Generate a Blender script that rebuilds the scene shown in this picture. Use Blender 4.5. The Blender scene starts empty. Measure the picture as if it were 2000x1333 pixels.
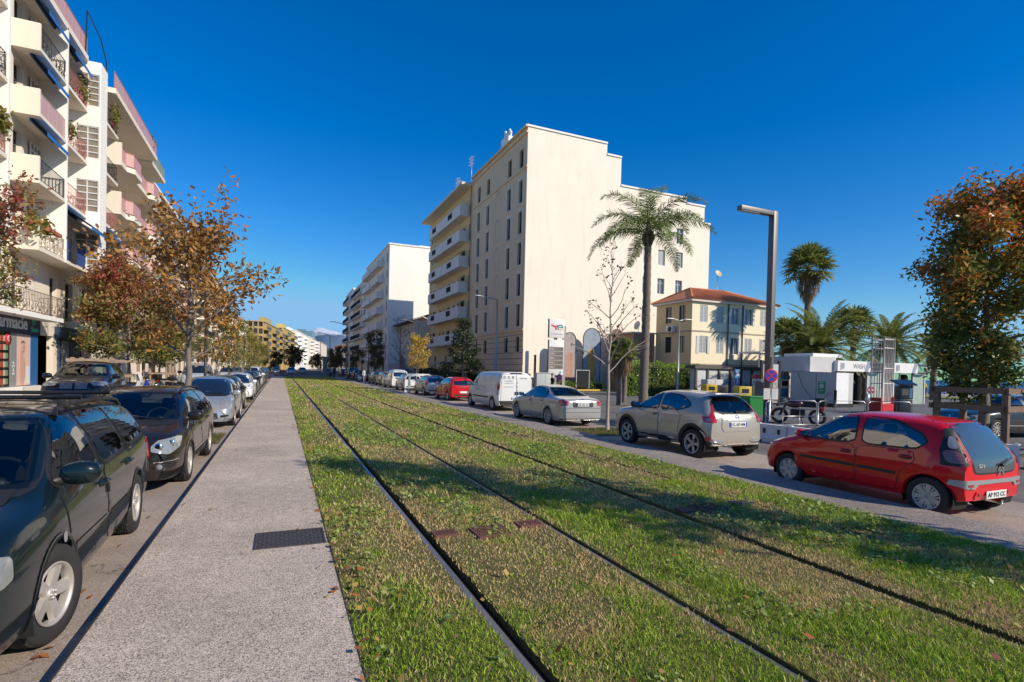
import bpy, bmesh, math, random
import numpy as np
from mathutils import Vector, Matrix, geometry
from mathutils.bvhtree import BVHTree

SC = bpy.context.scene
COL = SC.collection
PI = math.pi
R = math.radians
X, Y, Z = Vector((1, 0, 0)), Vector((0, 1, 0)), Vector((0, 0, 1))


# ------------------------------------------------------------------ objects
def tag(o, label=None, cat=None, group=None, kind=None):
    if label: o['label'] = label
    if cat: o['category'] = cat
    if group: o['group'] = group
    if kind: o['kind'] = kind
    return o


def empty(name, loc=(0, 0, 0), rz=0.0, label=None, cat=None, group=None):
    o = bpy.data.objects.new(name, None)
    COL.objects.link(o)
    o.empty_display_size = .2
    o.location = loc
    o.rotation_euler = (0, 0, rz)
    return tag(o, label, cat, group)


def link(name, me, parent=None, mw=None, loc=None):
    o = bpy.data.objects.new(name, me)
    COL.objects.link(o)
    if parent: o.parent = parent
    if mw is not None: o.matrix_local = mw
    if loc is not None: o.location = loc
    return o


def copy_tree(o, parent=None):
    c = o.copy()
    COL.objects.link(c)
    if parent: c.parent = parent
    for ch in o.children:
        copy_tree(ch, c)
    return c


def frame(o, u, v):
    """matrix with local x = u, y = v, z = u x v"""
    u = Vector(u).normalized(); v = Vector(v).normalized(); n = u.cross(v)
    m = Matrix((u, v, n)).transposed().to_4x4()
    m.translation = Vector(o)
    return m


# ------------------------------------------------------------------ mesh builder
class MB:
    def __init__(s):
        s.v = []; s.f = []; s.m = []; s.s = []

    def add(s, vs, fs, mi=0, T=None, sm=False):
        b = len(s.v)
        if T is not None: vs = [T @ Vector(p) for p in vs]
        s.v += [tuple(p) for p in vs]
        for f in fs:
            s.f.append([b + i for i in f]); s.m.append(mi); s.s.append(sm)
        return s

    def box(s, a, b, mi=0, T=None, bev=0):
        x0, y0, z0 = [min(p, q) for p, q in zip(a, b)]; x1, y1, z1 = [max(p, q) for p, q in zip(a, b)]
        if bev:
            bm = bmesh.new()
            bmesh.ops.create_cube(bm, size=1)
            for v in bm.verts:
                v.co = Vector(((x0 + x1) / 2 + v.co.x * (x1 - x0), (y0 + y1) / 2 + v.co.y * (y1 - y0), (z0 + z1) / 2 + v.co.z * (z1 - z0)))
            bmesh.ops.bevel(bm, geom=bm.edges[:], offset=bev, segments=2, profile=.6, affect='EDGES')
            bm.verts.index_update()
            s.add([v.co.copy() for v in bm.verts], [[v.index for v in f.verts] for f in bm.faces], mi, T, True)
            bm.free()
            return s
        vs = [(x0, y0, z0), (x1, y0, z0), (x1, y1, z0), (x0, y1, z0), (x0, y0, z1), (x1, y0, z1), (x1, y1, z1), (x0, y1, z1)]
        return s.add(vs, [(0, 3, 2, 1), (4, 5, 6, 7), (0, 1, 5, 4), (1, 2, 6, 5), (2, 3, 7, 6), (3, 0, 4, 7)], mi, T)

    def tube(s, pts, rads, n=8, mi=0, caps=True, sm=True, T=None):
        pts = [Vector(p) for p in pts]
        if not hasattr(rads, '__len__'): rads = [rads] * len(pts)
        vs = []; fs = []
        ref = None
        for i, p in enumerate(pts):
            d = (pts[min(i + 1, len(pts) - 1)] - pts[max(i - 1, 0)])
            if d.length < 1e-9: d = Vector((0, 0, 1))
            d.normalize()
            if ref is None:
                ref = Vector((0, 0, 1)) if abs(d.z) < .9 else Vector((1, 0, 0))
            a = d.cross(ref)
            if a.length < 1e-4: a = d.orthogonal()
            a.normalize(); b = d.cross(a).normalized(); ref = -b if False else b.cross(d) if False else ref
            for k in range(n):
                t = 2 * PI * k / n + (PI / n)
                vs.append(p + (a * math.cos(t) + b * math.sin(t)) * rads[i])
        for i in range(len(pts) - 1):
            for k in range(n):
                k2 = (k + 1) % n
                fs.append((i * n + k, i * n + k2, (i + 1) * n + k2, (i + 1) * n + k))
        if caps:
            fs.append(tuple(range(n))); fs.append(tuple(reversed(range((len(pts) - 1) * n, len(pts) * n))))
        return s.add(vs, fs, mi, T, sm)

    def cyl(s, p0, p1, r, n=12, mi=0, r1=None, T=None, sm=True):
        return s.tube([p0, p1], [r, r if r1 is None else r1], n, mi, True, sm, T)

    def lathe(s, prof, n=24, mi=0, T=None, sm=True):
        """profile of (r, z) turned about local z"""
        vs = []; fs = []
        for r, z in prof:
            for k in range(n):
                t = 2 * PI * k / n
                vs.append((r * math.cos(t), r * math.sin(t), z))
        for i in range(len(prof) - 1):
            for k in range(n):
                k2 = (k + 1) % n
                fs.append((i * n + k, i * n + k2, (i + 1) * n + k2, (i + 1) * n + k))
        return s.add(vs, fs, mi, T, sm)

    def prism(s, poly, h0, h1, mi=0, T=None, sm=False):
        n = len(poly)
        vs = [(p[0], p[1], h0) for p in poly] + [(p[0], p[1], h1) for p in poly]
        fs = [tuple(reversed(range(n))), tuple(range(n, 2 * n))] + [(i, (i + 1) % n, n + (i + 1) % n, n + i) for i in range(n)]
        return s.add(vs, fs, mi, T, sm)

    def quad(s, a, b, c, d, mi=0, T=None):
        return s.add([a, b, c, d], [(0, 1, 2, 3)], mi, T)

    def ball(s, c, r, mi=0, n=10, T=None):
        rx, ry, rz = r if hasattr(r, '__len__') else (r, r, r)
        vs = []; fs = []
        m = n // 2 + 1
        for i in range(m + 1):
            a = PI * i / m
            for k in range(n):
                t = 2 * PI * k / n
                vs.append((c[0] + rx * math.sin(a) * math.cos(t), c[1] + ry * math.sin(a) * math.sin(t), c[2] - rz * math.cos(a)))
        for i in range(m):
            for k in range(n):
                k2 = (k + 1) % n
                fs.append((i * n + k, i * n + k2, (i + 1) * n + k2, (i + 1) * n + k))
        return s.add(vs, fs, mi, T, True)

    def mesh(s, name, mats):
        me = bpy.data.meshes.new(name)
        me.from_pydata(s.v, [], s.f)
        if not isinstance(mats, (list, tuple)): mats = [mats]
        for m in mats: me.materials.append(m)
        me.polygons.foreach_set('material_index', s.m)
        me.polygons.foreach_set('use_smooth', s.s)
        me.update()
        return me

    def build(s, name, mats, parent=None, mw=None, loc=None):
        return link(name, s.mesh(name, mats), parent, mw, loc)


def np_mesh(name, verts, faces, mats, smooth=False, col=None, mi=None):
    """verts (n,3), faces (m,k) same-size polygons"""
    verts = np.asarray(verts, np.float32); faces = np.asarray(faces, np.int32)
    me = bpy.data.meshes.new(name)
    k = faces.shape[1]
    me.vertices.add(len(verts)); me.vertices.foreach_set('co', verts.ravel())
    me.loops.add(faces.size); me.loops.foreach_set('vertex_index', faces.ravel())
    me.polygons.add(len(faces))
    me.polygons.foreach_set('loop_start', np.arange(0, faces.size, k, dtype=np.int32))
    me.polygons.foreach_set('loop_total', np.full(len(faces), k, np.int32))
    if smooth: me.polygons.foreach_set('use_smooth', np.ones(len(faces), bool))
    for m in (mats if isinstance(mats, (list, tuple)) else [mats]): me.materials.append(m)
    if mi is not None: me.polygons.foreach_set('material_index', np.asarray(mi, np.int32))
    if col is not None:
        at = me.color_attributes.new('tint', 'FLOAT_COLOR', 'POINT')
        c = np.ones((len(verts), 4), np.float32); c[:, :3] = col
        at.data.foreach_set('color', c.ravel())
    me.update(calc_edges=True)
    return me


# ------------------------------------------------------------------ materials
MATS = {}


def nodes(name):
    m = bpy.data.materials.new(name)
    m.use_nodes = True
    nt = m.node_tree
    return m, nt, nt.nodes['Principled BSDF']


def N(nt, t, **kw):
    n = nt.nodes.new(t)
    for k, v in kw.items():
        if k in n.inputs: n.inputs[k].default_value = v
        else: setattr(n, k, v)
    return n


def M(name, col, rough=.6, metal=0., var=.1, scale=2., bump=0., bscale=60., coat=0., spec=.5, dirt=0., emit=None):
    """plain surface with slight procedural colour and roughness variation"""
    if name in MATS: return MATS[name]
    m, nt, b = nodes(name)
    L = nt.links.new
    tc = N(nt, 'ShaderNodeTexCoord')
    nz = N(nt, 'ShaderNodeTexNoise', Scale=scale, Detail=6., Roughness=.6)
    L(tc.outputs['Object'], nz.inputs['Vector'])
    mx = N(nt, 'ShaderNodeMix', data_type='RGBA')
    c = Vector(col)
    mx.inputs[6].default_value = (*[max(0, x * (1 - var)) for x in c], 1)
    mx.inputs[7].default_value = (*[min(1, x * (1 + var)) for x in c], 1)
    L(nz.outputs[0], mx.inputs[0])
    out = mx.outputs[2]
    if dirt:
        n2 = N(nt, 'ShaderNodeTexNoise', Scale=scale * 4, Detail=8., Roughness=.7)
        mp = N(nt, 'ShaderNodeMapping'); mp.inputs['Scale'].default_value = (1, 1, .15)
        L(tc.outputs['Object'], mp.inputs[0]); L(mp.outputs[0], n2.inputs['Vector'])
        rp = N(nt, 'ShaderNodeMapRange'); rp.inputs[1].default_value = .5; rp.inputs[2].default_value = .8; rp.inputs[4].default_value = dirt
        L(n2.outputs[0], rp.inputs[0])
        m2 = N(nt, 'ShaderNodeMix', data_type='RGBA')
        m2.inputs[7].default_value = (*(c * .45), 1)
        L(rp.outputs[0], m2.inputs[0]); L(out, m2.inputs[6]); out = m2.outputs[2]
    L(out, b.inputs['Base Color'])
    b.inputs['Roughness'].default_value = rough
    b.inputs['Metallic'].default_value = metal
    b.inputs['Specular IOR Level'].default_value = spec
    b.inputs['Coat Weight'].default_value = coat
    b.inputs['Coat Roughness'].default_value = .03
    if bump:
        nb = N(nt, 'ShaderNodeTexNoise', Scale=bscale, Detail=4.)
        L(tc.outputs['Object'], nb.inputs['Vector'])
        bp = N(nt, 'ShaderNodeBump', Strength=bump, Distance=.02)
        L(nb.outputs[0], bp.inputs['Height']); L(bp.outputs[0], b.inputs['Normal'])
    if emit:
        b.inputs['Emission Color'].default_value = (*emit, 1); b.inputs['Emission Strength'].default_value = 1
    MATS[name] = m
    return m


def paint_mat():
    """car paint: the colour comes from each object's own colour, with a little road dust low down"""
    m, nt, b = nodes('car_paint')
    L = nt.links.new
    oi = N(nt, 'ShaderNodeObjectInfo')
    tc = N(nt, 'ShaderNodeTexCoord')
    sp = N(nt, 'ShaderNodeSeparateXYZ'); L(tc.outputs['Object'], sp.inputs[0])
    nz = N(nt, 'ShaderNodeTexNoise', Scale=5., Detail=7., Roughness=.65); L(tc.outputs['Object'], nz.inputs['Vector'])
    mr = N(nt, 'ShaderNodeMapRange'); mr.inputs[1].default_value = .75; mr.inputs[2].default_value = .15; mr.inputs[3].default_value = .008; mr.inputs[4].default_value = .12
    L(sp.outputs[2], mr.inputs[0])
    mu = N(nt, 'ShaderNodeMath', operation='MULTIPLY'); L(mr.outputs[0], mu.inputs[0]); L(nz.outputs[0], mu.inputs[1])
    mx = N(nt, 'ShaderNodeMix', data_type='RGBA'); mx.inputs[7].default_value = (.21, .18, .15, 1)
    L(mu.outputs[0], mx.inputs[0]); L(oi.outputs['Color'], mx.inputs[6]); L(mx.outputs[2], b.inputs['Base Color'])
    L(oi.outputs['Alpha'], b.inputs['Metallic'])
    r2 = N(nt, 'ShaderNodeMapRange'); r2.inputs[3].default_value = .28; r2.inputs[4].default_value = .5
    L(mu.outputs[0], r2.inputs[0]); L(r2.outputs[0], b.inputs['Roughness'])
    b.inputs['Coat Weight'].default_value = .85; b.inputs['Specular IOR Level'].default_value = .15
    r3 = N(nt, 'ShaderNodeMapRange'); r3.inputs[2].default_value = .5; r3.inputs[3].default_value = .02; r3.inputs[4].default_value = .25
    L(mu.outputs[0], r3.inputs[0]); L(r3.outputs[0], b.inputs['Coat Roughness'])
    return m


def glass_mat(name, tint, fac):
    """window glass: tinted see-through layer plus a mirror reflection that grows at grazing angles"""
    m, nt, b = nodes(name)
    L = nt.links.new
    tr = N(nt, 'ShaderNodeBsdfTransparent'); tr.inputs[0].default_value = (*tint, 1)
    gl = N(nt, 'ShaderNodeBsdfGlossy'); gl.inputs['Roughness'].default_value = .01
    fr = N(nt, 'ShaderNodeFresnel', IOR=1.5)
    mr = N(nt, 'ShaderNodeMapRange'); mr.inputs[3].default_value = fac; mr.inputs[4].default_value = 1.0
    L(fr.outputs[0], mr.inputs[0])
    mx = N(nt, 'ShaderNodeMixShader')
    L(mr.outputs[0], mx.inputs[0]); L(tr.outputs[0], mx.inputs[1]); L(gl.outputs[0], mx.inputs[2])
    L(mx.outputs[0], nt.nodes['Material Output'].inputs[0])
    return m


def leaf_mat(name, ramp, zramp=None, rough=.55, trans=.35):
    """leaves: every leaf its own colour from a ramp, clumps shifted by noise, optionally redder towards the top"""
    if name in MATS: return MATS[name]
    m, nt, b = nodes(name)
    L = nt.links.new
    ge = N(nt, 'ShaderNodeNewGeometry')
    tc = N(nt, 'ShaderNodeTexCoord')
    nz = N(nt, 'ShaderNodeTexNoise', Scale=.9, Detail=2.); L(tc.outputs['Object'], nz.inputs['Vector'])
    ad = N(nt, 'ShaderNodeMath', operation='MULTIPLY_ADD'); ad.inputs[1].default_value = .55
    L(ge.outputs['Random Per Island'], ad.inputs[0])
    n2 = N(nt, 'ShaderNodeMapRange'); n2.inputs[1].default_value = .3; n2.inputs[2].default_value = .7; n2.inputs[3].default_value = 0; n2.inputs[4].default_value = .45
    L(nz.outputs[0], n2.inputs[0]); L(n2.outputs[0], ad.inputs[2])
    fac = ad.outputs[0]
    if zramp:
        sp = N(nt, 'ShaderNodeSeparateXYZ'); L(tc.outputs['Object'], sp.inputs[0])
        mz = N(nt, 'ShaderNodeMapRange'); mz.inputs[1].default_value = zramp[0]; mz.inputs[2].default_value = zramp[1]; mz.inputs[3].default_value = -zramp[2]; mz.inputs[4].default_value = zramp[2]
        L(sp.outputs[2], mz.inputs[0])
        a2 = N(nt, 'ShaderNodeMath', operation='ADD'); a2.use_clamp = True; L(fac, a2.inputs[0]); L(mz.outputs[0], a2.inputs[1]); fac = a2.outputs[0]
    cr = N(nt, 'ShaderNodeValToRGB')
    el = cr.color_ramp.elements
    while len(el) < len(ramp): el.new(.5)
    for e, (p, c) in zip(el, ramp): e.position = p; e.color = (*c, 1)
    L(fac, cr.inputs[0]); L(cr.outputs[0], b.inputs['Base Color'])
    b.inputs['Roughness'].default_value = rough
    tl = N(nt, 'ShaderNodeBsdfTranslucent'); L(cr.outputs[0], tl.inputs[0])
    mx = N(nt, 'ShaderNodeMixShader'); mx.inputs[0].default_value = trans
    L(b.outputs[0], mx.inputs[1]); L(tl.outputs[0], mx.inputs[2])
    L(mx.outputs[0], nt.nodes['Material Output'].inputs[0])
    MATS[name] = m
    return m


def tint_mat(name, rough=.7, trans=.3):
    m, nt, b = nodes(name)
    L = nt.links.new
    at = N(nt, 'ShaderNodeVertexColor', layer_name='tint')
    L(at.outputs[0], b.inputs['Base Color']); b.inputs['Roughness'].default_value = rough
    if trans:
        tl = N(nt, 'ShaderNodeBsdfTranslucent'); L(at.outputs[0], tl.inputs[0])
        mx = N(nt, 'ShaderNodeMixShader'); mx.inputs[0].default_value = trans
        L(b.outputs[0], mx.inputs[1]); L(tl.outputs[0], mx.inputs[2]); L(mx.outputs[0], nt.nodes['Material Output'].inputs[0])
    return m


# ------------------------------------------------------------------ lettering
def text_mesh(s, size, ext=.003, align='CENTER', bold=0.):
    cu = bpy.data.curves.new('lettering', 'FONT')
    cu.body = s; cu.size = size; cu.extrude = ext; cu.align_x = align; cu.align_y = 'CENTER'; cu.offset = bold; cu.resolution_u = 3
    o = bpy.data.objects.new('lettering', cu)
    COL.objects.link(o)
    bpy.context.view_layer.update()
    me = bpy.data.meshes.new_from_object(o.evaluated_get(bpy.context.evaluated_depsgraph_get()))
    bpy.data.objects.remove(o)
    return me


def text(name, s, size, mw, mat, parent, width=None, ext=.003, align='CENTER', bold=0.):
    me = text_mesh(s, size, ext, align, bold)
    me.materials.clear(); me.materials.append(mat)
    if width:
        xs = [v.co.x for v in me.vertices]
        w = max(xs) - min(xs)
        for v in me.vertices: v.co.x *= width / w
    return link(name, me, parent, mw)


BLACK = M('black_plastic', (.015, .015, .016), .5, var=.3)
DARK = M('dark_metal', (.03, .028, .028), .45, .3)
WHITE = M('white_paint', (.75, .74, .71), .5, var=.06)
STEEL = M('galvanised_steel', (.5, .5, .5), .35, .9, var=.15)
ALU = M('brushed_aluminium', (.62, .61, .59), .3, .9)
CHROME = M('chrome', (.8, .8, .8), .08, 1.0, var=.02)
RUBBER = M('rubber', (.028, .026, .025), .85, var=.3, scale=8)
# ------------------------------------------------------------------ vehicles
PAINT = paint_mat()
CAR_GLASS = glass_mat('car_glass', (.58, .66, .62), .05)
SIDE_GLASS = glass_mat('side_window_glass', (.45, .50, .48), .24)
DARK_GLASS = M('dark_car_glass', (.012, .015, .016), .02, 0, var=.1, coat=1.0, spec=1.)
SUNLIT_GLASS = M('sun_lit_rear_glass', (.06, .075, .08), .06, 0, var=.2, coat=1.0, spec=.8)  # paler copy of the dark glass, sunlight put into its colour
RED_LENS = M('red_lens', (.45, .012, .012), .12, coat=1.0)
CLEAR_LENS = M('clear_lens', (.30, .31, .31), .06, .25, var=.3, scale=14, coat=1.0)
AMBER_LENS = M('amber_lens', (.6, .2, .02), .15, coat=1.0)
RIM_MAT = M('alloy_rim', (.52, .48, .44), .45, .45, var=.25, scale=9)
RIM_DARK = M('wheel_shadow', (.01, .01, .01), .9)
CABIN = M('cabin_fabric', (.022, .022, .023), .85, var=.4, scale=10)
TRIM = M('grey_bumper_plastic', (.03, .03, .031), .55, var=.3)
SILVER_TRIM = M('silver_bumper_trim', (.45, .45, .46), .35, .5)
PLATE = M('number_plate', (.78, .78, .76), .35, var=.03)
PLATE_BLUE = M('plate_blue_band', (.02, .06, .4), .35)
INK = M('plate_lettering', (.01, .01, .012), .5)
BADGE = CHROME


def lerp(a, b, t): return a + (b - a) * t


def interp(keys, x):
    if x <= keys[0][0]: return keys[0][1]
    for (x0, y0), (x1, y1) in zip(keys, keys[1:]):
        if x <= x1: return lerp(y0, y1, (x - x0) / (x1 - x0))
    return keys[-1][1]


def body_cage(sp):
    """stations along the car, half cross sections mirrored, capped nose and tail; returns a smooth mesh"""
    W, top, belt = sp['W'], sp['top'], sp['belt']
    y0, y1 = top[0][0], top[-1][0]
    zb = sp.get('zb', .2); Wr = sp['Wr']
    ys = sorted(set([k[0] for k in top] + sp.get('extra', [])))
    pfk = sp.get('plan') or [(y0, .86), (y0 + .07, .93), (y0 + .25, .975), (y0 + .7, 1), (y1 - .75, 1), (y1 - .35, .965), (y1 - .14, .90), (y1 - .05, .84), (y1, .76)]
    rings = []
    bz = sp.get('zbk') or [(y0, zb + .07), (y0 + .12, zb + .04), (y0 + .45, zb + .01), (y1 - .6, zb), (y1 - .1, zb), (y1, zb + .01)]
    for y in ys:
        zt = interp(top, y); pf = interp(pfk, y) * W; b0 = interp(bz, y)
        zl = min(interp(belt, y), zt - .055)
        t = max(0, min(1, (zt - interp(belt, y)) / .42))
        wr = lerp(.80 * pf, min(Wr, pf), t); wb = lerp(.915 * pf, .94 * pf, t)
        zsh = zl - lerp(.10, .13, t)
        drop = lerp(.022, .075, t)
        rings.append([(0, y, b0), (.6 * pf, y, b0), (.92 * pf, y, b0), (.985 * pf, y, b0 + .11), (pf, y, lerp(b0, zsh, .55)), (.985 * pf, y, zsh),
                      (wb, y, zl), (wr, y, zt - drop), (.62 * wr, y, zt - drop * .28), (0, y, zt)])
    verts = []; faces = []
    idx = {}

    def vid(p):
        verts.append(p); return len(verts) - 1
    nr = len(rings[0])
    for i, rg in enumerate(rings):
        for j, p in enumerate(rg):
            if p[0] == 0:
                idx[i, j, 1] = idx[i, j, -1] = vid(p)
            else:
                idx[i, j, 1] = vid(p); idx[i, j, -1] = vid((-p[0], p[1], p[2]))
    for i in range(len(rings) - 1):
        for j in range(nr - 1):
            for s in (1, -1):
                f = [idx[i, j, s], idx[i, j + 1, s], idx[i + 1, j + 1, s], idx[i + 1, j, s]]
                faces.append(f if s == -1 else f[::-1])
    for end, i, sg, bul in ((0, 0, -1, sp.get('bulR', .05)), (1, len(rings) - 1, 1, sp.get('bulF', .08))):
        rg = rings[i]
        # cap rows follow ring points 2..7 (corner bottom, sides, top rail)
        g = {}
        for j in range(2, 8):
            x, y, z = rg[j]
            g[j, 0] = {s: idx[i, j, s] for s in (1, -1)}
            if j == 2:
                g[j, 1] = {s: idx[i, 1, s] for s in (1, -1)}; g[j, 2] = {s: idx[i, 0, s] for s in (1, -1)}
            elif j == 7:
                g[j, 1] = {s: idx[i, 8, s] for s in (1, -1)}; g[j, 2] = {s: idx[i, 9, s] for s in (1, -1)}
            else:
                k = {3: .8, 4: 1., 5: .8, 6: .5}[j]
                g[j, 1] = {s: vid((s * x * .62, y + sg * bul * .78 * k, z)) for s in (1, -1)}
                c = vid((0, y + sg * bul * k, z)); g[j, 2] = {1: c, -1: c}
        for j in range(2, 7):
            for c in range(2):
                for s in (1, -1):
                    f = [g[j, c][s], g[j, c + 1][s], g[j + 1, c + 1][s], g[j + 1, c][s]]
                    faces.append(f if (s * sg) == -1 else f[::-1])
    me = bpy.data.meshes.new('cage')
    me.from_pydata(verts, [], faces); me.update()
    inv = {}
    for (i, j, sgn), v in idx.items(): inv[v] = (i, j)
    cr = me.attributes.new('crease_edge', 'FLOAT', 'EDGE')
    val = []
    for e in me.edges:
        a, b = (inv.get(v) for v in e.vertices); c = 0.
        if a and b:
            if a[1] == b[1] == 2: c = .55
            elif a[1] == b[1] == 6: c = .22
            elif a[0] == b[0] and a[0] in (0, len(rings) - 1): c = .55 if max(a[1], b[1]) <= 2 else .28
        val.append(c)
    cr.data.foreach_set('value', val)
    o = bpy.data.objects.new('cage', me); COL.objects.link(o)
    md = o.modifiers.new('s', 'SUBSURF'); md.levels = md.render_levels = sp.get('lev', 3)
    bpy.context.view_layer.update()
    out = bpy.data.meshes.new_from_object(o.evaluated_get(bpy.context.evaluated_depsgraph_get()))
    bpy.data.objects.remove(o); bpy.data.meshes.remove(me)
    return out


def dens(poly, step):
    out = []
    n = len(poly)
    for i in range(n):
        a = Vector(poly[i]); b = Vector(poly[(i + 1) % n])
        k = max(1, int(math.ceil((b - a).length / step)))
        for q in range(k): out.append(a.lerp(b, q / k))
    return out


def chaikin(poly, it=2, f=.2):
    for _ in range(it):
        o = []
        n = len(poly)
        for i in range(n):
            a = Vector(poly[i]); b = Vector(poly[(i + 1) % n])
            o += [a.lerp(b, f), a.lerp(b, 1 - f)]
        poly = o
    return poly


def inside(p, poly):
    r = False
    n = len(poly)
    for i in range(n):
        a = poly[i]; b = poly[(i + 1) % n]
        if (a[1] > p[1]) != (b[1] > p[1]) and p[0] < (b[0] - a[0]) * (p[1] - a[1]) / (b[1] - a[1]) + a[0]: r = not r
    return r


class Skin:
    """lays thin panels (glass, lamps, trims, door skins, lines) onto a body surface"""

    def __init__(s, me, ends):
        s.me = me; s.ends = ends
        s.bvh = BVHTree.FromPolygons([v.co.copy() for v in me.vertices], [p.vertices[:] for p in me.polygons])

    def hit(s, p, d, off):
        r = s.bvh.ray_cast(p - d * 4, d)
        if r[0] is None:
            r = s.bvh.find_nearest(p)
            return r[0] + r[1] * off
        nrm = r[1] if r[1].dot(d) < 0 else -r[1]
        return r[0] + (nrm * .5 - d * .5).normalized() * off

    def axes(s, view, sx=1):
        # view: 'side','front','rear' or an angle in degrees from straight ahead, always on the sx side
        if view == 'side': d = Vector((-sx, 0, 0)); return d, lambda u, v: Vector((sx * .5, u, v))
        if view == 'front': d = Vector((0, -1, 0)); return d, lambda u, v: Vector((u, 0, v))
        if view == 'rear': d = Vector((0, 1, 0)); return d, lambda u, v: Vector((u, 0, v))
        if view == 'top': d = Vector((0, 0, -1)); return d, lambda u, v: Vector((u, v, 1))
        a = R(view)
        d = Vector((-sx * math.sin(a), -math.cos(a), 0))
        # u = distance from the middle of the car, on a plane across its nose or tail
        ya = s.ends[1] - .25 if math.cos(a) > 0 else s.ends[0] + .2
        return d, lambda u, v: Vector((sx * u, ya, v))

    def patch(s, mb, poly, view, sx=1, off=.004, mi=0, step=.07, skirt=0., rnd=0):
        if rnd: poly = chaikin(poly, 2, rnd)
        d, P = s.axes(view, sx)
        bd = [Vector((p[0], p[1])) for p in dens([Vector((q[0], q[1])) for q in poly], step)]
        xs = [p.x for p in bd]; ys = [p.y for p in bd]
        pts = list(bd)
        x = min(xs) + step
        while x < max(xs):
            y = min(ys) + step
            while y < max(ys):
                q = Vector((x, y))
                if inside(q, bd) and min((q - b).length for b in bd) > step * .45: pts.append(q)
                y += step
            x += step
        n = len(bd)
        co, _, fc, *_ = geometry.delaunay_2d_cdt(pts, [(i, (i + 1) % n) for i in range(n)], [], 0, 1e-5)
        fc = [f for f in fc if inside(sum((co[i] for i in f), Vector((0, 0))) / len(f), bd)]
        vs = [s.hit(P(c.x, c.y), d, off) for c in co]
        fs = []
        for f in fc:
            f = list(f)
            nn = (vs[f[1]] - vs[f[0]]).cross(vs[f[2]] - vs[f[0]])
            fs.append(f if nn.dot(d) < 0 else f[::-1])
        mb.add(vs, fs, mi, None, True)
        if skirt:
            ring = [s.hit(P(c.x, c.y), d, off) for c in bd]; low = [s.hit(P(c.x, c.y), d, off - skirt) for c in bd]
            mb.add(ring + low, [(i, (i + 1) % n, n + (i + 1) % n, n + i) for i in range(n)], mi, None, False)
        return mb

    def line(s, mb, pts, w, view, sx=1, off=.003, mi=0, step=.05, closed=False):
        d, P = s.axes(view, sx)
        q = dens([Vector(p) for p in pts], step)
        if not closed:
            q = []
            for a, b in zip(pts, pts[1:]):
                a = Vector(a); b = Vector(b); k = max(1, int((b - a).length / step))
                q += [a.lerp(b, i / k) for i in range(k)]
            q.append(Vector(pts[-1]))
        n = len(q)
        L = []; Rr = []
        for i in range(n):
            a = q[(i - 1) % n] if closed or i else q[0]; b = q[(i + 1) % n] if closed or i < n - 1 else q[-1]
            t = (b - a)
            if t.length < 1e-6: t = Vector((1, 0))
            t.normalize(); nn = Vector((-t.y, t.x)) * w / 2
            L.append(s.hit(P(*(q[i] + nn)), d, off)); Rr.append(s.hit(P(*(q[i] - nn)), d, off))
        m = n if closed else n - 1
        mb.add(L + Rr, [(i, (i + 1) % n, n + (i + 1) % n, n + i) for i in range(m)], mi, None, True)
        return mb


def mir(poly): return [(-p[0], p[1]) for p in poly]


def cut_arch(me, sp):
    """open the wheel arches: drop faces inside each arch circle and pull the ragged edge onto it"""
    bm = bmesh.new(); bm.from_mesh(me)
    for ya in (sp['ax'][0], sp['ax'][1]):
        rad = sp['ra']; zc = sp['rw']
        kill = [f for f in bm.faces if abs(f.calc_center_median().x) > sp['W'] * .5 and f.calc_center_median().z < 1.0 and
                math.hypot(f.calc_center_median().y - ya, f.calc_center_median().z - zc) < rad]
        bmesh.ops.delete(bm, geom=kill, context='FACES')
        for v in bm.verts:
            if v.is_boundary and abs(v.co.x) > sp['W'] * .55 and v.co.z < 1.0:
                dy, dz = v.co.y - ya, v.co.z - zc; r = math.hypot(dy, dz)
                if rad * .6 < r < rad * 1.45:
                    v.co.y = ya + dy / r * rad; v.co.z = zc + dz / r * rad
    bm.to_mesh(me); bm.free()


def cut_glass(me, polys):
    bm = bmesh.new(); bm.from_mesh(me)
    kill = []
    for f in bm.faces:
        c = f.calc_center_median()
        for view, poly in polys:
            if view == 'side' and f.normal.x * (1 if c.x > 0 else -1) > .5 and inside((c.y, c.z), poly): kill.append(f); break
            if view == 'front' and f.normal.y > .15 and c.y > 0 and inside((c.x, c.z), poly): kill.append(f); break
            if view == 'rear' and f.normal.y < -.15 and c.y < 0 and inside((c.x, c.z), poly): kill.append(f); break
    bmesh.ops.delete(bm, geom=list(set(kill)), context='FACES')
    bm.to_mesh(me); bm.free()


def shrink(poly, d):
    c = sum((Vector(p) for p in poly), Vector((0, 0))) / len(poly)
    out = []
    for p in poly:
        v = Vector(p) - c
        out.append(c + v * max(.2, 1 - d / max(v.length, 1e-3)))
    return out


WHEELS = {}


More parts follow.
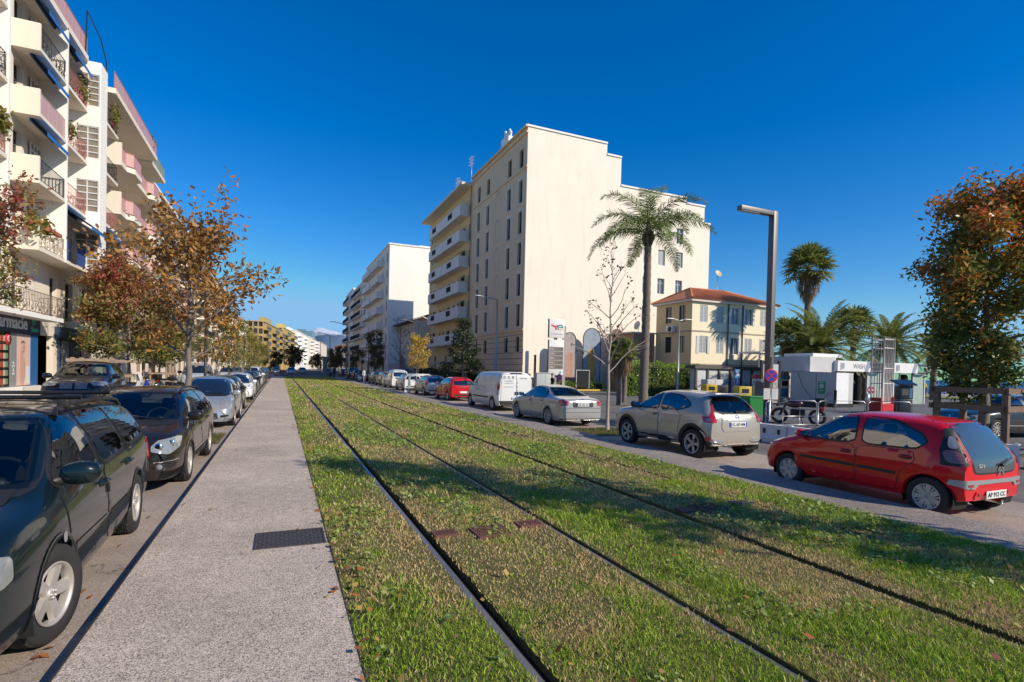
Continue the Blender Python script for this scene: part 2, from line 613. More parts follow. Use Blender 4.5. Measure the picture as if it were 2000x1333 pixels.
def wheel_parts(r, w, style, rr=.66):
    key = (r, w, style, rr)
    if key in WHEELS: return WHEELS[key]
    T = Matrix.Rotation(PI / 2, 4, 'Y')          # local z -> world x (outer face = +x)
    ri = r * rr; h = w / 2
    t = MB()
    t.lathe([(ri, -h * .8), (ri + .02, -h * .95), (r * .93, -h), (r * .985, -h * .8), (r, -h * .45)] +
            [(r, -h * .45)] + sum([[(r, -h * .45 + k * h * .225 - .006), (r - .008, -h * .45 + k * h * .225 - .004), (r - .008, -h * .45 + k * h * .225 + .004), (r, -h * .45 + k * h * .225 + .006)] for k in range(0, 5)], []) +
            [(r, h * .45), (r * .985, h * .8), (r * .93, h), (ri + .02, h * .95), (ri, h * .8)], 44, 0, T)
    t.lathe([(0.0, h * .15), (ri, h * .15)], 24, 1, T)
    t.lathe([(ri * .97, -h * .8), (ri * .97, h * .8)], 32, 1, T)
    tyre = t.mesh('wheel', [RUBBER, RIM_DARK])
    m = MB()
    m.lathe([(ri * 1.0, h * .86), (ri * .985, h * .97), (ri * .93, h * .95), (ri * .9, h * .72), (ri * .9, h * .3)], 44, 0, T)
    m.lathe([(0, h * .78), (ri * .17, h * .78), (ri * .2, h * .7), (ri * .2, h * .3)], 20, 0, T)
    n, kind = style

    def spoke(a0, w0, w1, z0=.66, z1=.8, mi=0):
        vs = []
        for (rad, ww, zz) in ((ri * .14, w0, z0), (ri * .55, (w0 + w1) / 2, (z0 + z1) / 2 + .03), (ri * .94, w1, z1)):
            for sgn in (-1, 1):
                vs += [(rad, sgn * ww / 2, h * zz), (rad, sgn * ww / 2 * 1.25, h * (zz - .3))]
        fs = [(0, 2, 6, 4), (4, 6, 10, 8), (0, 4, 5, 1), (4, 8, 9, 5), (2, 3, 7, 6), (6, 7, 11, 10)]
        m.add(vs, fs, mi, T @ Matrix.Rotation(a0, 4, 'Z'), False)
    for i in range(n):
        a = 2 * PI * i / n + .3
        if kind == 'fat': spoke(a, ri * .3, ri * .36)
        elif kind == 'thin': spoke(a, ri * .12, ri * .13)
        elif kind == 'double':
            spoke(a - .12, ri * .12, ri * .13); spoke(a + .12, ri * .12, ri * .13)
        elif kind == 'cover':
            spoke(a, ri * .22, ri * .40, .74, .84)
            spoke(a + PI / n, ri * .1, ri * .12, .6, .7)
        for q in range(1):
            m.ball((0, 0, 0), .012, 0, 6, T @ Matrix.Rotation(a + PI / n, 4, 'Z') @ Matrix.Translation((ri * .12, 0, h * .8)))
    rim = m.mesh('rim', [RIM_MAT, RIM_DARK])
    WHEELS[key] = (tyre, rim)
    return WHEELS[key]


def text_plate(par, s, mw, w, h, blue=True):
    mb = MB()
    mb.box((-w / 2, -h / 2, -.008), (w / 2, h / 2, .0), 0, None, .003)
    if blue:
        mb.box((-w / 2 + .004, -h / 2 + .005, -.002), (-w / 2 + .042, h / 2 - .005, .0015), 1)
        mb.box((w / 2 - .042, -h / 2 + .005, -.002), (w / 2 - .004, h / 2 - .005, .0015), 1)
    p = mb.build('number_plate', [PLATE, PLATE_BLUE], par, mw)
    if s: text('lettering', s, h * .82, frame((0, -.002, .0025), X, Y), INK, p, w * (.74 if blue else .88), .0008, 'CENTER', .002)
    return p


def make_car(name, sp):
    """build one car at the world origin facing +y; returns its root"""
    root = empty(name)
    me = body_cage(sp)
    skin = Skin(me, (sp['top'][0][0], sp['top'][-1][0]))
    W = sp['W']; rw = sp['rw']; detail = sp.get('detail', 1)
    body = me.copy(); body.name = 'body'
    cut_arch(body, sp)
    see = sp.get('see', False)
    g_side = sp['side']; g_f = sp['wind']; g_r = sp['rearwin']
    wf = g_f + [(-x, z) for x, z in reversed(g_f)]; wrr = g_r + [(-x, z) for x, z in reversed(g_r)]
    if see:
        cut_glass(body, [('side', shrink(p, .03)) for p in g_side] + [('front', shrink(wf, .035)), ('rear', shrink(wrr, .035))])
    body.materials.clear(); body.materials.append(PAINT)
    for p in body.polygons: p.use_smooth = True
    b = link('body', body, root)
    # dark wheel housings, floor and lower skirts
    for ya in sp['ax']:
        for sx in (1, -1):
            wb = MB()
            vs = []; fs = []
            n = 14
            for k in range(n + 1):
                t = -.12 * PI + 1.24 * PI * k / n
                vs += [(sx * (W * .96), ya + math.cos(t) * sp['ra'] * 1.0, rw + math.sin(t) * sp['ra'] * 1.0), (sx * W * .5, ya + math.cos(t) * sp['ra'] * 1.0, rw + math.sin(t) * sp['ra'] * 1.0)]
            for k in range(n): fs.append((2 * k, 2 * k + 1, 2 * k + 3, 2 * k + 2))
            fs.append(tuple(range(1, 2 * n + 2, 2)))
            wb.add(vs, fs, 0)
            wb.build('wheel_housing', RIM_DARK, root)
    # arch lips
    lw, lm = sp.get('lip', (.03, 0))
    for ya in sp['ax']:
        for sx in (1, -1):
            al = MB(); o = []; i_ = []; e = []
            n = 22
            a0 = math.asin(min(1, max(-1, (sp.get('zb', .2) + .03 - rw) / sp['ra'])))
            for k in range(n + 1):
                t = a0 + (PI - 2 * a0) * k / n
                c, s_ = math.cos(t), math.sin(t)
                h0 = skin.hit(Vector((sx * .5, ya + c * (sp['ra'] + lw), rw + s_ * (sp['ra'] + lw))), Vector((-sx, 0, 0)), .006)
                h1 = Vector((h0.x + sx * .006, ya + c * (sp['ra'] - .012), rw + s_ * (sp['ra'] - .012)))
                o.append(h0); i_.append(h1); e.append(h1 - Vector((sx * .12, 0, 0)))
            m = n + 1
            al.add(o + i_ + e, [(k, k + 1, m + k + 1, m + k) for k in range(n)] + [(m + k, m + k + 1, 2 * m + k + 1, 2 * m + k) for k in range(n)], lm, None, True)
            al.build('wheel_arch_trim', [PAINT, TRIM], root)
    # glazing
    gmat = CAR_GLASS if see else DARK_GLASS
    st = .06 if detail else .12
    for p in g_side:
        for sx in (1, -1):
            f = MB(); skin.patch(f, [tuple(q) for q in shrink(p, -.028)], 'side', sx, .003, 0, st, 0, .08) if not see else skin.line(f, [tuple(q) for q in chaikin(p, 2, .12)], .055, 'side', sx, .003, 0, st, True)
            fo = f.build('window_frame', BLACK, root)
            g = MB(); skin.patch(g, p, 'side', sx, .006, 0, st, 0, .12); g.build('side_window', SIDE_GLASS if see else gmat, root)
    f = MB(); skin.line(f, [tuple(q) for q in chaikin(wf, 2, .08)], .065, 'front', 1, .003, 0, st, True)
    skin.line(f, [(-g_f[0][0] + .05, g_f[0][1] - .02), (g_f[0][0] - .05, g_f[0][1] - .02)], .07, 'front', 1, .004, 0, st)
    f.build('window_frame', BLACK, root)
    g = MB(); skin.patch(g, wf, 'front', 1, .006, 0, st, 0, .08); w = g.build('windscreen', gmat, root)
    if detail:
        zc0 = g_f[0][1]
        for x0, x1 in ((-.48, -.02), (.1, .58)):
            wp = MB(); a = skin.hit(Vector((x0, 0, zc0 + .0)), -Y, .03); c = skin.hit(Vector((x1, 0, zc0 + .07)), -Y, .03)
            wp.tube([a, a.lerp(c, .5) + Vector((0, .01, 0)), c], .009, 6)
            wp.build('wiper', BLACK, root)
    f = MB(); skin.line(f, [tuple(q) for q in chaikin(wrr, 2, .1)], .05, 'rear', 1, .003, 0, st, True); f.build('window_frame', BLACK, root)
    g = MB(); skin.patch(g, wrr, 'rear', 1, .006, 0, st, 0, .1); rwn = g.build('rear_window', sp.get('rglass', gmat), root)
    if sp.get('rwipe'):
        x0, z0, x1, z1 = sp['rwipe']
        wp = MB(); a = skin.hit(Vector((x0, 0, z0)), Y, .035); c = skin.hit(Vector((x1, 0, z1)), Y, .03)
        wp.tube([a, a.lerp(c, .5), c], [.016, .012, .007], 6); wp.ball(a, .028, 0, 8); wp.build('wiper', BLACK, root)
    # lamps and trims : (part name, view, polygon, material, mirrored, offset, round)
    for (pn, view, poly, mat, mirrored, off, rnd) in sp['bits']:
        for sx in ((1, -1) if mirrored else (1,)):
            q = MB()
            pl = mir(poly) if (mirrored and sx == -1 and view in ('front', 'rear', 'top')) else poly
            if not mirrored and view in ('front', 'rear', 'top'): pl = poly + [(-x, z) for x, z in reversed(poly)]
            skin.patch(q, pl, view, sx, off, 0, st, off * .9 if off > .006 else 0, rnd)
            o = q.build(pn, mat, root)
    # doors and handles
    for p in sp.get('doors', []):
        for sx in (1, -1):
            q = MB(); pp = [tuple(k) for k in chaikin(p, 1, .1)]
            skin.line(q, pp, .014, 'side', sx, .0025, 1, st, True)
            skin.patch(q, shrink(pp, .004), 'side', sx, .005, 0, .08, .004)
            q.build('door', [PAINT, BLACK], root)
    doors = [o for o in root.children if o.name.split('.')[0] == 'door']
    for k, (y, z) in enumerate(sp.get('handles', [])):
        for j, sx in enumerate((1, -1)):
            q = MB()
            skin.patch(q, [(y - .1, z - .035), (y + .09, z - .035), (y + .09, z + .035), (y - .1, z + .035)], 'side', sx, .007, 1, .05, 0, .2)
            a = skin.hit(Vector((sx * .5, y - .09, z + .008)), Vector((-sx, 0, 0)), .02); c = skin.hit(Vector((sx * .5, y + .08, z + .008)), Vector((-sx, 0, 0)), .02)
            q.tube([a - Vector((sx * .02, 0, 0)), a.lerp(c, .15) + Vector((sx * .02, 0, 0)), a.lerp(c, .85) + Vector((sx * .02, 0, 0)), c - Vector((sx * .02, 0, 0))], [.012, .015, .015, .012], 8, sp.get('hmat', 0))
            q.build('handle', [PAINT, BLACK], doors[2 * k + j] if 2 * k + j < len(doors) else root)
    # mirrors
    if sp.get('mirror'):
        y, z, sz = sp['mirror']
        for sx in (1, -1):
            q = MB()
            a = skin.hit(Vector((sx * .5, y, z)), Vector((-sx, 0, 0)), 0)
            c = a + Vector((sx * (.13 * sz), -.02, .05))
            q.tube([a - Vector((sx * .04, 0, .01)), a + Vector((sx * .05, 0, .02)), c - Vector((sx * .05, 0, 0))], [.035, .03, .04], 8, 1)
            bm = bmesh.new(); bmesh.ops.create_cube(bm, size=1)
            bmesh.ops.subdivide_edges(bm, edges=bm.edges[:], cuts=3, use_grid_fill=True)
            for v in bm.verts:
                n3 = v.co * 2; v.co = Vector((n3.x * math.sqrt(1 - n3.y ** 2 / 2 * .8 - n3.z ** 2 / 2 * .8 + n3.y ** 2 * n3.z ** 2 / 3 * .64), n3.y * math.sqrt(1 - n3.z ** 2 / 2 * .8 - n3.x ** 2 / 2 * .8 + n3.z ** 2 * n3.x ** 2 / 3 * .64), n3.z * math.sqrt(1 - n3.x ** 2 / 2 * .8 - n3.y ** 2 / 2 * .8 + n3.x ** 2 * n3.y ** 2 / 3 * .64)))
                v.co = Vector((v.co.x * .125 * sz, v.co.y * .075, v.co.z * .085 * sz)) + c
                if v.co.y < c.y - .045: v.co.y = c.y - .045
            bm.verts.index_update()
            q.add([v.co.copy() for v in bm.verts], [[v.index for v in f.verts] for f in bm.faces], sp.get('mmat', 0), None, True); bm.free()
            q.add([(c.x + dx * .1 * sz, c.y - .047, c.z + dz * .06 * sz) for dx, dz in ((-1, -1), (1, -1), (1, 1), (-1, 1))], [(0, 1, 2, 3)], 2)
            q.build('wing_mirror', [PAINT, BLACK, CHROME], root)
    # wheels
    tyre, rim = wheel_parts(rw, sp.get('ww', .2), sp['rim'], sp.get('rr', .66))
    for ya in sp['ax']:
        for sx in (1, -1):
            mt = Matrix.Translation((sx * (W - sp.get('ww', .2) / 2 - .012), ya, rw))
            if sx == -1: mt = mt @ Matrix.Rotation(PI, 4, 'Z')
            if ya == sp['ax'][0] and sp.get('steer'): mt = mt @ Matrix.Rotation(R(sp['steer']), 4, 'Z')
            wo = link('wheel', tyre, root, mt); link('rim', rim, wo)
    # roof rails
    if sp.get('rails'):
        y0, y1 = sp['rails']
        for sx in (1, -1):
            q = MB(); pts = []; x = sp['Wr'] * .86
            for k in range(13):
                y = lerp(y0, y1, k / 12); h = skin.hit(Vector((sx * x, y, 1)), -Z, 0)
                pts.append(h + Vector((0, 0, .055 if 0 < k < 12 else -.005)))
            pts[1] = pts[1].lerp(pts[0], .55) + Vector((0, 0, .03)); pts[11] = pts[11].lerp(pts[12], .55) + Vector((0, 0, .03))
            q.tube(pts, [.03] + [.019] * 11 + [.03], 8, 0)
            for k in (0, 12): q.tube([pts[k], pts[k].lerp(pts[6], .06)], [.034, .024], 8, 0)
            q.build('roof_rail', sp.get('railmat', DARK), root)
        if sp.get('bars'):
            for y in sp['bars']:
                h = skin.hit(Vector((sp['Wr'] * .86, y, 1)), -Z, 0).z
                q = MB(); q.tube([(-sp['Wr'] - .03, y, h + .12), (sp['Wr'] + .03, y, h + .12)], .019, 8, 0)
                for sx in (1, -1): q.box((sx * (sp['Wr'] * .86 - .04), y - .035, h + .03), (sx * (sp['Wr'] * .86 + .04), y + .035, h + .105), 0, None, .01)
                q.build('roof_bar', DARK, root)
    if sp.get('aerial'):
        y, ln = sp['aerial']; h = skin.hit(Vector((0, y, 1)), -Z, 0)
        q = MB(); q.tube([h, h + Vector((0, -ln * .75, ln * .7))], [.008, .003], 6); q.ball(h, (.02, .04, .012), 0, 8); q.build('aerial', BLACK, root)
    # cabin seen through the glass
    if see:
        zf = sp['belt'][0][1]
        ycowl = sp['cowl']; ysc = (sp['ax'][0] + sp['ax'][1]) / 2
        q = MB(); q.box((-W * .8, ycowl - .35, .5), (W * .8, ycowl + .05, zf - .02), 0, None, .06)
        q.box((-W * .82, sp['ax'][1] - .1, .34), (W * .82, ycowl, .40), 0); q.build('dashboard', CABIN, root)
        def seat(x, y, wd):
            s_ = MB(); s_.box((x - wd / 2, y - .25, .42), (x + wd / 2, y + .27, .58), 0, None, .06)
            T = Matrix.Translation((x, y - .22, .52)) @ Matrix.Rotation(R(17), 4, 'X')
            s_.box((-wd / 2, -.08, 0), (wd / 2, .06, .58), 0, T, .06)
            for hx in ([0] if wd < .7 else [-.38, .38]):
                s_.box((hx - .13, -.05, .63), (hx + .13, .05, .80), 0, T, .045); s_.cyl((hx - .05, 0, .55), (hx - .05, 0, .66), .008, 6, 0, None, T); s_.cyl((hx + .05, 0, .55), (hx + .05, 0, .66), .008, 6, 0, None, T)
            s_.build('seat', CABIN, root)
        ys = ycowl - .95
        seat(.37, ys, .52); seat(-.37, ys, .52); seat(0, ys - .85, 1.25)
        q = MB()
        T = Matrix.Translation((-.37, ycowl - .42, zf - .02)) @ Matrix.Rotation(R(-65 + 180), 4, 'X')
        pts = [(math.cos(t) * .185, math.sin(t) * .185, 0) for t in np.linspace(0, 2 * PI, 25)]
        q.tube(pts, .016, 8, 0, False, True, T); q.ball((0, 0, 0), (.06, .05, .03), 0, 10, T)
        for a in (0, PI, -PI / 2): q.tube([(0, 0, 0), (math.cos(a) * .18, math.sin(a) * .18, 0)], .014, 6, 0, True, True, T)
        q.build('steering_wheel', BLACK, root)
    for fr, key in (('front', 'plateF'), ('rear', 'plateR')):
        if sp.get(key):
            z, tx = sp[key]
            d = Vector((0, -1, 0)) if fr == 'front' else Vector((0, 1, 0))
            h = [skin.hit(Vector((x, 0, z + dz)), d, .022) for x in (-.2, 0, .2) for dz in (-.05, .05)]
            yy = max((p.y for p in h), key=lambda v: v * (1 if fr == 'front' else -1))
            text_plate(root, tx, frame((0, yy, z), (-1, 0, 0) if fr == 'front' else (1, 0, 0), (0, 0, 1)), .52, .112, sp.get('blue', True))
    for fn in sp.get('fx', []): fn(root, skin)
    bpy.data.meshes.remove(me)
    return root


def paint(root, rgb, metal=.0):
    def go(o):
        o.color = (*rgb, metal)
        for c in o.children: go(c)
    go(root)


def put(root, x, y, z, rz, label, group, rgb=None, metal=0., cat='car'):
    root.location = (x, y, z); root.rotation_euler = (0, 0, rz)
    root['label'] = label; root['category'] = cat
    if group: root['group'] = group
    if rgb: paint(root, rgb, metal)
    return root
# ------------------------------------------------------------------ the kinds of car
def box_part(name, mats, *boxes, bev=.01):
    def fn(root, skin):
        q = MB()
        for a, b, mi in boxes: q.box(a, b, mi, None, bev)
        q.build(name, mats, root)
    return fn


def exhaust(x, y, z):
    def fn(root, skin):
        q = MB(); q.cyl((x, y + .2, z), (x, y, z), .033, 14); q.build('exhaust_pipe', CHROME, root)
    return fn


def chevrons(root, skin):
    q = MB()
    for k in (0, 1):
        z = .70 + .065 * k
        skin.line(q, [(.03, z - .05), (.11, z + .035), (.19, z - .05)], .035, 'rear', 1, .016)
    q.build('badge', BADGE, root)


def round_badge(view, z, r, x=0):
    def fn(root, skin):
        q = MB()
        skin.line(q, [(x + r * math.cos(t), z + r * math.sin(t)) for t in np.linspace(0, 2 * PI, 20)[:-1]], r * .28, view, 1, .014, 0, .05, True)
        skin.line(q, [(x - r * .6, z + r * .5), (x - .2 * r, z - .6 * r), (x, z + .1 * r), (x + .2 * r, z - .6 * r), (x + r * .6, z + r * .5)], r * .2, view, 1, .015)
        q.build('badge', BADGE, root)
    return fn


def oval_badge(view, z, r):
    def fn(root, skin):
        q = MB()
        skin.line(q, [(r * math.cos(t), z + r * .8 * math.sin(t)) for t in np.linspace(0, 2 * PI, 20)[:-1]], r * .28, view, 1, .014, 0, .05, True)
        skin.line(q, [(-r * 1.1, z), (r * 1.1, z)], r * .3, view, 1, .016)
        q.build('badge', BADGE, root)
    return fn


def star_badge(view, z, r):
    def fn(root, skin):
        q = MB()
        skin.line(q, [(r * math.cos(t), z + r * math.sin(t)) for t in np.linspace(0, 2 * PI, 20)[:-1]], r * .2, view, 1, .014, 0, .05, True)
        for a in (90, 210, 330): skin.line(q, [(0, z), (r * math.cos(R(a)), z + r * math.sin(R(a)))], r * .2, view, 1, .015)
        q.build('badge', BADGE, root)
    return fn


def skin_text(name, s, size, x, z, mat, view='rear', off=.012, width=None):
    def fn(root, skin):
        d = Y if view == 'rear' else -Y
        h = skin.hit(Vector((x, 0, z)), d, off); h2 = skin.hit(Vector((x, 0, z + .04)), d, off)
        u = X if view == 'rear' else -X
        text(name, s, size, frame(h, u, (h2 - h).normalized()), mat, root, width, .001)
    return fn


def slats(view, x, z0, z1, n, mat, name='grille', back=BLACK, vert=False, x0=0., w=.012):
    def fn(root, skin):
        q = MB()
        if x0: 
            for s in (1, -1): skin.patch(q, chaikin([(s * x0, z0), (s * x, z0), (s * x, z1), (s * x0, z1)], 2, .12), view, 1, .006, 0, .06)
        else: skin.patch(q, chaikin([(-x, z0), (x, z0), (x * .96, z1), (-x * .96, z1)], 2, .08), view, 1, .006, 0, .06)
        if vert:
            for s in ((1, -1) if x0 else (1,)):
                for k in range(n):
                    xx = lerp(x0 + .02, x - .02, k / (n - 1)) * s if x0 else lerp(-x + .03, x - .03, k / (n - 1))
                    skin.line(q, [(xx, z0 + .015), (xx, z1 - .015)], w, view, 1, .02, 1)
        else:
            for k in range(n):
                z = lerp(z0 + .02, z1 - .02, k / max(1, n - 1))
                skin.line(q, [(-x * .95, z), (x * .95, z)], w, view, 1, .016, 1)
        q.build(name, [back, mat], root)
    return fn


def strip(name, pts, w, mat, view='side', off=.012):
    def fn(root, skin):
        for sx in ((1, -1) if view == 'side' else (1,)):
            q = MB(); skin.line(q, pts, w, view, sx, off); q.build(name, mat, root)
    return fn


def lens_pair(view, items, name='headlight_bulb', mat=None):
    def fn(root, skin):
        for s in (1, -1):
            for x, z, r in items:
                h = skin.hit(Vector((s * x, 0, z)), -Y if view == 'front' else Y, .006)
                q = MB(); q.lathe([(r, 0), (r * .95, .006), (r * .6, .012), (0, .014)], 16, 0, Matrix.Translation(h) @ Matrix.Rotation(R(-90 if view == 'front' else 90), 4, 'X'))
                q.build(name, mat or CHROME, root)
    return fn


SPEC = {}
# small rounded red hatchback
SPEC['city_hatchback'] = dict(W=.815, Wr=.60, zb=.235, top=[(-1.61, .90), (-1.56, .99), (-1.47, 1.14), (-1.33, 1.36), (-1.22, 1.425), (-.9, 1.455), (-.3, 1.475), (.1, 1.465), (.36, 1.41), (.75, 1.195), (1.1, .995), (1.28, .915), (1.52, .85), (1.72, .76), (1.82, .67)],
    belt=[(-1.6, .93), (-1, .955), (0, .92), (1, .885), (1.8, .8)], plan=[(-1.61, .88), (-1.5, .95), (-1.25, .99), (-.8, 1), (1.2, 1), (1.5, .97), (1.7, .90), (1.78, .83), (1.82, .74)],
    ax=(1.17, -1.17), rw=.288, ra=.345, ww=.165, rim=(7, 'cover'), rr=.66, see=True, cowl=1.0, lip=(.022, 0),
    side=[[(1.02, .945), (.62, 1.17), (.30, 1.345), (.02, 1.375), (-.05, .955)], [(-.17, .96), (-.14, 1.378), (-.6, 1.35), (-1.0, 1.20), (-1.11, 1.09), (-.98, .985)]],
    wind=[(.62, .985), (.62, 1.05), (.50, 1.39)], rearwin=[(.50, .70), (.545, .85), (.46, 1.365), (.40, 1.385)], rglass=SUNLIT_GLASS, rwipe=(.10, .80, .42, .885),
    bits=[('tail_light', 150, [(.50, .80), (.83, .79), (.80, 1.0), (.66, 1.30), (.545, 1.32)], BLACK, True, .006, .05),
          ('tail_light', 150, [(.58, .83), (.77, .83), (.79, .99), (.66, 1.02), (.56, .93)], M('pinkish_lens', (.42, .16, .14), .08, .4, var=.3, coat=1.), True, .016, .22),
          ('tail_light', 150, [(.59, 1.03), (.72, 1.03), (.66, 1.2), (.58, 1.2)], CLEAR_LENS, True, .014, .22),
          ('headlight', 32, [(.52, .70), (.86, .80), (.82, .92), (.62, .90), (.48, .82)], CLEAR_LENS, True, .008, .15),
          ('bumper_trim', 'rear', [(.775, .60), (.78, .53), (.70, .485), (.52, .475), (.46, .535), (0, .545), (0, .605)], SILVER_TRIM, False, .018, 0),
          ('bumper_insert', 'rear', [(.46, .30), (.50, .36), (.46, .43), (0, .43), (0, .30)], PAINT, False, .012, 0),
          ('reflector', 'rear', [(.56, .51), (.66, .51), (.66, .545), (.56, .545)], RED_LENS, True, .024, 0),
          ('reflector', 'rear', [(.34, .365), (.42, .365), (.42, .405), (.34, .405)], RED_LENS, True, .02, .15)],
    doors=[[(.98, .32), (1.05, .6), (1.04, .90), (-.08, .915), (-.09, .30)], [(-.12, .30), (-.11, .915), (-.95, .935), (-1.0, .80), (-.80, .62), (-.72, .30)]], handles=[(.08, .79), (-.86, .835)],
    mirror=(.93, .95, .85), plateR=(.375, 'AP 912 CC'), blue=False, aerial=(.25, .32),
    fx=[strip('side_rubbing_strip', [(.93, .585), (-.08, .575)], .05, BLACK), strip('side_rubbing_strip', [(-.13, .575), (-.74, .565)], .05, BLACK), chevrons, skin_text('lettering', 'C1 ii', .07, -.36, .80, WHITE), exhaust(.35, -1.58, .22)])

# old dark estate with roof bars, very near
SPEC['old_estate'] = dict(W=.868, Wr=.635, zb=.2, top=[(-2.27, .95), (-2.23, 1.02), (-2.15, 1.20), (-2.06, 1.37), (-1.9, 1.42), (-1.2, 1.465), (-.5, 1.487), (.05, 1.484), (.36, 1.455), (.55, 1.40), (.9, 1.195), (1.22, .985), (1.36, .95), (1.7, .90), (1.95, .83), (2.07, .755), (2.13, .66)],
    belt=[(-2.2, .975), (-1, .955), (0, .935), (1.2, .91), (2.1, .80)], ax=(1.257, -1.257), rw=.315, ra=.365, ww=.2, rim=(5, 'fat'), rr=.64, see=True, cowl=1.15, lip=(.022, 0), steer=-13,
    plan=[(-2.27, .88), (-2.2, .93), (-2.0, .98), (-1.5, 1), (1.3, 1), (1.7, .97), (1.95, .92), (2.07, .86), (2.13, .78)],
    side=[[(1.04, .955), (.70, 1.17), (.42, 1.36), (.12, 1.395), (.08, .965)], [(-.02, .965), (.0, 1.398), (-.74, 1.385), (-.86, .985)], [(-.97, .99), (-.86, 1.38), (-1.72, 1.33), (-1.93, 1.05), (-1.88, 1.01)]],
    wind=[(.66, .985), (.66, 1.03), (.53, 1.405)], rearwin=[(.60, 1.0), (.55, 1.34)],
    bits=[('headlight', 28, [(.36, .56), (.83, .60), (.83, .74), (.70, .77), (.38, .73)], CLEAR_LENS, True, .008, .14),
          ('tail_light', 155, [(.66, .66), (.84, .66), (.82, .93), (.68, .93)], RED_LENS, True, .008, .1),
          ('bumper', 'front', [(.78, .30), (.78, .36), (0, .36), (0, .30)], TRIM, False, .012, 0)],
    doors=[[(.98, .34), (1.04, .62), (1.06, .925), (.06, .935), (.03, .30)], [(.0, .30), (.03, .935), (-.90, .955), (-.95, .78), (-.78, .58), (-.70, .30)]], handles=[(.16, .82), (-.78, .845)],
    mirror=(.93, .985, 1.0), rails=(.28, -1.9), bars=(.0, -.95), railmat=DARK, aerial=None, plateF=(.42, ''),
    fx=[strip('side_rubbing_strip', [(.94, .52), (.05, .51)], .05, PAINT), strip('side_rubbing_strip', [(-.03, .51), (-.72, .51)], .05, PAINT),
        slats('front', .36, .60, .71, 4, CHROME), round_badge('front', .66, .06), slats('front', .42, .26, .35, 3, TRIM, 'lower_grille'),
        lambda r, s: [r and (lambda q: (s.patch(q, chaikin([(1.14, .62), (1.21, .62), (1.21, .69), (1.14, .69)], 2, .25), 'side', sx, .01, 0, .04), q.build('side_repeater', CLEAR_LENS, r)))(MB()) for sx in (1, -1)]])

# newer dark estate with chrome grille
SPEC['grey_estate'] = dict(W=.905, Wr=.66, zb=.19, top=[(-2.48, .98), (-2.43, 1.06), (-2.33, 1.22), (-2.22, 1.38), (-2.05, 1.44), (-1.2, 1.485), (-.4, 1.505), (.1, 1.495), (.4, 1.455), (.6, 1.395), (1.0, 1.19), (1.38, .995), (1.52, .965), (1.85, .92), (2.1, .85), (2.23, .76), (2.29, .66)],
    belt=[(-2.4, 1.02), (-1, .97), (0, .95), (1.3, .925), (2.2, .80)], ax=(1.355, -1.355), rw=.33, ra=.38, ww=.215, rim=(10, 'thin'), rr=.70, see=True, cowl=1.3, lip=(.02, 0),
    plan=[(-2.48, .85), (-2.4, .91), (-2.2, .97), (-1.6, 1), (1.3, 1), (1.7, .975), (2.0, .92), (2.2, .84), (2.29, .74)],
    side=[[(1.15, .975), (.8, 1.19), (.5, 1.36), (.15, 1.405), (.10, .98)], [(.0, .98), (.03, 1.408), (-.78, 1.395), (-.92, .995)], [(-1.02, 1.0), (-.9, 1.39), (-1.85, 1.34), (-2.12, 1.09), (-2.0, 1.03)]],
    wind=[(.70, 1.0), (.70, 1.05), (.55, 1.42)], rearwin=[(.62, 1.02), (.55, 1.37)],
    bits=[('headlight', 30, [(.36, .62), (.62, .57), (.90, .66), (.99, .80), (.80, .81), (.50, .775), (.38, .70)], CLEAR_LENS, True, .008, .1),
          ('tail_light', 155, [(.66, .70), (.88, .70), (.86, .92), (.68, .92)], RED_LENS, True, .008, .1),
          ('fog_lamp_housing', 20, [(.46, .32), (.78, .38), (.80, .45), (.48, .44)], BLACK, True, .006, .1),
          ('bumper_trim', 20, [(.45, .455), (.83, .47), (.83, .485), (.45, .47)], CHROME, True, .012, 0)],
    doors=[[(1.03, .33), (1.1, .6), (1.14, .94), (.08, .955), (.05, .29)], [(.02, .29), (.05, .955), (-.95, .97), (-1.0, .8), (-.84, .6), (-.75, .29)]], handles=[(.18, .85), (-.82, .87)],
    mirror=(1.0, 1.0, 1.0), rails=(.3, -1.95), railmat=DARK, aerial=None, plateF=(.47, ''),
    fx=[slats('front', .36, .60, .80, 5, CHROME), slats('front', .36, .27, .40, 4, TRIM, 'lower_grille'), round_badge('front', .715, .075), strip('side_rubbing_strip', [(.96, .45), (-.8, .45)], .03, CHROME),
        lens_pair('front', [(.60, .68, .062), (.74, .725, .05)]), lens_pair('front', [(.62, .395, .042)], 'fog_lamp', CLEAR_LENS)])

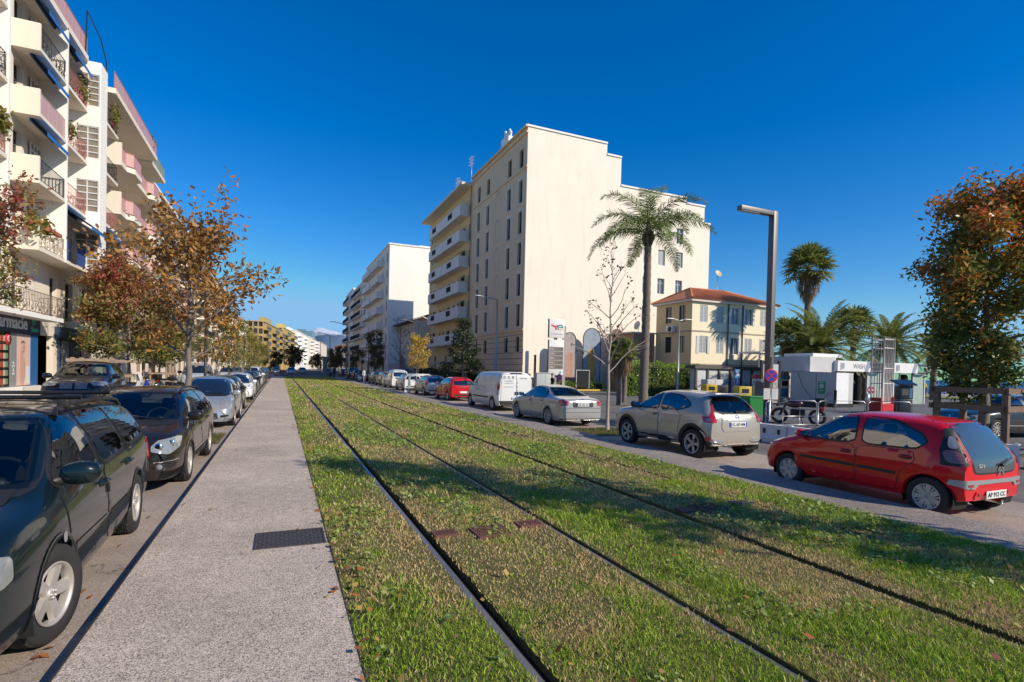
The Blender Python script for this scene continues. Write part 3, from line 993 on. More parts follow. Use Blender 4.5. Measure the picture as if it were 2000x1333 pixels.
# tall rounded silver hatchback, long swept headlamps
SPEC['round_hatchback'] = dict(W=.87, Wr=.64, zb=.2, top=[(-2.0, .94), (-1.96, 1.02), (-1.86, 1.22), (-1.74, 1.40), (-1.5, 1.47), (-.8, 1.515), (-.2, 1.52), (.25, 1.48), (.5, 1.41), (.95, 1.18), (1.3, .995), (1.5, .93), (1.8, .84), (2.03, .73), (2.13, .62), (2.17, .54)],
    belt=[(-2, .99), (-1, .97), (0, .94), (1.2, .90), (2.1, .72)], ax=(1.305, -1.305), rw=.32, ra=.37, ww=.2, rim=(9, 'thin'), rr=.66, see=False, lip=(.02, 0),
    side=[[(1.12, .96), (.8, 1.16), (.42, 1.385), (.1, 1.425), (.05, .965)], [(-.05, .965), (-.03, 1.43), (-.75, 1.41), (-1.2, 1.27), (-1.3, 1.06), (-1.0, .985)]],
    wind=[(.68, .985), (.68, 1.03), (.53, 1.44)], rearwin=[(.58, .98), (.56, 1.05), (.50, 1.39)],
    bits=[('headlight', 38, [(.30, .60), (.62, .60), (.86, .74), (.97, .90), (.80, .90), (.52, .78)], CLEAR_LENS, True, .008, .1),
          ('tail_light', 150, [(.62, .80), (.86, .80), (.80, 1.06), (.66, 1.06)], RED_LENS, True, .008, .1),
          ('fog_lamp_housing', 22, [(.40, .33), (.66, .36), (.66, .42), (.40, .40)], BLACK, True, .006, .1)],
    doors=[[(1.0, .33), (1.07, .6), (1.12, .92), (.04, .94), (.0, .29)]], handles=[(.14, .85)],
    mirror=(1.02, .98, 1.0), plateF=(.50, ''), plateR=(.62, ''),
    fx=[slats('front', .46, .30, .475, 4, TRIM), oval_badge('front', .66, .06), slats('front', .28, .56, .60, 1, CHROME, 'upper_grille')])

# compact hatchback used for several cars in both rows
SPEC['small_hatchback'] = dict(W=.84, Wr=.62, zb=.2, lev=2, detail=0, top=[(-1.83, .93), (-1.79, 1.02), (-1.69, 1.22), (-1.57, 1.39), (-1.35, 1.445), (-.7, 1.48), (-.1, 1.475), (.3, 1.43), (.52, 1.37), (.95, 1.14), (1.25, .985), (1.45, .935), (1.75, .865), (1.93, .76), (2.02, .65), (2.05, .58)],
    belt=[(-1.9, .97), (-1, .96), (0, .93), (1.2, .89), (2.0, .74)], ax=(1.24, -1.24), rw=.305, ra=.355, ww=.185, rim=(6, 'cover'), rr=.66, see=False, lip=(.02, 0),
    side=[[(1.05, .95), (.75, 1.13), (.42, 1.35), (.1, 1.385), (.05, .955)], [(-.05, .955), (-.03, 1.39), (-.75, 1.37), (-1.15, 1.23), (-1.22, 1.05), (-1.0, .975)]],
    wind=[(.66, .975), (.66, 1.02), (.52, 1.40)], rearwin=[(.57, .98), (.56, 1.05), (.49, 1.38)],
    bits=[('headlight', 36, [(.34, .62), (.62, .62), (.84, .72), (.92, .84), (.74, .84), (.44, .76)], CLEAR_LENS, True, .008, .1),
          ('tail_light', 150, [(.60, .78), (.83, .78), (.78, 1.03), (.64, 1.05)], RED_LENS, True, .01, .1),
          ('bumper_insert', 'rear', [(.60, .33), (.60, .42), (0, .42), (0, .33)], TRIM, False, .008, 0)],
    doors=[[(.95, .33), (1.02, .6), (1.06, .91), (.04, .93), (.0, .29)], [(-.03, .29), (0, .93), (-.98, .95), (-1.03, .8), (-.84, .6), (-.75, .29)]], handles=[(.14, .83), (-.86, .85)],
    mirror=(.97, .97, .95), plateF=(.46, ''), plateR=(.55, ''),
    fx=[slats('front', .42, .28, .42, 3, TRIM), slats('front', .30, .58, .66, 2, CHROME, 'upper_grille'), oval_badge('rear', .86, .05)])

# grey-beige compact crossover with swollen arches
SPEC['crossover'] = dict(W=.882, Wr=.60, zb=.27, top=[(-1.78, .98), (-1.74, 1.06), (-1.64, 1.24), (-1.50, 1.44), (-1.3, 1.515), (-.8, 1.55), (-.2, 1.568), (.2, 1.55), (.42, 1.50), (.75, 1.31), (1.1, 1.135), (1.25, 1.09), (1.6, 1.04), (1.9, .96), (2.06, .85), (2.12, .74)],
    belt=[(-1.8, 1.05), (-1.2, 1.06), (-.3, 1.03), (.9, 1.02), (1.5, .98), (2.1, .86)], ax=(1.265, -1.265), rw=.34, ra=.405, ww=.215, rim=(5, 'double'), rr=.70, see=True, cowl=1.0, lip=(.075, 1),
    plan=[(-1.78, .86), (-1.7, .92), (-1.5, .985), (-1.2, 1.01), (-.6, .965), (.5, .965), (1.1, 1.01), (1.5, .99), (1.85, .92), (2.05, .82), (2.12, .72)],
    side=[[(.92, 1.075), (.68, 1.24), (.40, 1.42), (.12, 1.455), (.06, 1.075)], [(-.05, 1.08), (-.02, 1.458), (-.62, 1.42), (-1.0, 1.28), (-1.08, 1.20), (-.72, 1.10)]],
    wind=[(.64, 1.10), (.64, 1.15), (.50, 1.47)], rearwin=[(.40, 1.065), (.60, 1.13), (.60, 1.22), (.47, 1.465)], rwipe=(.0, 1.10, .42, 1.12),
    bits=[('tail_light', 150, [(.50, .865), (.82, .865), (.86, 1.0), (.68, 1.0), (.62, 1.13), (.60, 1.26), (.545, 1.26), (.56, 1.05), (.50, .97)], RED_LENS, True, .010, .06),
          ('tail_light', 150, [(.66, .895), (.76, .895), (.76, .965), (.66, .965)], CLEAR_LENS, True, .018, .15),
          ('tailgate_panel', 'rear', [(.42, .66), (.48, .74), (.46, 1.0), (.36, 1.045), (0, 1.045), (0, .66)], PAINT, False, .012, 0),
          ('bumper', 'rear', [(.86, .27), (.86, .44), (.6, .40), (.34, .34), (0, .34), (0, .27)], TRIM, False, .010, 0),
          ('bumper_trim', 'rear', [(.80, .44), (.78, .50), (.50, .50), (.40, .43), (.55, .40)], SILVER_TRIM, True, .016, .1),
          ('bumper_trim', 'rear', [(.28, .27), (.26, .36), (0, .36), (0, .27)], SILVER_TRIM, False, .02, 0),
          ('fog_lamp', 150, [(.66, .46), (.72, .42), (.78, .46), (.78, .52), (.72, .56), (.66, .52)], RED_LENS, True, .02, .2),
          ('fog_lamp', 'rear', [(.09, .30), (.09, .345), (0, .345), (0, .30)], RED_LENS, False, .03, 0),
          ('headlight', 34, [(.44, .66), (.58, .60), (.70, .66), (.70, .76), (.58, .80), (.46, .74)], CLEAR_LENS, True, .01, .2),
          ('side_lamp', 40, [(.50, .92), (.70, .98), (.88, 1.05), (.74, 1.03), (.52, .95)], CLEAR_LENS, True, .012, .1),
          ('sill', 'side', [(.82, .27), (.82, .34), (-.82, .34), (-.82, .27)], TRIM, True, .012, 0),
          ('brake_light', 'rear', [(.10, 1.502), (.10, 1.525), (0, 1.53), (0, 1.502)], RED_LENS, False, .01, 0)],
    doors=[[(.80, .37), (.96, .7), (.98, 1.03), (.0, 1.05), (-.03, .36)], [(-.06, .36), (-.03, 1.05), (-.62, 1.08), (-.86, .98), (-.80, .72), (-.74, .36)]], handles=[(.12, .93)],
    mirror=(.88, 1.07, 1.1), mmat=1, plateR=(.82, 'FC-187-WM'), aerial=(-1.0, .25),
    fx=[oval_badge('rear', .985, .055), strip('boot_handle', [(-.32, .925), (.32, .925)], .035, SILVER_TRIM, 'rear', .02), box_part('spoiler', [PAINT], ((-.5, -1.60, 1.50), (.5, -1.38, 1.525), 0)), exhaust(-.45, -1.72, .26),
        strip('wheel_arch_bulge', [(-.78, .95), (-.95, 1.03), (-1.25, 1.06), (-1.55, 1.02)], .03, PAINT)])

# silver saloon
SPEC['saloon'] = dict(W=.885, Wr=.625, zb=.18, top=[(-2.41, .93), (-2.37, .985), (-2.2, 1.025), (-1.85, 1.05), (-1.70, 1.07), (-1.35, 1.22), (-1.0, 1.36), (-.75, 1.415), (-.3, 1.445), (.1, 1.435), (.38, 1.385), (.8, 1.17), (1.2, .985), (1.35, .95), (1.7, .90), (1.95, .84), (2.1, .75), (2.17, .65)],
    belt=[(-2.4, 1.03), (-1, .975), (0, .945), (1.2, .905), (2.1, .80)], ax=(1.38, -1.38), rw=.33, ra=.375, ww=.22, rim=(9, 'thin'), rr=.74, see=True, cowl=1.1, lip=(.018, 0),
    plan=[(-2.41, .87), (-2.33, .93), (-2.1, .975), (-1.6, 1), (1.3, 1), (1.7, .97), (1.98, .92), (2.11, .84), (2.17, .74)],
    side=[[(.98, .955), (.68, 1.13), (.36, 1.32), (.08, 1.365), (.04, .965)], [(-.06, .965), (-.04, 1.37), (-.6, 1.35), (-1.0, 1.225), (-1.22, 1.06), (-1.1, .995)]],
    wind=[(.66, .975), (.66, 1.02), (.53, 1.365)], rearwin=[(.66, 1.085), (.62, 1.14), (.50, 1.365)],
    bits=[('tail_light', 148, [(.46, .76), (.84, .755), (.88, .84), (.86, .93), (.62, .955), (.44, .90)], RED_LENS, True, .008, .08),
          ('tail_light', 148, [(.50, .80), (.84, .795), (.84, .825), (.50, .825)], CLEAR_LENS, True, .014, .1),
          ('number_plate_recess', 'rear', [(.40, .70), (.42, .88), (0, .88), (0, .70)], TRIM, False, .008, 0),
          ('bumper', 'rear', [(.80, .21), (.80, .30), (0, .30), (0, .21)], TRIM, False, .010, 0),
          ('headlight', 34, [(.40, .62), (.84, .66), (.90, .80), (.60, .79), (.42, .72)], CLEAR_LENS, True, .008, .1)],
    doors=[[(.95, .31), (1.02, .6), (1.05, .92), (.0, .945), (-.03, .27)], [(-.06, .27), (-.03, .945), (-1.0, .97), (-1.06, .8), (-.9, .6), (-.82, .27)]], handles=[(.10, .83), (-.88, .86)],
    mirror=(.92, .975, .95), plateR=(.785, 'CK-453-KG'),
    fx=[star_badge('rear', .965, .045), exhaust(.62, -2.38, .22), strip('boot_trim', [(-.4, .905), (.4, .905)], .022, CHROME, 'rear', .014), strip('bumper_trim', [(-.72, .52), (.72, .52)], .012, BLACK, 'rear', .004), strip('bumper_trim', [(-.72, .66), (.72, .66)], .01, BLACK, 'rear', .003)])

# white panel van
VAN_T = [(-2.38, 1.62), (-2.37, 1.74), (-2.32, 1.83), (-2.2, 1.885), (-1.2, 1.905), (0, 1.905), (.55, 1.89), (.85, 1.83), (1.1, 1.71), (1.5, 1.40), (1.8, 1.19), (1.98, 1.12), (2.2, 1.03), (2.34, .90), (2.39, .78)]


def van_doors(root, skin):
    for sx in (1, -1):
        q = MB()
        pl = [(sx * .01, .50), (sx * .80, .50), (sx * .78, 1.0), (sx * .74, 1.74), (sx * .01, 1.76)]
        skin.line(q, pl, .016, 'rear', 1, .004, 1, .06, True); skin.patch(q, shrink(pl, .006), 'rear', 1, .008, 0, .1)
        d = q.build('rear_door', [PAINT, BLACK], root)
        h = MB(); a = skin.hit(Vector((sx * .06, 0, .86)), Y, .03); h.box(a - Vector((.025, .02, .08)), a + Vector((.025, .015, .08)), 0, None, .01); h.build('handle', BLACK, d)
    for (s, size, x, z, w) in (('D . D . M', .19, -.40, 1.60, .52), ('PLOMBERIE', .06, -.40, 1.44, .40), ('CHAUFFAGE - CLIM', .05, -.40, 1.34, .44), ('06 12 45 18 30', .06, -.42, 1.16, .46), ('depannage', .09, .36, 1.58, .34)):
        h = skin.hit(Vector((x, 0, z)), Y, .02)
        text('lettering', s, size, frame(h, X, Z), INK if size > .1 else M('grey_print', (.12, .12, .2), .5), root, w, .001)


SPEC['panel_van'] = dict(W=.95, Wr=.80, zb=.22, lev=3, detail=0, top=VAN_T, belt=[(-2.4, 1.10), (1, 1.10), (1.6, 1.06), (2.3, .98)], ax=(1.6, -1.6), rw=.335, ra=.40, ww=.22, rim=(6, 'cover'), rr=.6, see=False, lip=(.03, 0), bulR=.03,
    plan=[(-2.38, .93), (-2.3, .97), (-2.0, 1), (1.5, 1), (1.9, .95), (2.2, .90), (2.34, .84), (2.39, .76)],
    side=[[(1.62, 1.15), (1.35, 1.40), (1.05, 1.62), (.62, 1.66), (.60, 1.15)]],
    wind=[(.74, 1.20), (.74, 1.27), (.64, 1.72)], rearwin=[(.30, 1.79), (.30, 1.80)],
    bits=[('tail_light', 150, [(.74, .80), (.90, .80), (.90, 1.32), (.80, 1.36), (.74, 1.30)], RED_LENS, True, .012, .1),
          ('headlight', 34, [(.44, .78), (.82, .80), (.98, 1.02), (.80, 1.02), (.5, .92)], CLEAR_LENS, True, .008, .1),
          ('side_panel', 'side', [(.45, 1.14), (.45, 1.66), (-.62, 1.68), (-.62, 1.14)], PAINT, True, .010, .06),
          ('side_panel', 'side', [(-.74, 1.14), (-.74, 1.68), (-2.02, 1.66), (-2.05, 1.2)], PAINT, True, .010, .06),
          ('bumper', 'rear', [(.88, .30), (.88, .50), (0, .50), (0, .30)], TRIM, False, .03, 0)],
    doors=[[(1.22, .36), (1.38, .7), (1.42, 1.12), (.54, 1.12), (.52, .34)], [(.48, .34), (.5, 1.12), (-.64, 1.12), (-.66, .34)]], handles=[(.68, .98), (.34, .98)],
    mirror=(1.5, 1.16, 1.35), mmat=1, plateR=(.62, 'DB-734-RS'), fx=[van_doors, strip('side_rubbing_strip', [(1.1, .62), (-1.15, .62)], .07, TRIM)])

# tall white people carrier / small van for the rows
SPEC['people_carrier'] = dict(W=.89, Wr=.70, zb=.2, lev=2, detail=0, top=[(-2.05, 1.05), (-2.03, 1.2), (-1.96, 1.5), (-1.86, 1.68), (-1.6, 1.75), (-.8, 1.79), (0, 1.78), (.4, 1.73), (.65, 1.64), (1.05, 1.36), (1.4, 1.13), (1.55, 1.06), (1.85, .97), (2.1, .84), (2.2, .68)],
    belt=[(-2.05, 1.06), (0, 1.05), (1.2, 1.0), (2.1, .84)], ax=(1.38, -1.3), rw=.325, ra=.375, ww=.2, rim=(7, 'cover'), see=False, lip=(.02, 0),
    side=[[(1.22, 1.08), (.9, 1.33), (.58, 1.57), (.2, 1.62), (.15, 1.08)], [(.05, 1.08), (.06, 1.62), (-.85, 1.63), (-.85, 1.1)], [(-.95, 1.1), (-.95, 1.62), (-1.7, 1.58), (-1.78, 1.15)]],
    wind=[(.72, 1.10), (.72, 1.16), (.60, 1.66)], rearwin=[(.62, 1.12), (.56, 1.62)],
    bits=[('headlight', 34, [(.36, .70), (.80, .74), (.92, .96), (.72, .95), (.42, .84)], CLEAR_LENS, True, .008, .1),
          ('tail_light', 150, [(.70, 1.02), (.86, 1.02), (.80, 1.62), (.70, 1.64)], RED_LENS, True, .012, .1)],
    doors=[[(1.05, .34), (1.15, .65), (1.2, 1.04), (.1, 1.05), (.08, .3)]], handles=[(.2, .95)], mirror=(1.12, 1.1, 1.1), plateF=(.5, ''), plateR=(.80, ''),
    fx=[slats('front', .42, .30, .44, 3, TRIM), slats('front', .34, .66, .74, 2, CHROME, 'upper_grille')])

# dark luxury off-roader facing us on the left
SPEC['tall_offroader'] = dict(W=.97, Wr=.70, zb=.28, top=[(-2.4, 1.12), (-2.35, 1.25), (-2.22, 1.5), (-2.05, 1.67), (-1.7, 1.73), (-.8, 1.765), (-.1, 1.76), (.3, 1.71), (.5, 1.65), (.9, 1.42), (1.25, 1.22), (1.4, 1.19), (1.9, 1.13), (2.2, 1.06), (2.38, .95), (2.45, .85)],
    belt=[(-2.3, 1.18), (0, 1.12), (1.2, 1.08), (2.3, .96)], ax=(1.5, -1.43), rw=.38, ra=.44, ww=.26, rim=(7, 'double'), rr=.7, see=True, cowl=1.1, lip=(.03, 0),
    plan=[(-2.4, .86), (-2.3, .93), (-2, .98), (-1.5, 1), (1.6, 1), (2.0, .97), (2.25, .93), (2.38, .88), (2.45, .80)],
    side=[[(1.05, 1.14), (.75, 1.37), (.42, 1.58), (.1, 1.63), (.05, 1.15)], [(-.05, 1.15), (-.03, 1.635), (-.85, 1.61), (-.98, 1.18)], [(-1.08, 1.19), (-.96, 1.6), (-1.65, 1.54), (-1.95, 1.32), (-1.85, 1.23)]],
    wind=[(.74, 1.22), (.74, 1.27), (.60, 1.65)], rearwin=[(.66, 1.2), (.6, 1.58)],
    bits=[('headlight', 28, [(.40, .92), (.72, .90), (.98, .97), (.98, 1.05), (.70, 1.05), (.42, 1.03)], CLEAR_LENS, True, .008, .08),
          ('fog_lamp_housing', 22, [(.50, .50), (.84, .50), (.84, .62), (.52, .60)], TRIM, True, .008, .12),
          ('tail_light', 150, [(.60, .98), (.92, .98), (.90, 1.14), (.64, 1.14)], RED_LENS, True, .008, .1),
          ('front_skid_plate', 'front', [(.60, .32), (.50, .42), (0, .42), (0, .32)], SILVER_TRIM, False, .012, 0)],
    doors=[[(1.03, .45), (1.12, .75), (1.15, 1.1), (.02, 1.12), (0, .42)], [(-.03, .42), (0, 1.12), (-1.0, 1.14), (-1.05, .95), (-.9, .72), (-.8, .42)]], handles=[(.15, 1.0), (-.85, 1.02)], mirror=(1.0, 1.17, 1.1),
    plateF=(.68, 'BW-962-FS'), fx=[slats('front', .36, .80, 1.03, 9, SILVER_TRIM, 'kidney_grille', BLACK, True, .03, .02), round_badge('front', 1.085, .04), slats('front', .45, .46, .58, 3, TRIM, 'lower_grille')])
# ------------------------------------------------------------------ ground, track bed, grass
rng = np.random.default_rng(7)


def vnoise(x, y, sc, seed):
    g = np.random.default_rng(seed).random((128, 128))
    x = np.asarray(x) * sc; y = np.asarray(y) * sc
    xi = np.floor(x).astype(int); yi = np.floor(y).astype(int); fx = x - xi; fy = y - yi
    fx = fx * fx * (3 - 2 * fx); fy = fy * fy * (3 - 2 * fy)
    a = g[xi % 128, yi % 128]; b = g[(xi + 1) % 128, yi % 128]; c = g[xi % 128, (yi + 1) % 128]; d = g[(xi + 1) % 128, (yi + 1) % 128]
    return (a * (1 - fx) + b * fx) * (1 - fy) + (c * (1 - fx) + d * fx) * fy


def aggregate(name, cols, scale, rough=.8, mottle=(.74, 1.14)):
    m, nt, b = nodes(name); L = nt.links.new
    tc = N(nt, 'ShaderNodeTexCoord')
    vo = N(nt, 'ShaderNodeTexVoronoi', Scale=scale); L(tc.outputs['Object'], vo.inputs['Vector'])
    sp = N(nt, 'ShaderNodeSeparateColor'); L(vo.outputs['Color'], sp.inputs[0])
    cr = N(nt, 'ShaderNodeValToRGB'); el = cr.color_ramp.elements
    while len(el) < len(cols): el.new(.5)
    for e, (p, c) in zip(el, cols): e.position = p; e.color = (*c, 1)
    cr.color_ramp.interpolation = 'CONSTANT'
    L(sp.outputs[0], cr.inputs[0])
    nz = N(nt, 'ShaderNodeTexNoise', Scale=.7, Detail=8., Roughness=.65); L(tc.outputs['Object'], nz.inputs['Vector'])
    n3 = N(nt, 'ShaderNodeTexNoise', Scale=9., Detail=4., Roughness=.6); L(tc.outputs['Object'], n3.inputs['Vector'])
    mr = N(nt, 'ShaderNodeMapRange'); mr.inputs[1].default_value = .3; mr.inputs[2].default_value = .7; mr.inputs[3].default_value = mottle[0]; mr.inputs[4].default_value = mottle[1]
    L(nz.outputs[0], mr.inputs[0])
    m3 = N(nt, 'ShaderNodeMapRange'); m3.inputs[1].default_value = .3; m3.inputs[2].default_value = .7; m3.inputs[3].default_value = .88; m3.inputs[4].default_value = 1.1
    L(n3.outputs[0], m3.inputs[0])
    mu = N(nt, 'ShaderNodeMath', operation='MULTIPLY'); L(mr.outputs[0], mu.inputs[0]); L(m3.outputs[0], mu.inputs[1])
    vm = N(nt, 'ShaderNodeVectorMath', operation='SCALE'); L(cr.outputs[0], vm.inputs[0]); L(mu.outputs[0], vm.inputs['Scale'])
    L(vm.outputs[0], b.inputs['Base Color']); b.inputs['Roughness'].default_value = rough
    bp = N(nt, 'ShaderNodeBump', Strength=.35, Distance=.006); L(vo.outputs['Distance'], bp.inputs['Height']); L(bp.outputs[0], b.inputs['Normal'])
    return m


def asphalt(name, base, patchy=.5):
    m, nt, b = nodes(name); L = nt.links.new
    tc = N(nt, 'ShaderNodeTexCoord')
    n1 = N(nt, 'ShaderNodeTexNoise', Scale=.35, Detail=9., Roughness=.7); L(tc.outputs['Object'], n1.inputs['Vector'])
    n2 = N(nt, 'ShaderNodeTexNoise', Scale=130., Detail=2.); L(tc.outputs['Object'], n2.inputs['Vector'])
    cr = N(nt, 'ShaderNodeValToRGB'); el = cr.color_ramp.elements
    el[0].position = .32; el[0].color = (*[c * (1 - patchy * .6) for c in base], 1); el[1].position = .68; el[1].color = (*[c * (1 + patchy * .5) for c in base], 1)
    L(n1.outputs[0], cr.inputs[0])
    mr = N(nt, 'ShaderNodeMapRange'); mr.inputs[1].default_value = .35; mr.inputs[2].default_value = .65; mr.inputs[3].default_value = .6; mr.inputs[4].default_value = 1.4; L(n2.outputs[0], mr.inputs[0])
    vm = N(nt, 'ShaderNodeVectorMath', operation='SCALE'); L(cr.outputs[0], vm.inputs[0]); L(mr.outputs[0], vm.inputs['Scale'])
    # hairline cracks
    vo = N(nt, 'ShaderNodeTexVoronoi', Scale=.55, feature='DISTANCE_TO_EDGE')
    wn = N(nt, 'ShaderNodeTexNoise', Scale=3., Detail=5.); L(tc.outputs['Object'], wn.inputs['Vector'])
    av = N(nt, 'ShaderNodeVectorMath', operation='ADD'); L(tc.outputs['Object'], av.inputs[0]); L(wn.outputs['Color'], av.inputs[1]); L(av.outputs[0], vo.inputs['Vector'])
    cm = N(nt, 'ShaderNodeMapRange'); cm.inputs[2].default_value = .012; cm.inputs[3].default_value = .45; cm.inputs[4].default_value = 1.; L(vo.outputs['Distance'], cm.inputs[0])
    v2 = N(nt, 'ShaderNodeVectorMath', operation='SCALE'); L(vm.outputs[0], v2.inputs[0]); L(cm.outputs[0], v2.inputs['Scale'])
    L(v2.outputs[0], b.inputs['Base Color']); b.inputs['Roughness'].default_value = .82
    bp = N(nt, 'ShaderNodeBump', Strength=.3, Distance=.004); L(n2.outputs[0], bp.inputs['Height']); L(bp.outputs[0], b.inputs['Normal'])
    return m


ASPHALT = asphalt('road_asphalt', (.16, .14, .122))
PARKING = asphalt('parking_asphalt', (.36, .295, .245))
FORECOURT = asphalt('forecourt_concrete', (.13, .128, .13))
PATHM = aggregate('exposed_aggregate', [(0, (.14, .115, .10)), (.12, (.34, .27, .205)), (.34, (.53, .43, .335)), (.62, (.655, .54, .425)), (.85, (.78, .66, .53))], 150.)
PATHM2 = aggregate('grey_aggregate', [(0, (.10, .085, .075)), (.16, (.22, .185, .16)), (.5, (.35, .295, .25)), (.8, (.48, .41, .35))], 120.)
PAVING = aggregate('pavement_stone', [(0, (.30, .27, .25)), (.3, (.36, .33, .30)), (.7, (.40, .37, .33))], 40.)
KERB = M('kerb_stone', (.36, .33, .30), .8, var=.2, scale=4, bump=.2)


def sheet(name, x0, x1, y0, y1, z, mat, thick=0):
    q = MB()
    if thick: q.box((x0, y0, z - thick), (x1, y1, z))
    else: q.quad((x0, y0, z), (x1, y0, z), (x1, y1, z), (x0, y1, z))
    return tag(q.build(name, mat), kind='structure')


sheet('road', -400, 88, -120, 5200, -.10, ASPHALT)
sheet('parking_lane', -3.25, -1.15, -20, 120, -.096, PARKING)
sheet('parking_lane', 8.35, 11.0, -20, 120, -.096, PARKING)
sheet('path', -1.15, .48, -20, 92, .0, PATHM, .22)
sheet('path', 7.22, 8.35, -20, 92, -.02, PATHM2, .22)
sheet('pavement', -11.4, -8.3, -20, 60, .02, PAVING, .22)
sheet('pavement', -11.4, -8.3, 60, 260, .02, PAVING, .22)
sheet('pavement', 18.2, 23.0, 46.5, 130, .02, PAVING, .22)
sheet('forecourt', 20.6, 60, 5.5, 46.2, -.092, FORECOURT)
sheet('tram_paving', -1.1, 8.3, 92.02, 210, -.02, asphalt('tram_paving', (.10, .092, .088)), .1)

# track bed : strips of turf between the rails, rails in their slots
q = MB()
for x in (-1.158, .476, 7.212): q.box((x, -20, -.1), (x + .011, 92, .006 if x < 1 else -.012))
tag(q.build('path_edging', M('steel_edging', (.06, .045, .035), .7, .3)), kind='structure')
m, nt, b = nodes('turf'); L_ = nt.links.new
tc = N(nt, 'ShaderNodeTexCoord')
n1 = N(nt, 'ShaderNodeTexNoise', Scale=.9, Detail=8., Roughness=.7); n2 = N(nt, 'ShaderNodeTexNoise', Scale=35., Detail=6., Roughness=.75)
mp = N(nt, 'ShaderNodeMapping'); mp.inputs['Scale'].default_value = (1.6, .55, 1)
L_(tc.outputs['Object'], mp.inputs[0]); L_(mp.outputs[0], n1.inputs['Vector']); L_(tc.outputs['Object'], n2.inputs['Vector'])
ad = N(nt, 'ShaderNodeMath', operation='MULTIPLY_ADD'); ad.inputs[1].default_value = .75; L_(n2.outputs[0], ad.inputs[0])
sb = N(nt, 'ShaderNodeMath', operation='MULTIPLY_ADD'); sb.inputs[1].default_value = .9; sb.inputs[2].default_value = -.38; L_(n1.outputs[0], sb.inputs[0]); L_(sb.outputs[0], ad.inputs[2])
cr = N(nt, 'ShaderNodeValToRGB'); el = cr.color_ramp.elements
for p_, c_ in ((.5, (.20, .19, .05)), (.62, (.34, .26, .10))): e = el.new(p_); e.color = (*c_, 1)
el[0].position = .30; el[0].color = (.09, .10, .025, 1); el[-1].position = .78; el[-1].color = (.42, .28, .14, 1)
L_(ad.outputs[0], cr.inputs[0]); L_(cr.outputs[0], b.inputs['Base Color']); b.inputs['Roughness'].default_value = .95
bp = N(nt, 'ShaderNodeBump', Strength=1., Distance=.06); L_(n2.outputs[0], bp.inputs['Height']); L_(bp.outputs[0], b.inputs['Normal'])
TURF = m
RAILS = [1.43, 2.92, 4.72, 6.21]
SLOT = [.115, .05, .115, .05]
edges = [.48] + sum([[r - .04, r + s] for r, s in zip(RAILS, SLOT)], []) + [7.22]
q = MB()
for a, b_ in zip(edges[0::2], edges[1::2]): q.box((a, -20, -.12), (b_, 92, -.012))
tag(q.build('turf_base', TURF), kind='structure')
sheet('track_slot', .49, 7.21, -20, 92, -.10, M('slot_shade', (.018, .014, .011), .95))  # near-black slot floor: the groove's shadow is put into the colour
RAILM = M('rail_steel', (.13, .085, .06), .55, .3, var=.35, scale=6)
RAILTOP = M('polished_rail_head', (.40, .35, .31), .42, .8, var=.2, scale=9)
for i, r in enumerate(RAILS):
    q = MB()
    q.box((r - .034, -20, -.085), (r + .034, 210, .014), 0)
    q.box((r - .022, -20, .0142), (r + .026, 210, .0175), 1)
    o = q.build('tram_rail', [RAILM, RAILTOP])
    tag(o, ['steel tram rail nearest the gravel path on the left', 'steel tram rail second from the left path', 'steel tram rail with a dark slot, third from the left path', 'steel tram rail half hidden in grass nearest the right path'][i], 'rail', 'tram rails in the grass')

# grass blades, weeds and fallen leaves
railx = np.array(RAILS)


def dryness(x, y):
    d = np.min(np.abs(x[:, None] - (railx[None, :] + .02)), axis=1)
    near = np.clip(1 - d / .48, 0, 1)
    n = .55 * vnoise(x * 1.5, y * .6, 1.0, 3) + .3 * vnoise(x, y, 3.1, 4) + .15 * vnoise(x, y, 9, 5)
    return np.clip((n - .43) * 3.4 + near * .78, 0, 1)


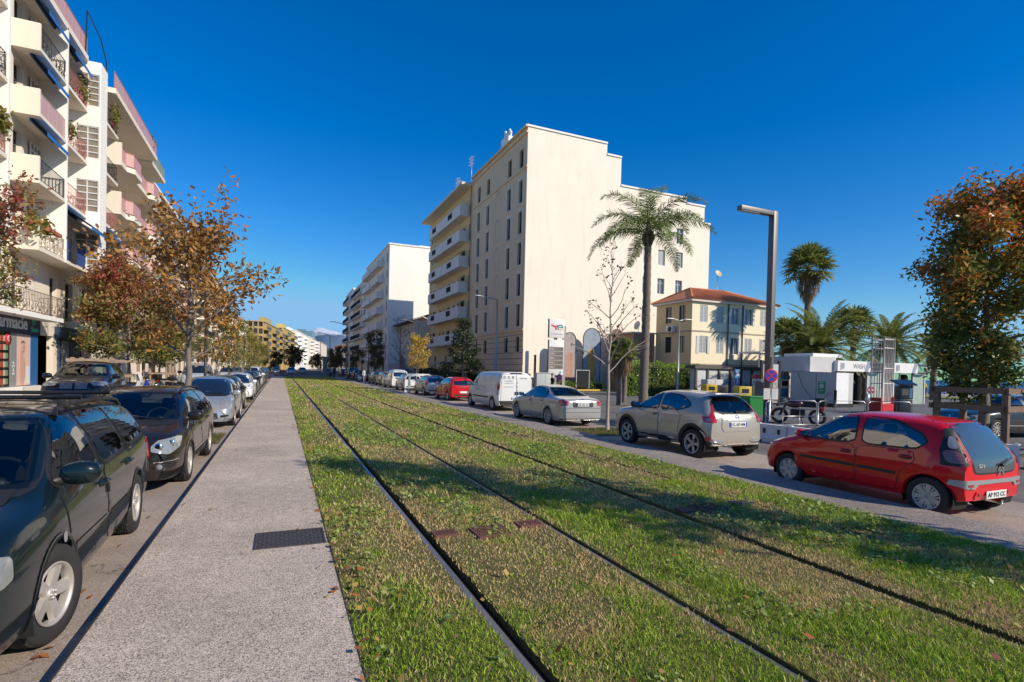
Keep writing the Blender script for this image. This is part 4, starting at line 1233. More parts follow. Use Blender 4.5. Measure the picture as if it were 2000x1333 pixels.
def grass_blades():
    V = []; C = []
    for (d0, d1, den, ws) in ((1.5, 4.6, 6500, 1.), (4.6, 8, 2900, 1.5), (8, 14, 760, 2.3), (14, 24, 260, 3.6), (24, 42, 90, 5.5), (42, 92, 34, 9)):
        n = int(6.74 * (d1 - d0) * den)
        x = rng.uniform(.47, 7.25, n); y = rng.uniform(d0 - .8, d1 - .8, n)
        dr = dryness(x, y)
        inslot = np.any((x[:, None] > railx[None, :3] - .045) & (x[:, None] < railx[None, :3] + np.array([.09, .055, .09])[None, :]), axis=1)
        fourth = (np.abs(x - RAILS[3]) < .05) & (rng.random(n) < .55)
        h = rng.uniform(.010, .029, n) * (1 + .7 * (vnoise(x, y, 2.3, 9) > .58)) * np.where(dr > .6, .72, 1.0) * (1 + .05 * ws)
        keep = ~inslot & ~fourth & (rng.random(n) < np.where(dr > .75, .75, 1))
        x, y, dr, h = x[keep], y[keep], dr[keep], h[keep]; n = len(x)
        a = rng.uniform(0, 2 * PI, n); w = rng.uniform(.0022, .0045, n) * ws
        lean = rng.uniform(.2, 1.25, n) * h; la = rng.uniform(0, 2 * PI, n)
        ca, sa = np.cos(a) * w, np.sin(a) * w
        z0 = np.full(n, -.016)
        b0 = np.stack([x - ca, y - sa, z0], 1); b1 = np.stack([x + ca, y + sa, z0], 1)
        tx, ty = x + np.cos(la) * lean, y + np.sin(la) * lean
        t1 = np.stack([tx + ca * .3, ty + sa * .3, h - .012], 1); t0 = np.stack([tx - ca * .3, ty - sa * .3, h - .012 + w], 1)
        V.append(np.stack([b0, b1, t1, t0], 1).reshape(-1, 3))
        g = rng.random(n)[:, None]
        green = (1 - g) * np.array([.10, .21, .015]) + g * np.array([.50, .64, .055])
        dry = (1 - g) * np.array([.46, .30, .13]) + g * np.array([.88, .68, .34])
        isd = (rng.random(n) < dr * .88 + .06)[:, None]
        c = np.where(isd, dry, green)
        C.append(np.repeat(c, 4, 0))
    v = np.concatenate(V); c = np.concatenate(C)
    f = np.arange(len(v)).reshape(-1, 4)
    me = np_mesh('grass', v, f, tint_mat('grass_blades', .6, .35), False, c)
    tag(link('grass', me), 'short patchy green and straw coloured grass growing along the tram track', 'grass', kind='stuff')


grass_blades()


def leaf_scatter(name, x, y, z, size, cols, mat, label, cat, tilt=.5, asp=.7):
    n = len(x)
    a = rng.uniform(0, 2 * PI, n); t1 = rng.normal(0, tilt, n); t2 = rng.normal(0, tilt, n)
    u = np.stack([np.cos(a), np.sin(a), t1], 1); w = np.stack([-np.sin(a), np.cos(a), t2], 1)
    p = np.stack([x, y, z], 1); s = size[:, None]
    v = np.stack([p - u * s, p + w * s * asp - u * s * .1, p + u * s, p - w * s * asp - u * s * .1], 1).reshape(-1, 3)
    me = np_mesh(name, v, np.arange(len(v)).reshape(-1, 4), mat, False, np.repeat(cols, 4, 0))
    return tag(link(name, me), label, cat, kind='stuff')


n = 34000
x = rng.uniform(.5, 7.2, n); y = 1.2 + 19 * rng.random(n) ** 1.7
k = (vnoise(x * 1.6, y * .7, .9, 21) + .5 * vnoise(x, y, 3.3, 22) > .93) & (np.min(np.abs(x[:, None] - railx[None, :] - .02), axis=1) > .13)
x, y = x[k], y[k]; n = len(x)
g = rng.random(n)[:, None]
leaf_scatter('clover_patch', x, y, rng.uniform(.012, .05, n), rng.uniform(.009, .021, n) * (1 + y / 14), (1 - g) * np.array([.12, .20, .03]) + g * np.array([.44, .52, .14]), tint_mat('weed_leaf', .35, .3),
             'broad leaved green weeds growing in the tram track grass', 'ground cover', .45, .8)
n = 750
x = np.concatenate([rng.uniform(.5, 7.2, 380), rng.normal(.55, .10, 170), rng.uniform(-3.2, -1.2, 110), rng.uniform(-1.1, .45, 30), rng.uniform(7.3, 10.8, 60)])
y = 1.5 + 26 * rng.random(n) ** 1.8
z = np.where(x < -1.15, -.135, np.where(x < .47, .008, np.where(x > 8.35, -.135, np.where(x > 7.22, -.008, .035))))
g = rng.random(n)[:, None]
leaf_scatter('fallen_leaves', x, y, z + rng.uniform(0, .012, n), rng.uniform(.016, .042, n), np.where(g < .35, np.array([.38, .13, .03]), np.where(g < .7, np.array([.42, .27, .07]), np.array([.22, .08, .05]))), tint_mat('dead_leaf', .6, .2),
             'dry orange and brown fallen leaves strewn over the verge and parking lane', 'leaves', .35, .7)
# tufts at the foot of the kerbs and on the tree plots between the parked cars
xs = []; ys = []
for (cx, cy, sx_, sy_, n) in ((-2.2, 15.6, .8, 1.0, 2600), (-2.2, 31, .8, .8, 1500), (9.9, 14.9, .85, .8, 2600), (9.9, 14.2, .9, .5, 900), (-2.2, 27, .8, .7, 1200)):
    xs.append(rng.uniform(cx - sx_, cx + sx_, n)); ys.append(rng.uniform(cy - sy_, cy + sy_, n))
x = np.concatenate(xs); y = np.concatenate(ys); n = len(x); g = rng.random(n)[:, None]
a = rng.uniform(0, 2 * PI, n); w = .008; h = rng.uniform(.03, .09, n); lx = rng.normal(0, .04, n); ly = rng.normal(0, .04, n); zz = np.full(n, -.1)
v = np.stack([np.stack([x - np.cos(a) * w, y - np.sin(a) * w, zz], 1), np.stack([x + np.cos(a) * w, y + np.sin(a) * w, zz], 1), np.stack([x + lx + .002, y + ly, zz + h], 1), np.stack([x + lx - .002, y + ly, zz + h], 1)], 1).reshape(-1, 3)
me = np_mesh('verge_grass', v, np.arange(len(v)).reshape(-1, 4), tint_mat('verge_grass', .6, .35), False, np.repeat((1 - g) * np.array([.06, .11, .02]) + g * np.array([.33, .28, .08]), 4, 0))
tag(link('verge_grass', me), 'tufts of grass round the tree plots between parked cars', 'grass', kind='stuff')
SOIL = M('plot_soil', (.10, .085, .05), .95, var=.4, scale=6, bump=.6, bscale=40)
for (cx, cy, sx_, sy_) in ((-2.2, 15.6, .85, 1.05), (-2.2, 31, .85, .85), (9.9, 14.7, .95, .95), (-2.2, 27, .85, .75)):
    sheet('tree_plot', cx - sx_, cx + sx_, cy - sy_, cy + sy_, -.085, SOIL)

# covers and grates set in the path and the turf
CAST = M('cast_iron', (.10, .085, .075), .55, .5, var=.35, scale=12)
RUST = M('rusty_iron', (.17, .075, .055), .75, .2, var=.4, scale=14)


def cover(x0, x1, y0, y1, z, mat, nx, ny, label, name='access_cover', tread=True):
    r = empty(name, ((x0 + x1) / 2, (y0 + y1) / 2, z), 0, label, 'cover'); w, d = (x1 - x0) / 2, (y1 - y0) / 2
    f = MB()
    for a, b_ in (((-w, -d), (w, -d + .02)), ((-w, d - .02), (w, d)), ((-w, -d + .02), (-w + .02, d - .02)), ((w - .02, -d + .02), (w, d - .02))): f.box((*a, -.03), (*b_, .006))
    f.build('frame', mat, r)
    p = MB(); p.box((-w + .026, -d + .026, -.03), (w - .026, d - .026, .001))
    for i in range(nx):
        for j in range(ny):
            cx = lerp(-w + .05, w - .05, i / (nx - 1)); cy = lerp(-d + .05, d - .05, j / (ny - 1))
            sx_, sy_ = (w * .75 / nx, d * .35 / ny) if (i + j) % 2 else (w * .35 / nx, d * .75 / ny)
            p.box((cx - sx_, cy - sy_, .0005), (cx + sx_, cy + sy_, .007))
    p.build('plate', mat, r)
    return r


def grate(x0, x1, y0, y1, label, n=9, mat=RUST):
    r = empty('drain_grate', ((x0 + x1) / 2, (y0 + y1) / 2, .006), 0, label, 'drain grate'); w, d = (x1 - x0) / 2, (y1 - y0) / 2
    f = MB(); f.box((-w, -d, -.02), (w, -d + .018, .012)); f.box((-w, d - .018, -.02), (w, d, .012)); f.box((-w, -d + .018, -.02), (-w + .018, d - .018, .012)); f.box((w - .018, -d + .018, -.02), (w, d - .018, .012))
    f.build('frame', mat, r)
    g_ = MB(); g_.box((-w + .019, -d + .019, -.018), (w - .019, d - .019, -.015))
    g_.build('pit', RIM_DARK, r)
    b2 = MB()
    for i in range(n):
        cx = lerp(-w + .03, w - .03, i / (n - 1)); b2.box((cx - .008, -d + .018, -.012), (cx + .008, d - .018, .010))
    b2.build('bars', mat, r)


cover(-.215, .455, 5.68, 6.22, .004, CAST, 15, 8, 'rectangular cast iron access cover with raised tread set in the left path')
cover(1.97, 2.37, 5.28, 5.66, .012, RUST, 9, 9, 'square rust red cover in the grass between the two left rails')
cover(5.13, 5.55, 5.28, 5.68, .012, RUST, 9, 9, 'square rust red cover in the grass between the two right rails')
grate(1.54, 1.80, 5.48, 5.68, 'small iron drain grate touching the leftmost tram rail')
grate(2.55, 2.85, 5.50, 5.72, 'small iron drain grate in the grass beside the second tram rail')
grate(5.86, 6.16, 5.45, 5.67, 'small dark iron grate in the grass beside the rightmost tram rail', 9, CAST)
grate(4.84, 5.06, 5.40, 5.60, 'small iron drain grate touching the third tram rail')
# ------------------------------------------------------------------ trees and palms
BARK = M('grey_bark', (.20, .16, .13), .9, var=.45, scale=7, bump=.6, bscale=30)
BARK_PALE = M('pale_bark', (.36, .30, .25), .85, var=.35, scale=8, bump=.5, bscale=40)
PALM_BARK = M('palm_bark', (.17, .14, .115), .9, var=.5, scale=5, bump=.6, bscale=25)
HUSK = M('palm_husk', (.20, .12, .065), .9, var=.5, scale=9, bump=.7, bscale=30)
BR, OR, DG, RD = (.24, .10, .04), (.60, .25, .05), (.06, .10, .025), (.34, .06, .05)
LEAF_BROWN = leaf_mat('brown_orange_leaves', [(0, BR), (.3, (.27, .13, .045)), (.55, (.38, .23, .06)), (.8, OR), (1, (.40, .32, .10))])
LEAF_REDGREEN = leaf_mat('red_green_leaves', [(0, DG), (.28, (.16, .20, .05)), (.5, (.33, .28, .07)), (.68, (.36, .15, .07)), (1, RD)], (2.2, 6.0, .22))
LEAF_YELLOW = leaf_mat('yellow_leaves', [(0, (.34, .19, .03)), (.5, (.60, .40, .05)), (1, (.68, .52, .10))])
LEAF_GREENYEL = leaf_mat('green_yellow_leaves', [(0, DG), (.35, (.15, .16, .035)), (.65, (.32, .27, .05)), (1, (.40, .20, .05))])
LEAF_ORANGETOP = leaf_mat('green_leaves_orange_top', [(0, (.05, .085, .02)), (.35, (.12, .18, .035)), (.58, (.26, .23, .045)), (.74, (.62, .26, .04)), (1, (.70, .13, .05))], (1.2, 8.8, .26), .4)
LEAF_DARK = leaf_mat('dark_evergreen_leaves', [(0, (.012, .025, .008)), (.6, (.03, .055, .016)), (1, (.07, .10, .03))], None, .5, .15)
LEAF_DULL = leaf_mat('dull_brown_leaves', [(0, (.05, .05, .02)), (.5, (.12, .10, .035)), (1, (.20, .12, .04))])
LEAF_HEDGE = leaf_mat('hedge_leaves', [(0, (.10, .17, .025)), (.5, (.26, .38, .05)), (1, (.44, .52, .10))], None, .4)
LEAF_DEADRED = leaf_mat('dry_red_leaves', [(0, (.10, .04, .03)), (1, (.22, .09, .06))])


def leaf_mesh(pts, size, mat, seed, up=.45, n_per=1, spread=.1, asp=.42):
    r = np.random.default_rng(seed)
    p = np.repeat(np.asarray(pts, float), n_per, 0)
    n = len(p)
    p = p + r.normal(0, spread, (n, 3))
    nrm = r.normal(0, 1, (n, 3)); nrm[:, 2] += up * 2; nrm /= np.linalg.norm(nrm, axis=1)[:, None]
    t = np.cross(nrm, r.normal(0, 1, (n, 3))); t /= np.linalg.norm(t, axis=1)[:, None] + 1e-9
    b = np.cross(nrm, t)
    s = (size * r.uniform(.6, 1.3, n))[:, None]
    fold = nrm * s * r.uniform(-.18, .25, n)[:, None]
    # six sided leaf folded a little along its midrib
    v = np.stack([p - t * s, p - t * s * .35 + b * s * asp * 1.0 + fold, p + t * s * .45 + b * s * asp * .85 + fold, p + t * s, p + t * s * .45 - b * s * asp * .85 + fold, p - t * s * .35 - b * s * asp * 1.0 + fold], 1).reshape(-1, 3)
    return np_mesh('crown', v, np.arange(len(v)).reshape(-1, 6), mat)


def grow_tree(seed, H, fork, r0, rad, prof, nprim, leafsize, per, mat, bark=BARK, lean=(0, 0), spread=.10, keep=1., depth=3, up=.5, rise=.55, twig=1.):
    """trunk with limbs that fill a crown whose radius at height fraction t is rad*prof(t); returns trunk mesh, crown mesh"""
    rd = random.Random(seed)
    mb = MB(); anchors = []

    def limb(p, d, ln, r, lev, bend=.25):
        k = max(3, int(ln / .35)) if lev < 2 else 3
        pts = [p]; dd = d.normalized()
        for i in range(k):
            dd = (dd + Vector((rd.uniform(-bend, bend), rd.uniform(-bend, bend), rd.uniform(-bend * .5, bend * .8)))).normalized()
            pts.append(pts[-1] + dd * ln / k)
        rs = [lerp(r, r * .35, i / k) for i in range(k + 1)]
        mb.tube(pts, rs, 6 if lev < 2 else 4, 0, False)
        if lev >= depth - 1:
            for i in range(1, k + 1): anchors.append(tuple(pts[i]))
            return
        m = max(2, int(ln / (.34 if lev == 1 else .30) * twig))
        for c in range(m):
            t = rd.uniform(.22, 1.0); i = min(k - 1, int(t * k)); q = pts[i].lerp(pts[i + 1], t * k - i)
            base = (pts[i + 1] - pts[i]).normalized()
            sd = base.cross(Vector((rd.uniform(-1, 1), rd.uniform(-1, 1), rd.uniform(-1, 1)))).normalized()
            limb(q, base * .75 + sd * rd.uniform(.5, 1.1) + Vector((0, 0, .15)), ln * rd.uniform(.28, .5) * (1.1 - .3 * t), rs[i] * .55, lev + 1)
        anchors.append(tuple(pts[-1]))

    n = 12
    tp = [Vector((0, 0, -.12))]
    for i in range(1, n + 1):
        t = i / n
        tp.append(Vector((lean[0] * t + rd.uniform(-.04, .04), lean[1] * t + rd.uniform(-.04, .04), H * .93 * t)))
    mb.tube(tp, [lerp(r0, r0 * .12, (i / n) ** .85) * (1.25 if i == 0 else 1) for i in range(n + 1)], 10, 0)
    for c in range(nprim):
        t = (c + rd.random()) / nprim
        z = lerp(fork, H * .9, t ** 1.1)
        i = min(n - 1, int(z / (H * .93) * n)); p = tp[i].lerp(tp[i + 1], z / (H * .93) * n - i)
        a = c * 2.4 + rd.uniform(-.5, .5)
        el = lerp(rise, rise + .5, t)
        zz = (z + .1 - fork) / (H - fork)
        ln = rad * max(.25, prof(min(1, zz))) * rd.uniform(.75, 1.1)
        limb(p, Vector((math.cos(a) * math.cos(el), math.sin(a) * math.cos(el), math.sin(el))), ln, r0 * lerp(.42, .16, t), 1)
    rr = random.Random(seed + 1)
    an = [a for a in anchors if rr.random() < keep]
    return mb.mesh('trunk', bark), leaf_mesh(an, leafsize, mat, seed, up, per, spread)


def plant_tree(name, meshes, loc, label, group=None, rz=0., sc=1., cat='tree'):
    r = empty(name, loc, rz, label, cat, group); r.scale = (sc, sc, sc)
    link('trunk', meshes[0], r); link('crown', meshes[1], r)
    return r


oval = lambda t: math.sin(PI * min(1, (t * .86 + .14))) ** .7
cone = lambda t: (1 - t) * .9 + .2
round_ = lambda t: math.sqrt(max(0, 1 - (2 * t - .85) ** 2)) if abs(2 * t - .85) < 1 else .2
wide_low = lambda t: (math.sin(PI * (t * .8 + .2)) ** .6)


def frond(rd, L, droop, nleaf, ll, lw, stiff, mb, T, mi=0, plum=0.):
    """a feather leaf: arching midrib with two ranks of leaflets"""
    k = 12; pts = []; p = Vector((0, 0, 0)); a = 0.
    ang = 0.
    for i in range(k + 1):
        pts.append(p.copy()); t = i / k
        ang = -droop * t ** 1.5
        p = p + Vector((math.cos(ang), 0, math.sin(ang))) * L / k
    mb.tube(pts, [lerp(.028, .006, i / k) for i in range(k + 1)], 4, 1, False, True, T)
    vs = []; fs = []
    for j in range(nleaf):
        t = .10 + .9 * (j + rd.random() * .6) / nleaf; i = min(k - 1, int(t * k)); q = pts[i].lerp(pts[i + 1], t * k - i); d = (pts[i + 1] - pts[i]).normalized()
        l = ll * (math.sin(PI * min(1, .18 + .8 * t)) ** .6) * rd.uniform(.85, 1.1)
        for s in (1, -1):
            side = Vector((0, s, 0)); upv = d.cross(side).normalized() * (1 if s == -1 else 1)
            upv = Vector((-d.z, 0, d.x))
            dr = (d * rd.uniform(.35, .6) + side * .85 + upv * (rd.uniform(-plum, plum) + stiff)).normalized()
            e1 = q + dr * l * .55; e2 = e1 + (dr + Vector((0, 0, -1.5 + stiff * 3.4)) * (1.1 - stiff * 2)).normalized() * l * .45
            wv = d * lw
            b = len(vs); vs += [q - wv * .4, q + wv * .4, e1 + wv * .5, e1 - wv * .5, e2]
            fs += [(b, b + 1, b + 2, b + 3)]; fs.append((b + 3, b + 2, b + 4))
    mb.add(vs, fs, mi, T)


def fan_leaf(rd, stalk, r, nseg, mb, T, mi=0, droop=.3):
    pts = [Vector((0, 0, 0)), Vector((stalk * .5, 0, .04)), Vector((stalk, 0, -.02))]
    mb.tube(pts, [.02, .015, .01], 4, 1, False, True, T)
    c = pts[-1]; vs = []; fs = []
    for j in range(nseg):
        a = lerp(-2.3, 2.3, (j + .5) / nseg); d = Vector((math.cos(a), math.sin(a), rd.uniform(-.12, .2)))
        w = Vector((-math.sin(a), math.cos(a), 0)) * (r * .075)
        l = r * rd.uniform(.85, 1.05)
        m_ = c + d * l * .6; tip = m_ + (d * .8 + Vector((0, 0, -droop * rd.uniform(.7, 1.6)))).normalized() * l * .42
        b = len(vs); vs += [c, m_ - w, m_ + w, tip]; fs += [(b, b + 1, b + 3, b + 2)]
    mb.add(vs, fs, mi, T)


FROND = leaf_mat('palm_fronds', [(0, (.08, .11, .025)), (.5, (.21, .25, .055)), (1, (.46, .43, .15))], None, .4, .4)
FROND_Q = leaf_mat('queen_palm_fronds', [(0, (.04, .07, .010)), (.5, (.15, .23, .025)), (1, (.34, .40, .06))], None, .4, .25)
STALK = M('palm_stalk', (.20, .20, .07), .6, var=.3)


def palm(kind, seed, H, r0, n, L):
    rd = random.Random(seed)
    t = MB(); c = MB()
    k = 16 if kind != 'queen' else 40
    pts = [Vector((.05 * math.sin(i / k * 3 + seed), .05 * math.cos(i / k * 2.2 + seed), lerp(-.1, H, i / k))) for i in range(k + 1)]
    if kind == 'queen':
        rs = [r0 * (1.15 - .35 * i / k) * (1.05 if i % 2 else .95) for i in range(k + 1)]
    elif kind == 'date':
        rs = [r0 * (1.0 + (.12 if i % 2 else -.06)) * (1.0 if i < k - 3 else 1.25) for i in range(k + 1)]
    else:
        rs = [r0 * (1.25 - .45 * i / k) * (1.03 if i % 2 else .97) for i in range(k + 1)]
    t.tube(pts, rs, 12, 0)
    top = pts[-1]
    for i in range(n):
        az = i * 2.39996 + rd.uniform(-.2, .2); f = i / max(1, n - 1)
        if kind == 'queen':
            el = lerp(1.4, .1, f ** .8) + rd.uniform(-.15, .15)
            T = Matrix.Translation(top + Vector((0, 0, .35 * (1 - f)))) @ Matrix.Rotation(az, 4, 'Z') @ Matrix.Rotation(-el, 4, 'Y')
            frond(rd, L * rd.uniform(.85, 1.1), 1.75 + rd.uniform(-.3, .4), 110, .80, .034, .0, c, T, 0, .6)
        elif kind == 'date':
            el = lerp(1.35, -.45, f) + rd.uniform(-.12, .12)
            T = Matrix.Translation(top) @ Matrix.Rotation(az, 4, 'Z') @ Matrix.Rotation(-el, 4, 'Y')
            frond(rd, L * rd.uniform(.85, 1.1), 1.0 + rd.uniform(-.2, .35), 66, .52, .056, .22, c, T, 0, .15)
        else:
            el = lerp(1.4, -.5, f) + rd.uniform(-.1, .1)
            T = Matrix.Translation(top) @ Matrix.Rotation(az, 4, 'Z') @ Matrix.Rotation(-el, 4, 'Y')
            fan_leaf(rd, L * .5, L * .5, 20, c, T, 0, .35)
    parts = [('trunk', t.mesh('trunk', PALM_BARK)), ('crown', c.mesh('crown', [FROND_Q if kind == 'queen' else FROND, STALK]))]
    if kind == 'queen':
        s = MB(); s.tube([top + Vector((0, 0, -.1)), top + Vector((0, 0, .5)), top + Vector((0, 0, 1.0))], [r0 * .85, r0 * .7, r0 * .2], 10)
        for a in range(9):
            an = a * 2.4; s.tube([top + Vector((math.cos(an) * r0 * .8, math.sin(an) * r0 * .8, -.55)), top + Vector((math.cos(an) * r0 * 1.3, math.sin(an) * r0 * 1.3, -.1)), top + Vector((math.cos(an) * r0 * 1.0, math.sin(an) * r0, .3))], [.02, .075, .03], 5)
        parts.append(('leaf_bases', s.mesh('leaf_bases', HUSK)))
    if kind in ('fan', 'fan_skirt'):
        s = MB(); vs = []; fs = []
        D = 2.6 if kind == 'fan_skirt' else .9
        for i in range(900 if kind == 'fan_skirt' else 420):
            a = rd.uniform(0, 2 * PI); f = rd.random(); z = H - .05 - f * D
            rr = r0 * 1.0 + (.75 * math.sin(PI * (1 - f) ** 1.2) ** .8 + .12) * (1. if kind == 'fan_skirt' else .45)
            p = Vector((math.cos(a) * rr * rd.uniform(.5, 1), math.sin(a) * rr * rd.uniform(.5, 1), z)); w = Vector((-math.sin(a), math.cos(a), 0)) * .03
            b = len(vs); e = p + Vector((math.cos(a) * .05, math.sin(a) * .05, -rd.uniform(.35, .8))); vs += [p - w, p + w, e + w * .3, e - w * .3]; fs.append((b, b + 1, b + 2, b + 3))
        s.add(vs, fs); parts.append(('dead_leaf_skirt', s.mesh('dead_leaf_skirt', leaf_mat('dead_fronds', [(0, (.13, .075, .04)), (1, (.33, .23, .13))], None, .8, .15))))
    return parts


def plant_palm(name, parts, loc, label, group=None, rz=0., sc=1.):
    r = empty(name, loc, rz, label, 'palm', group); r.scale = (sc, sc, sc)
    for nm, me in parts: link(nm, me, r)
    return r
# ------------------------------------------------------------------ buildings


def render_mat(name, col, dirt=.35, var=.06):
    m = M(name, col, .85, 0, var, .35, .15, 45, 0, .3, dirt)
    return m


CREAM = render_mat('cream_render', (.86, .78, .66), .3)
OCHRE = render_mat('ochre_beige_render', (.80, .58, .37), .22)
OCHRE_LIGHT = render_mat('pale_trim_render', (.70, .62, .52), .15)
WHITEWALL = render_mat('white_render', (.88, .85, .79), .15)
IVORY = render_mat('ivory_render', (.80, .715, .60), .3)
GREYCONC = render_mat('grey_white_concrete', (.82, .74, .66), .3)
YELLOWWALL = render_mat('yellow_render', (.72, .54, .29), .12)
SUNYEL = render_mat('sunlit_yellow_render', (.86, .75, .54), .12)  # yellow house front: sunlight is put into this paler tone
PINKWALL = render_mat('pinkish_render', (.74, .63, .54), .25)
GOLD = render_mat('gold_panels', (.52, .37, .15), .1, .2)
TILE = M('clay_roof_tiles', (.52, .19, .09), .85, var=.45, scale=3, bump=.8, bscale=9)
PANE = M('window_pane', (.02, .025, .03), .04, var=.5, scale=.6, spec=.8)
PANE_BLUE = M('window_pane_light', (.10, .13, .17), .06, var=.5, scale=.6, spec=.8)
FRAME_W = M('white_window_frame', (.66, .66, .64), .5)
FRAME_G = M('grey_window_frame', (.12, .115, .11), .5)
SHUT = M('grey_white_shutter', (.58, .60, .60), .6, var=.1)
SHUT_B = M('brown_grey_shutter', (.21, .185, .155), .65)
IRON = M('wrought_iron', (.02, .02, .022), .5, .4)
ROOFING = M('flat_roof', (.30, .28, .27), .9)
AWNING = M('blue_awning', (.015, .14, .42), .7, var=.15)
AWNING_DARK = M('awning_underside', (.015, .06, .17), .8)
PINKRAIL = M('pink_red_railing', (.40, .14, .13), .6, var=.2)
PINKPANEL = M('pink_balcony_panel', (.60, .36, .32), .35)
GREENRAIL = M('green_balcony_panel', (.25, .30, .21), .5)


def wall(mb, O, U, Nn, W, H, holes, depth=.22, mi=0, mr=None, zmin=0.):
    """a wall with real openings; holes are (u0, v0, u1, v1) measured from O"""
    O = Vector(O); U = Vector(U); Nn = Vector(Nn); mr = mi if mr is None else mr
    us = sorted({0., W, *[h[0] for h in holes], *[h[2] for h in holes]}); vs = sorted({0., H, *[h[1] for h in holes], *[h[3] for h in holes]})
    P = lambda u, v, d=0: O + U * u + Z * v - Nn * d
    for i in range(len(us) - 1):
        run = None
        for j in range(len(vs) - 1):
            c = ((us[i] + us[i + 1]) / 2, (vs[j] + vs[j + 1]) / 2)
            solid = not any(h[0] < c[0] < h[2] and h[1] < c[1] < h[3] for h in holes)
            if solid and run is None: run = vs[j]
            if (not solid or j == len(vs) - 2) and run is not None:
                top = vs[j + 1] if solid else vs[j]
                mb.quad(P(us[i], run), P(us[i + 1], run), P(us[i + 1], top), P(us[i], top), mi); run = None
    for u0, v0, u1, v1 in holes:
        mb.quad(P(u0, v0), P(u1, v0), P(u1, v0, depth), P(u0, v0, depth), mr); mb.quad(P(u0, v1, depth), P(u1, v1, depth), P(u1, v1), P(u0, v1), mr)
        mb.quad(P(u0, v0), P(u0, v0, depth), P(u0, v1, depth), P(u0, v1), mr); mb.quad(P(u1, v0, depth), P(u1, v0), P(u1, v1), P(u1, v1, depth), mr)


WIN = {}


def window_mesh(kind, w, h):
    key = (kind, round(w, 2), round(h, 2))
    if key in WIN: return WIN[key]
    f = MB(); p = MB()
    t = .055
    fm = FRAME_W; pm = PANE
    if kind in ('dark', 'guard'): fm = FRAME_G
    if kind == 'blue': pm = PANE_BLUE
    f.box((0, 0, .0), (t, h, .06)); f.box((w - t, 0, .0), (w, h, .06)); f.box((t, 0, 0), (w - t, t, .06)); f.box((t, h - t, 0), (w - t, h, .06))
    if kind in ('grid', 'grid2'):
        nx, ny = (3, 5) if kind == 'grid' else (2, 5)
        for i in range(1, nx): f.box((w * i / nx - .03, t, 0), (w * i / nx + .03, h - t, .055))
        for j in range(1, ny): f.box((t, h * j / ny - .03, 0), (w - t, h * j / ny + .03, .053))
        pm = GLASSBLOCK
    elif kind == 'shut':
        fm = SHUT
        for i in (0, 1):
            x0 = t + i * (w - 2 * t) / 2 + .012; x1 = t + (i + 1) * (w - 2 * t) / 2 - .012
            f.box((x0, t, .01), (x0 + .05, h - t, .05)); f.box((x1 - .05, t, .01), (x1, h - t, .05))
            n = max(4, int(h / .13))
            for j in range(n):
                y = t + (h - 2 * t) * (j + .5) / n; f.add([(x0 + .05, y - .05, .018), (x1 - .05, y - .05, .018), (x1 - .05, y + .045, .045), (x0 + .05, y + .045, .045)], [(0, 1, 2, 3)])
    elif w > .7:
        f.box((w / 2 - .03, t, 0), (w / 2 + .03, h - t, .055))
        if h > 1.7: f.box((t, h * .72 - .02, 0), (w - t, h * .72 + .02, .05))
    if kind == 'guard':
        f.box((.02, .0, .09), (w - .02, .03, .11), 1); f.box((.02, .62, .09), (w - .02, .65, .11), 1)
        for i in range(9): f.box((.03 + i * (w - .08) / 8, .03, .095), (.045 + i * (w - .08) / 8, .62, .105), 1)
    p.quad((t * .5, t * .5, .012), (w - t * .5, t * .5, .012), (w - t * .5, h - t * .5, .012), (t * .5, h - t * .5, .012))
    WIN[key] = (f.mesh('window', [fm, IRON]), p.mesh('pane', pm))
    return WIN[key]


GLASSBLOCK = M('glass_brick_pane', (.26, .22, .18), .25, var=.6, scale=2.5)


def windows(root, O, U, Nn, holes, kind, depth=.2, name='window'):
    O = Vector(O); U = Vector(U); Nn = Vector(Nn)
    for u0, v0, u1, v1 in holes:
        me, pa = window_mesh(kind, u1 - u0, v1 - v0)
        w = link(name, me, root, frame(O + U * u0 + Z * v0 - Nn * (depth - .005), U, Z))
        link('pane', pa, w)


def railing(O, U, W, H, kind, seed=0):
    """railing mesh builder along U starting at O"""
    q = MB(); O = Vector(O); U = Vector(U); rd = random.Random(seed)
    P = lambda u, v: O + U * u + Z * v
    for v in (.06, H): q.tube([P(0, v), P(W, v)], .02, 4, 0, True, False)
    if kind == 'bars':
        n = max(3, int(W / .13))
        for i in range(n + 1): q.tube([P(W * i / n, .06), P(W * i / n, H)], .010, 4, 0, False, False)
    elif kind == 'scroll':
        n = max(3, int(W / .16))
        for i in range(n + 1): q.tube([P(W * i / n, H * .55 if i % 2 else .06), P(W * i / n, H)], .010, 4, 0, False, False)
        q.tube([P(0, H * .55), P(W, H * .55)], .012, 4, 0, False, False)
        m = max(2, int(W / .42))
        for i in range(m):
            c = W * (i + .5) / m; s = 1 if i % 2 else -1
            pts = []
            for k in range(14):
                a = k / 13 * 4.2 * s; r = .20 * (1 - k / 16)
                pts.append(P(c + math.cos(a) * r, .31 + math.sin(a) * r))
            q.tube(pts, .012, 4, 0, False, False)
            q.tube([P(c - .2, .08), P(c, .2), P(c + .2, .52)], .010, 4, 0, False, False)
    elif kind == 'panel':
        n = max(2, int(W / 1.0))
        for i in range(n + 1): q.tube([P(W * i / n, .0), P(W * i / n, H)], .018, 4, 0, False, False)
        q.quad(P(.02, .09), P(W - .02, .09), P(W - .02, H - .04), P(.02, H - .04), 1)
    return q


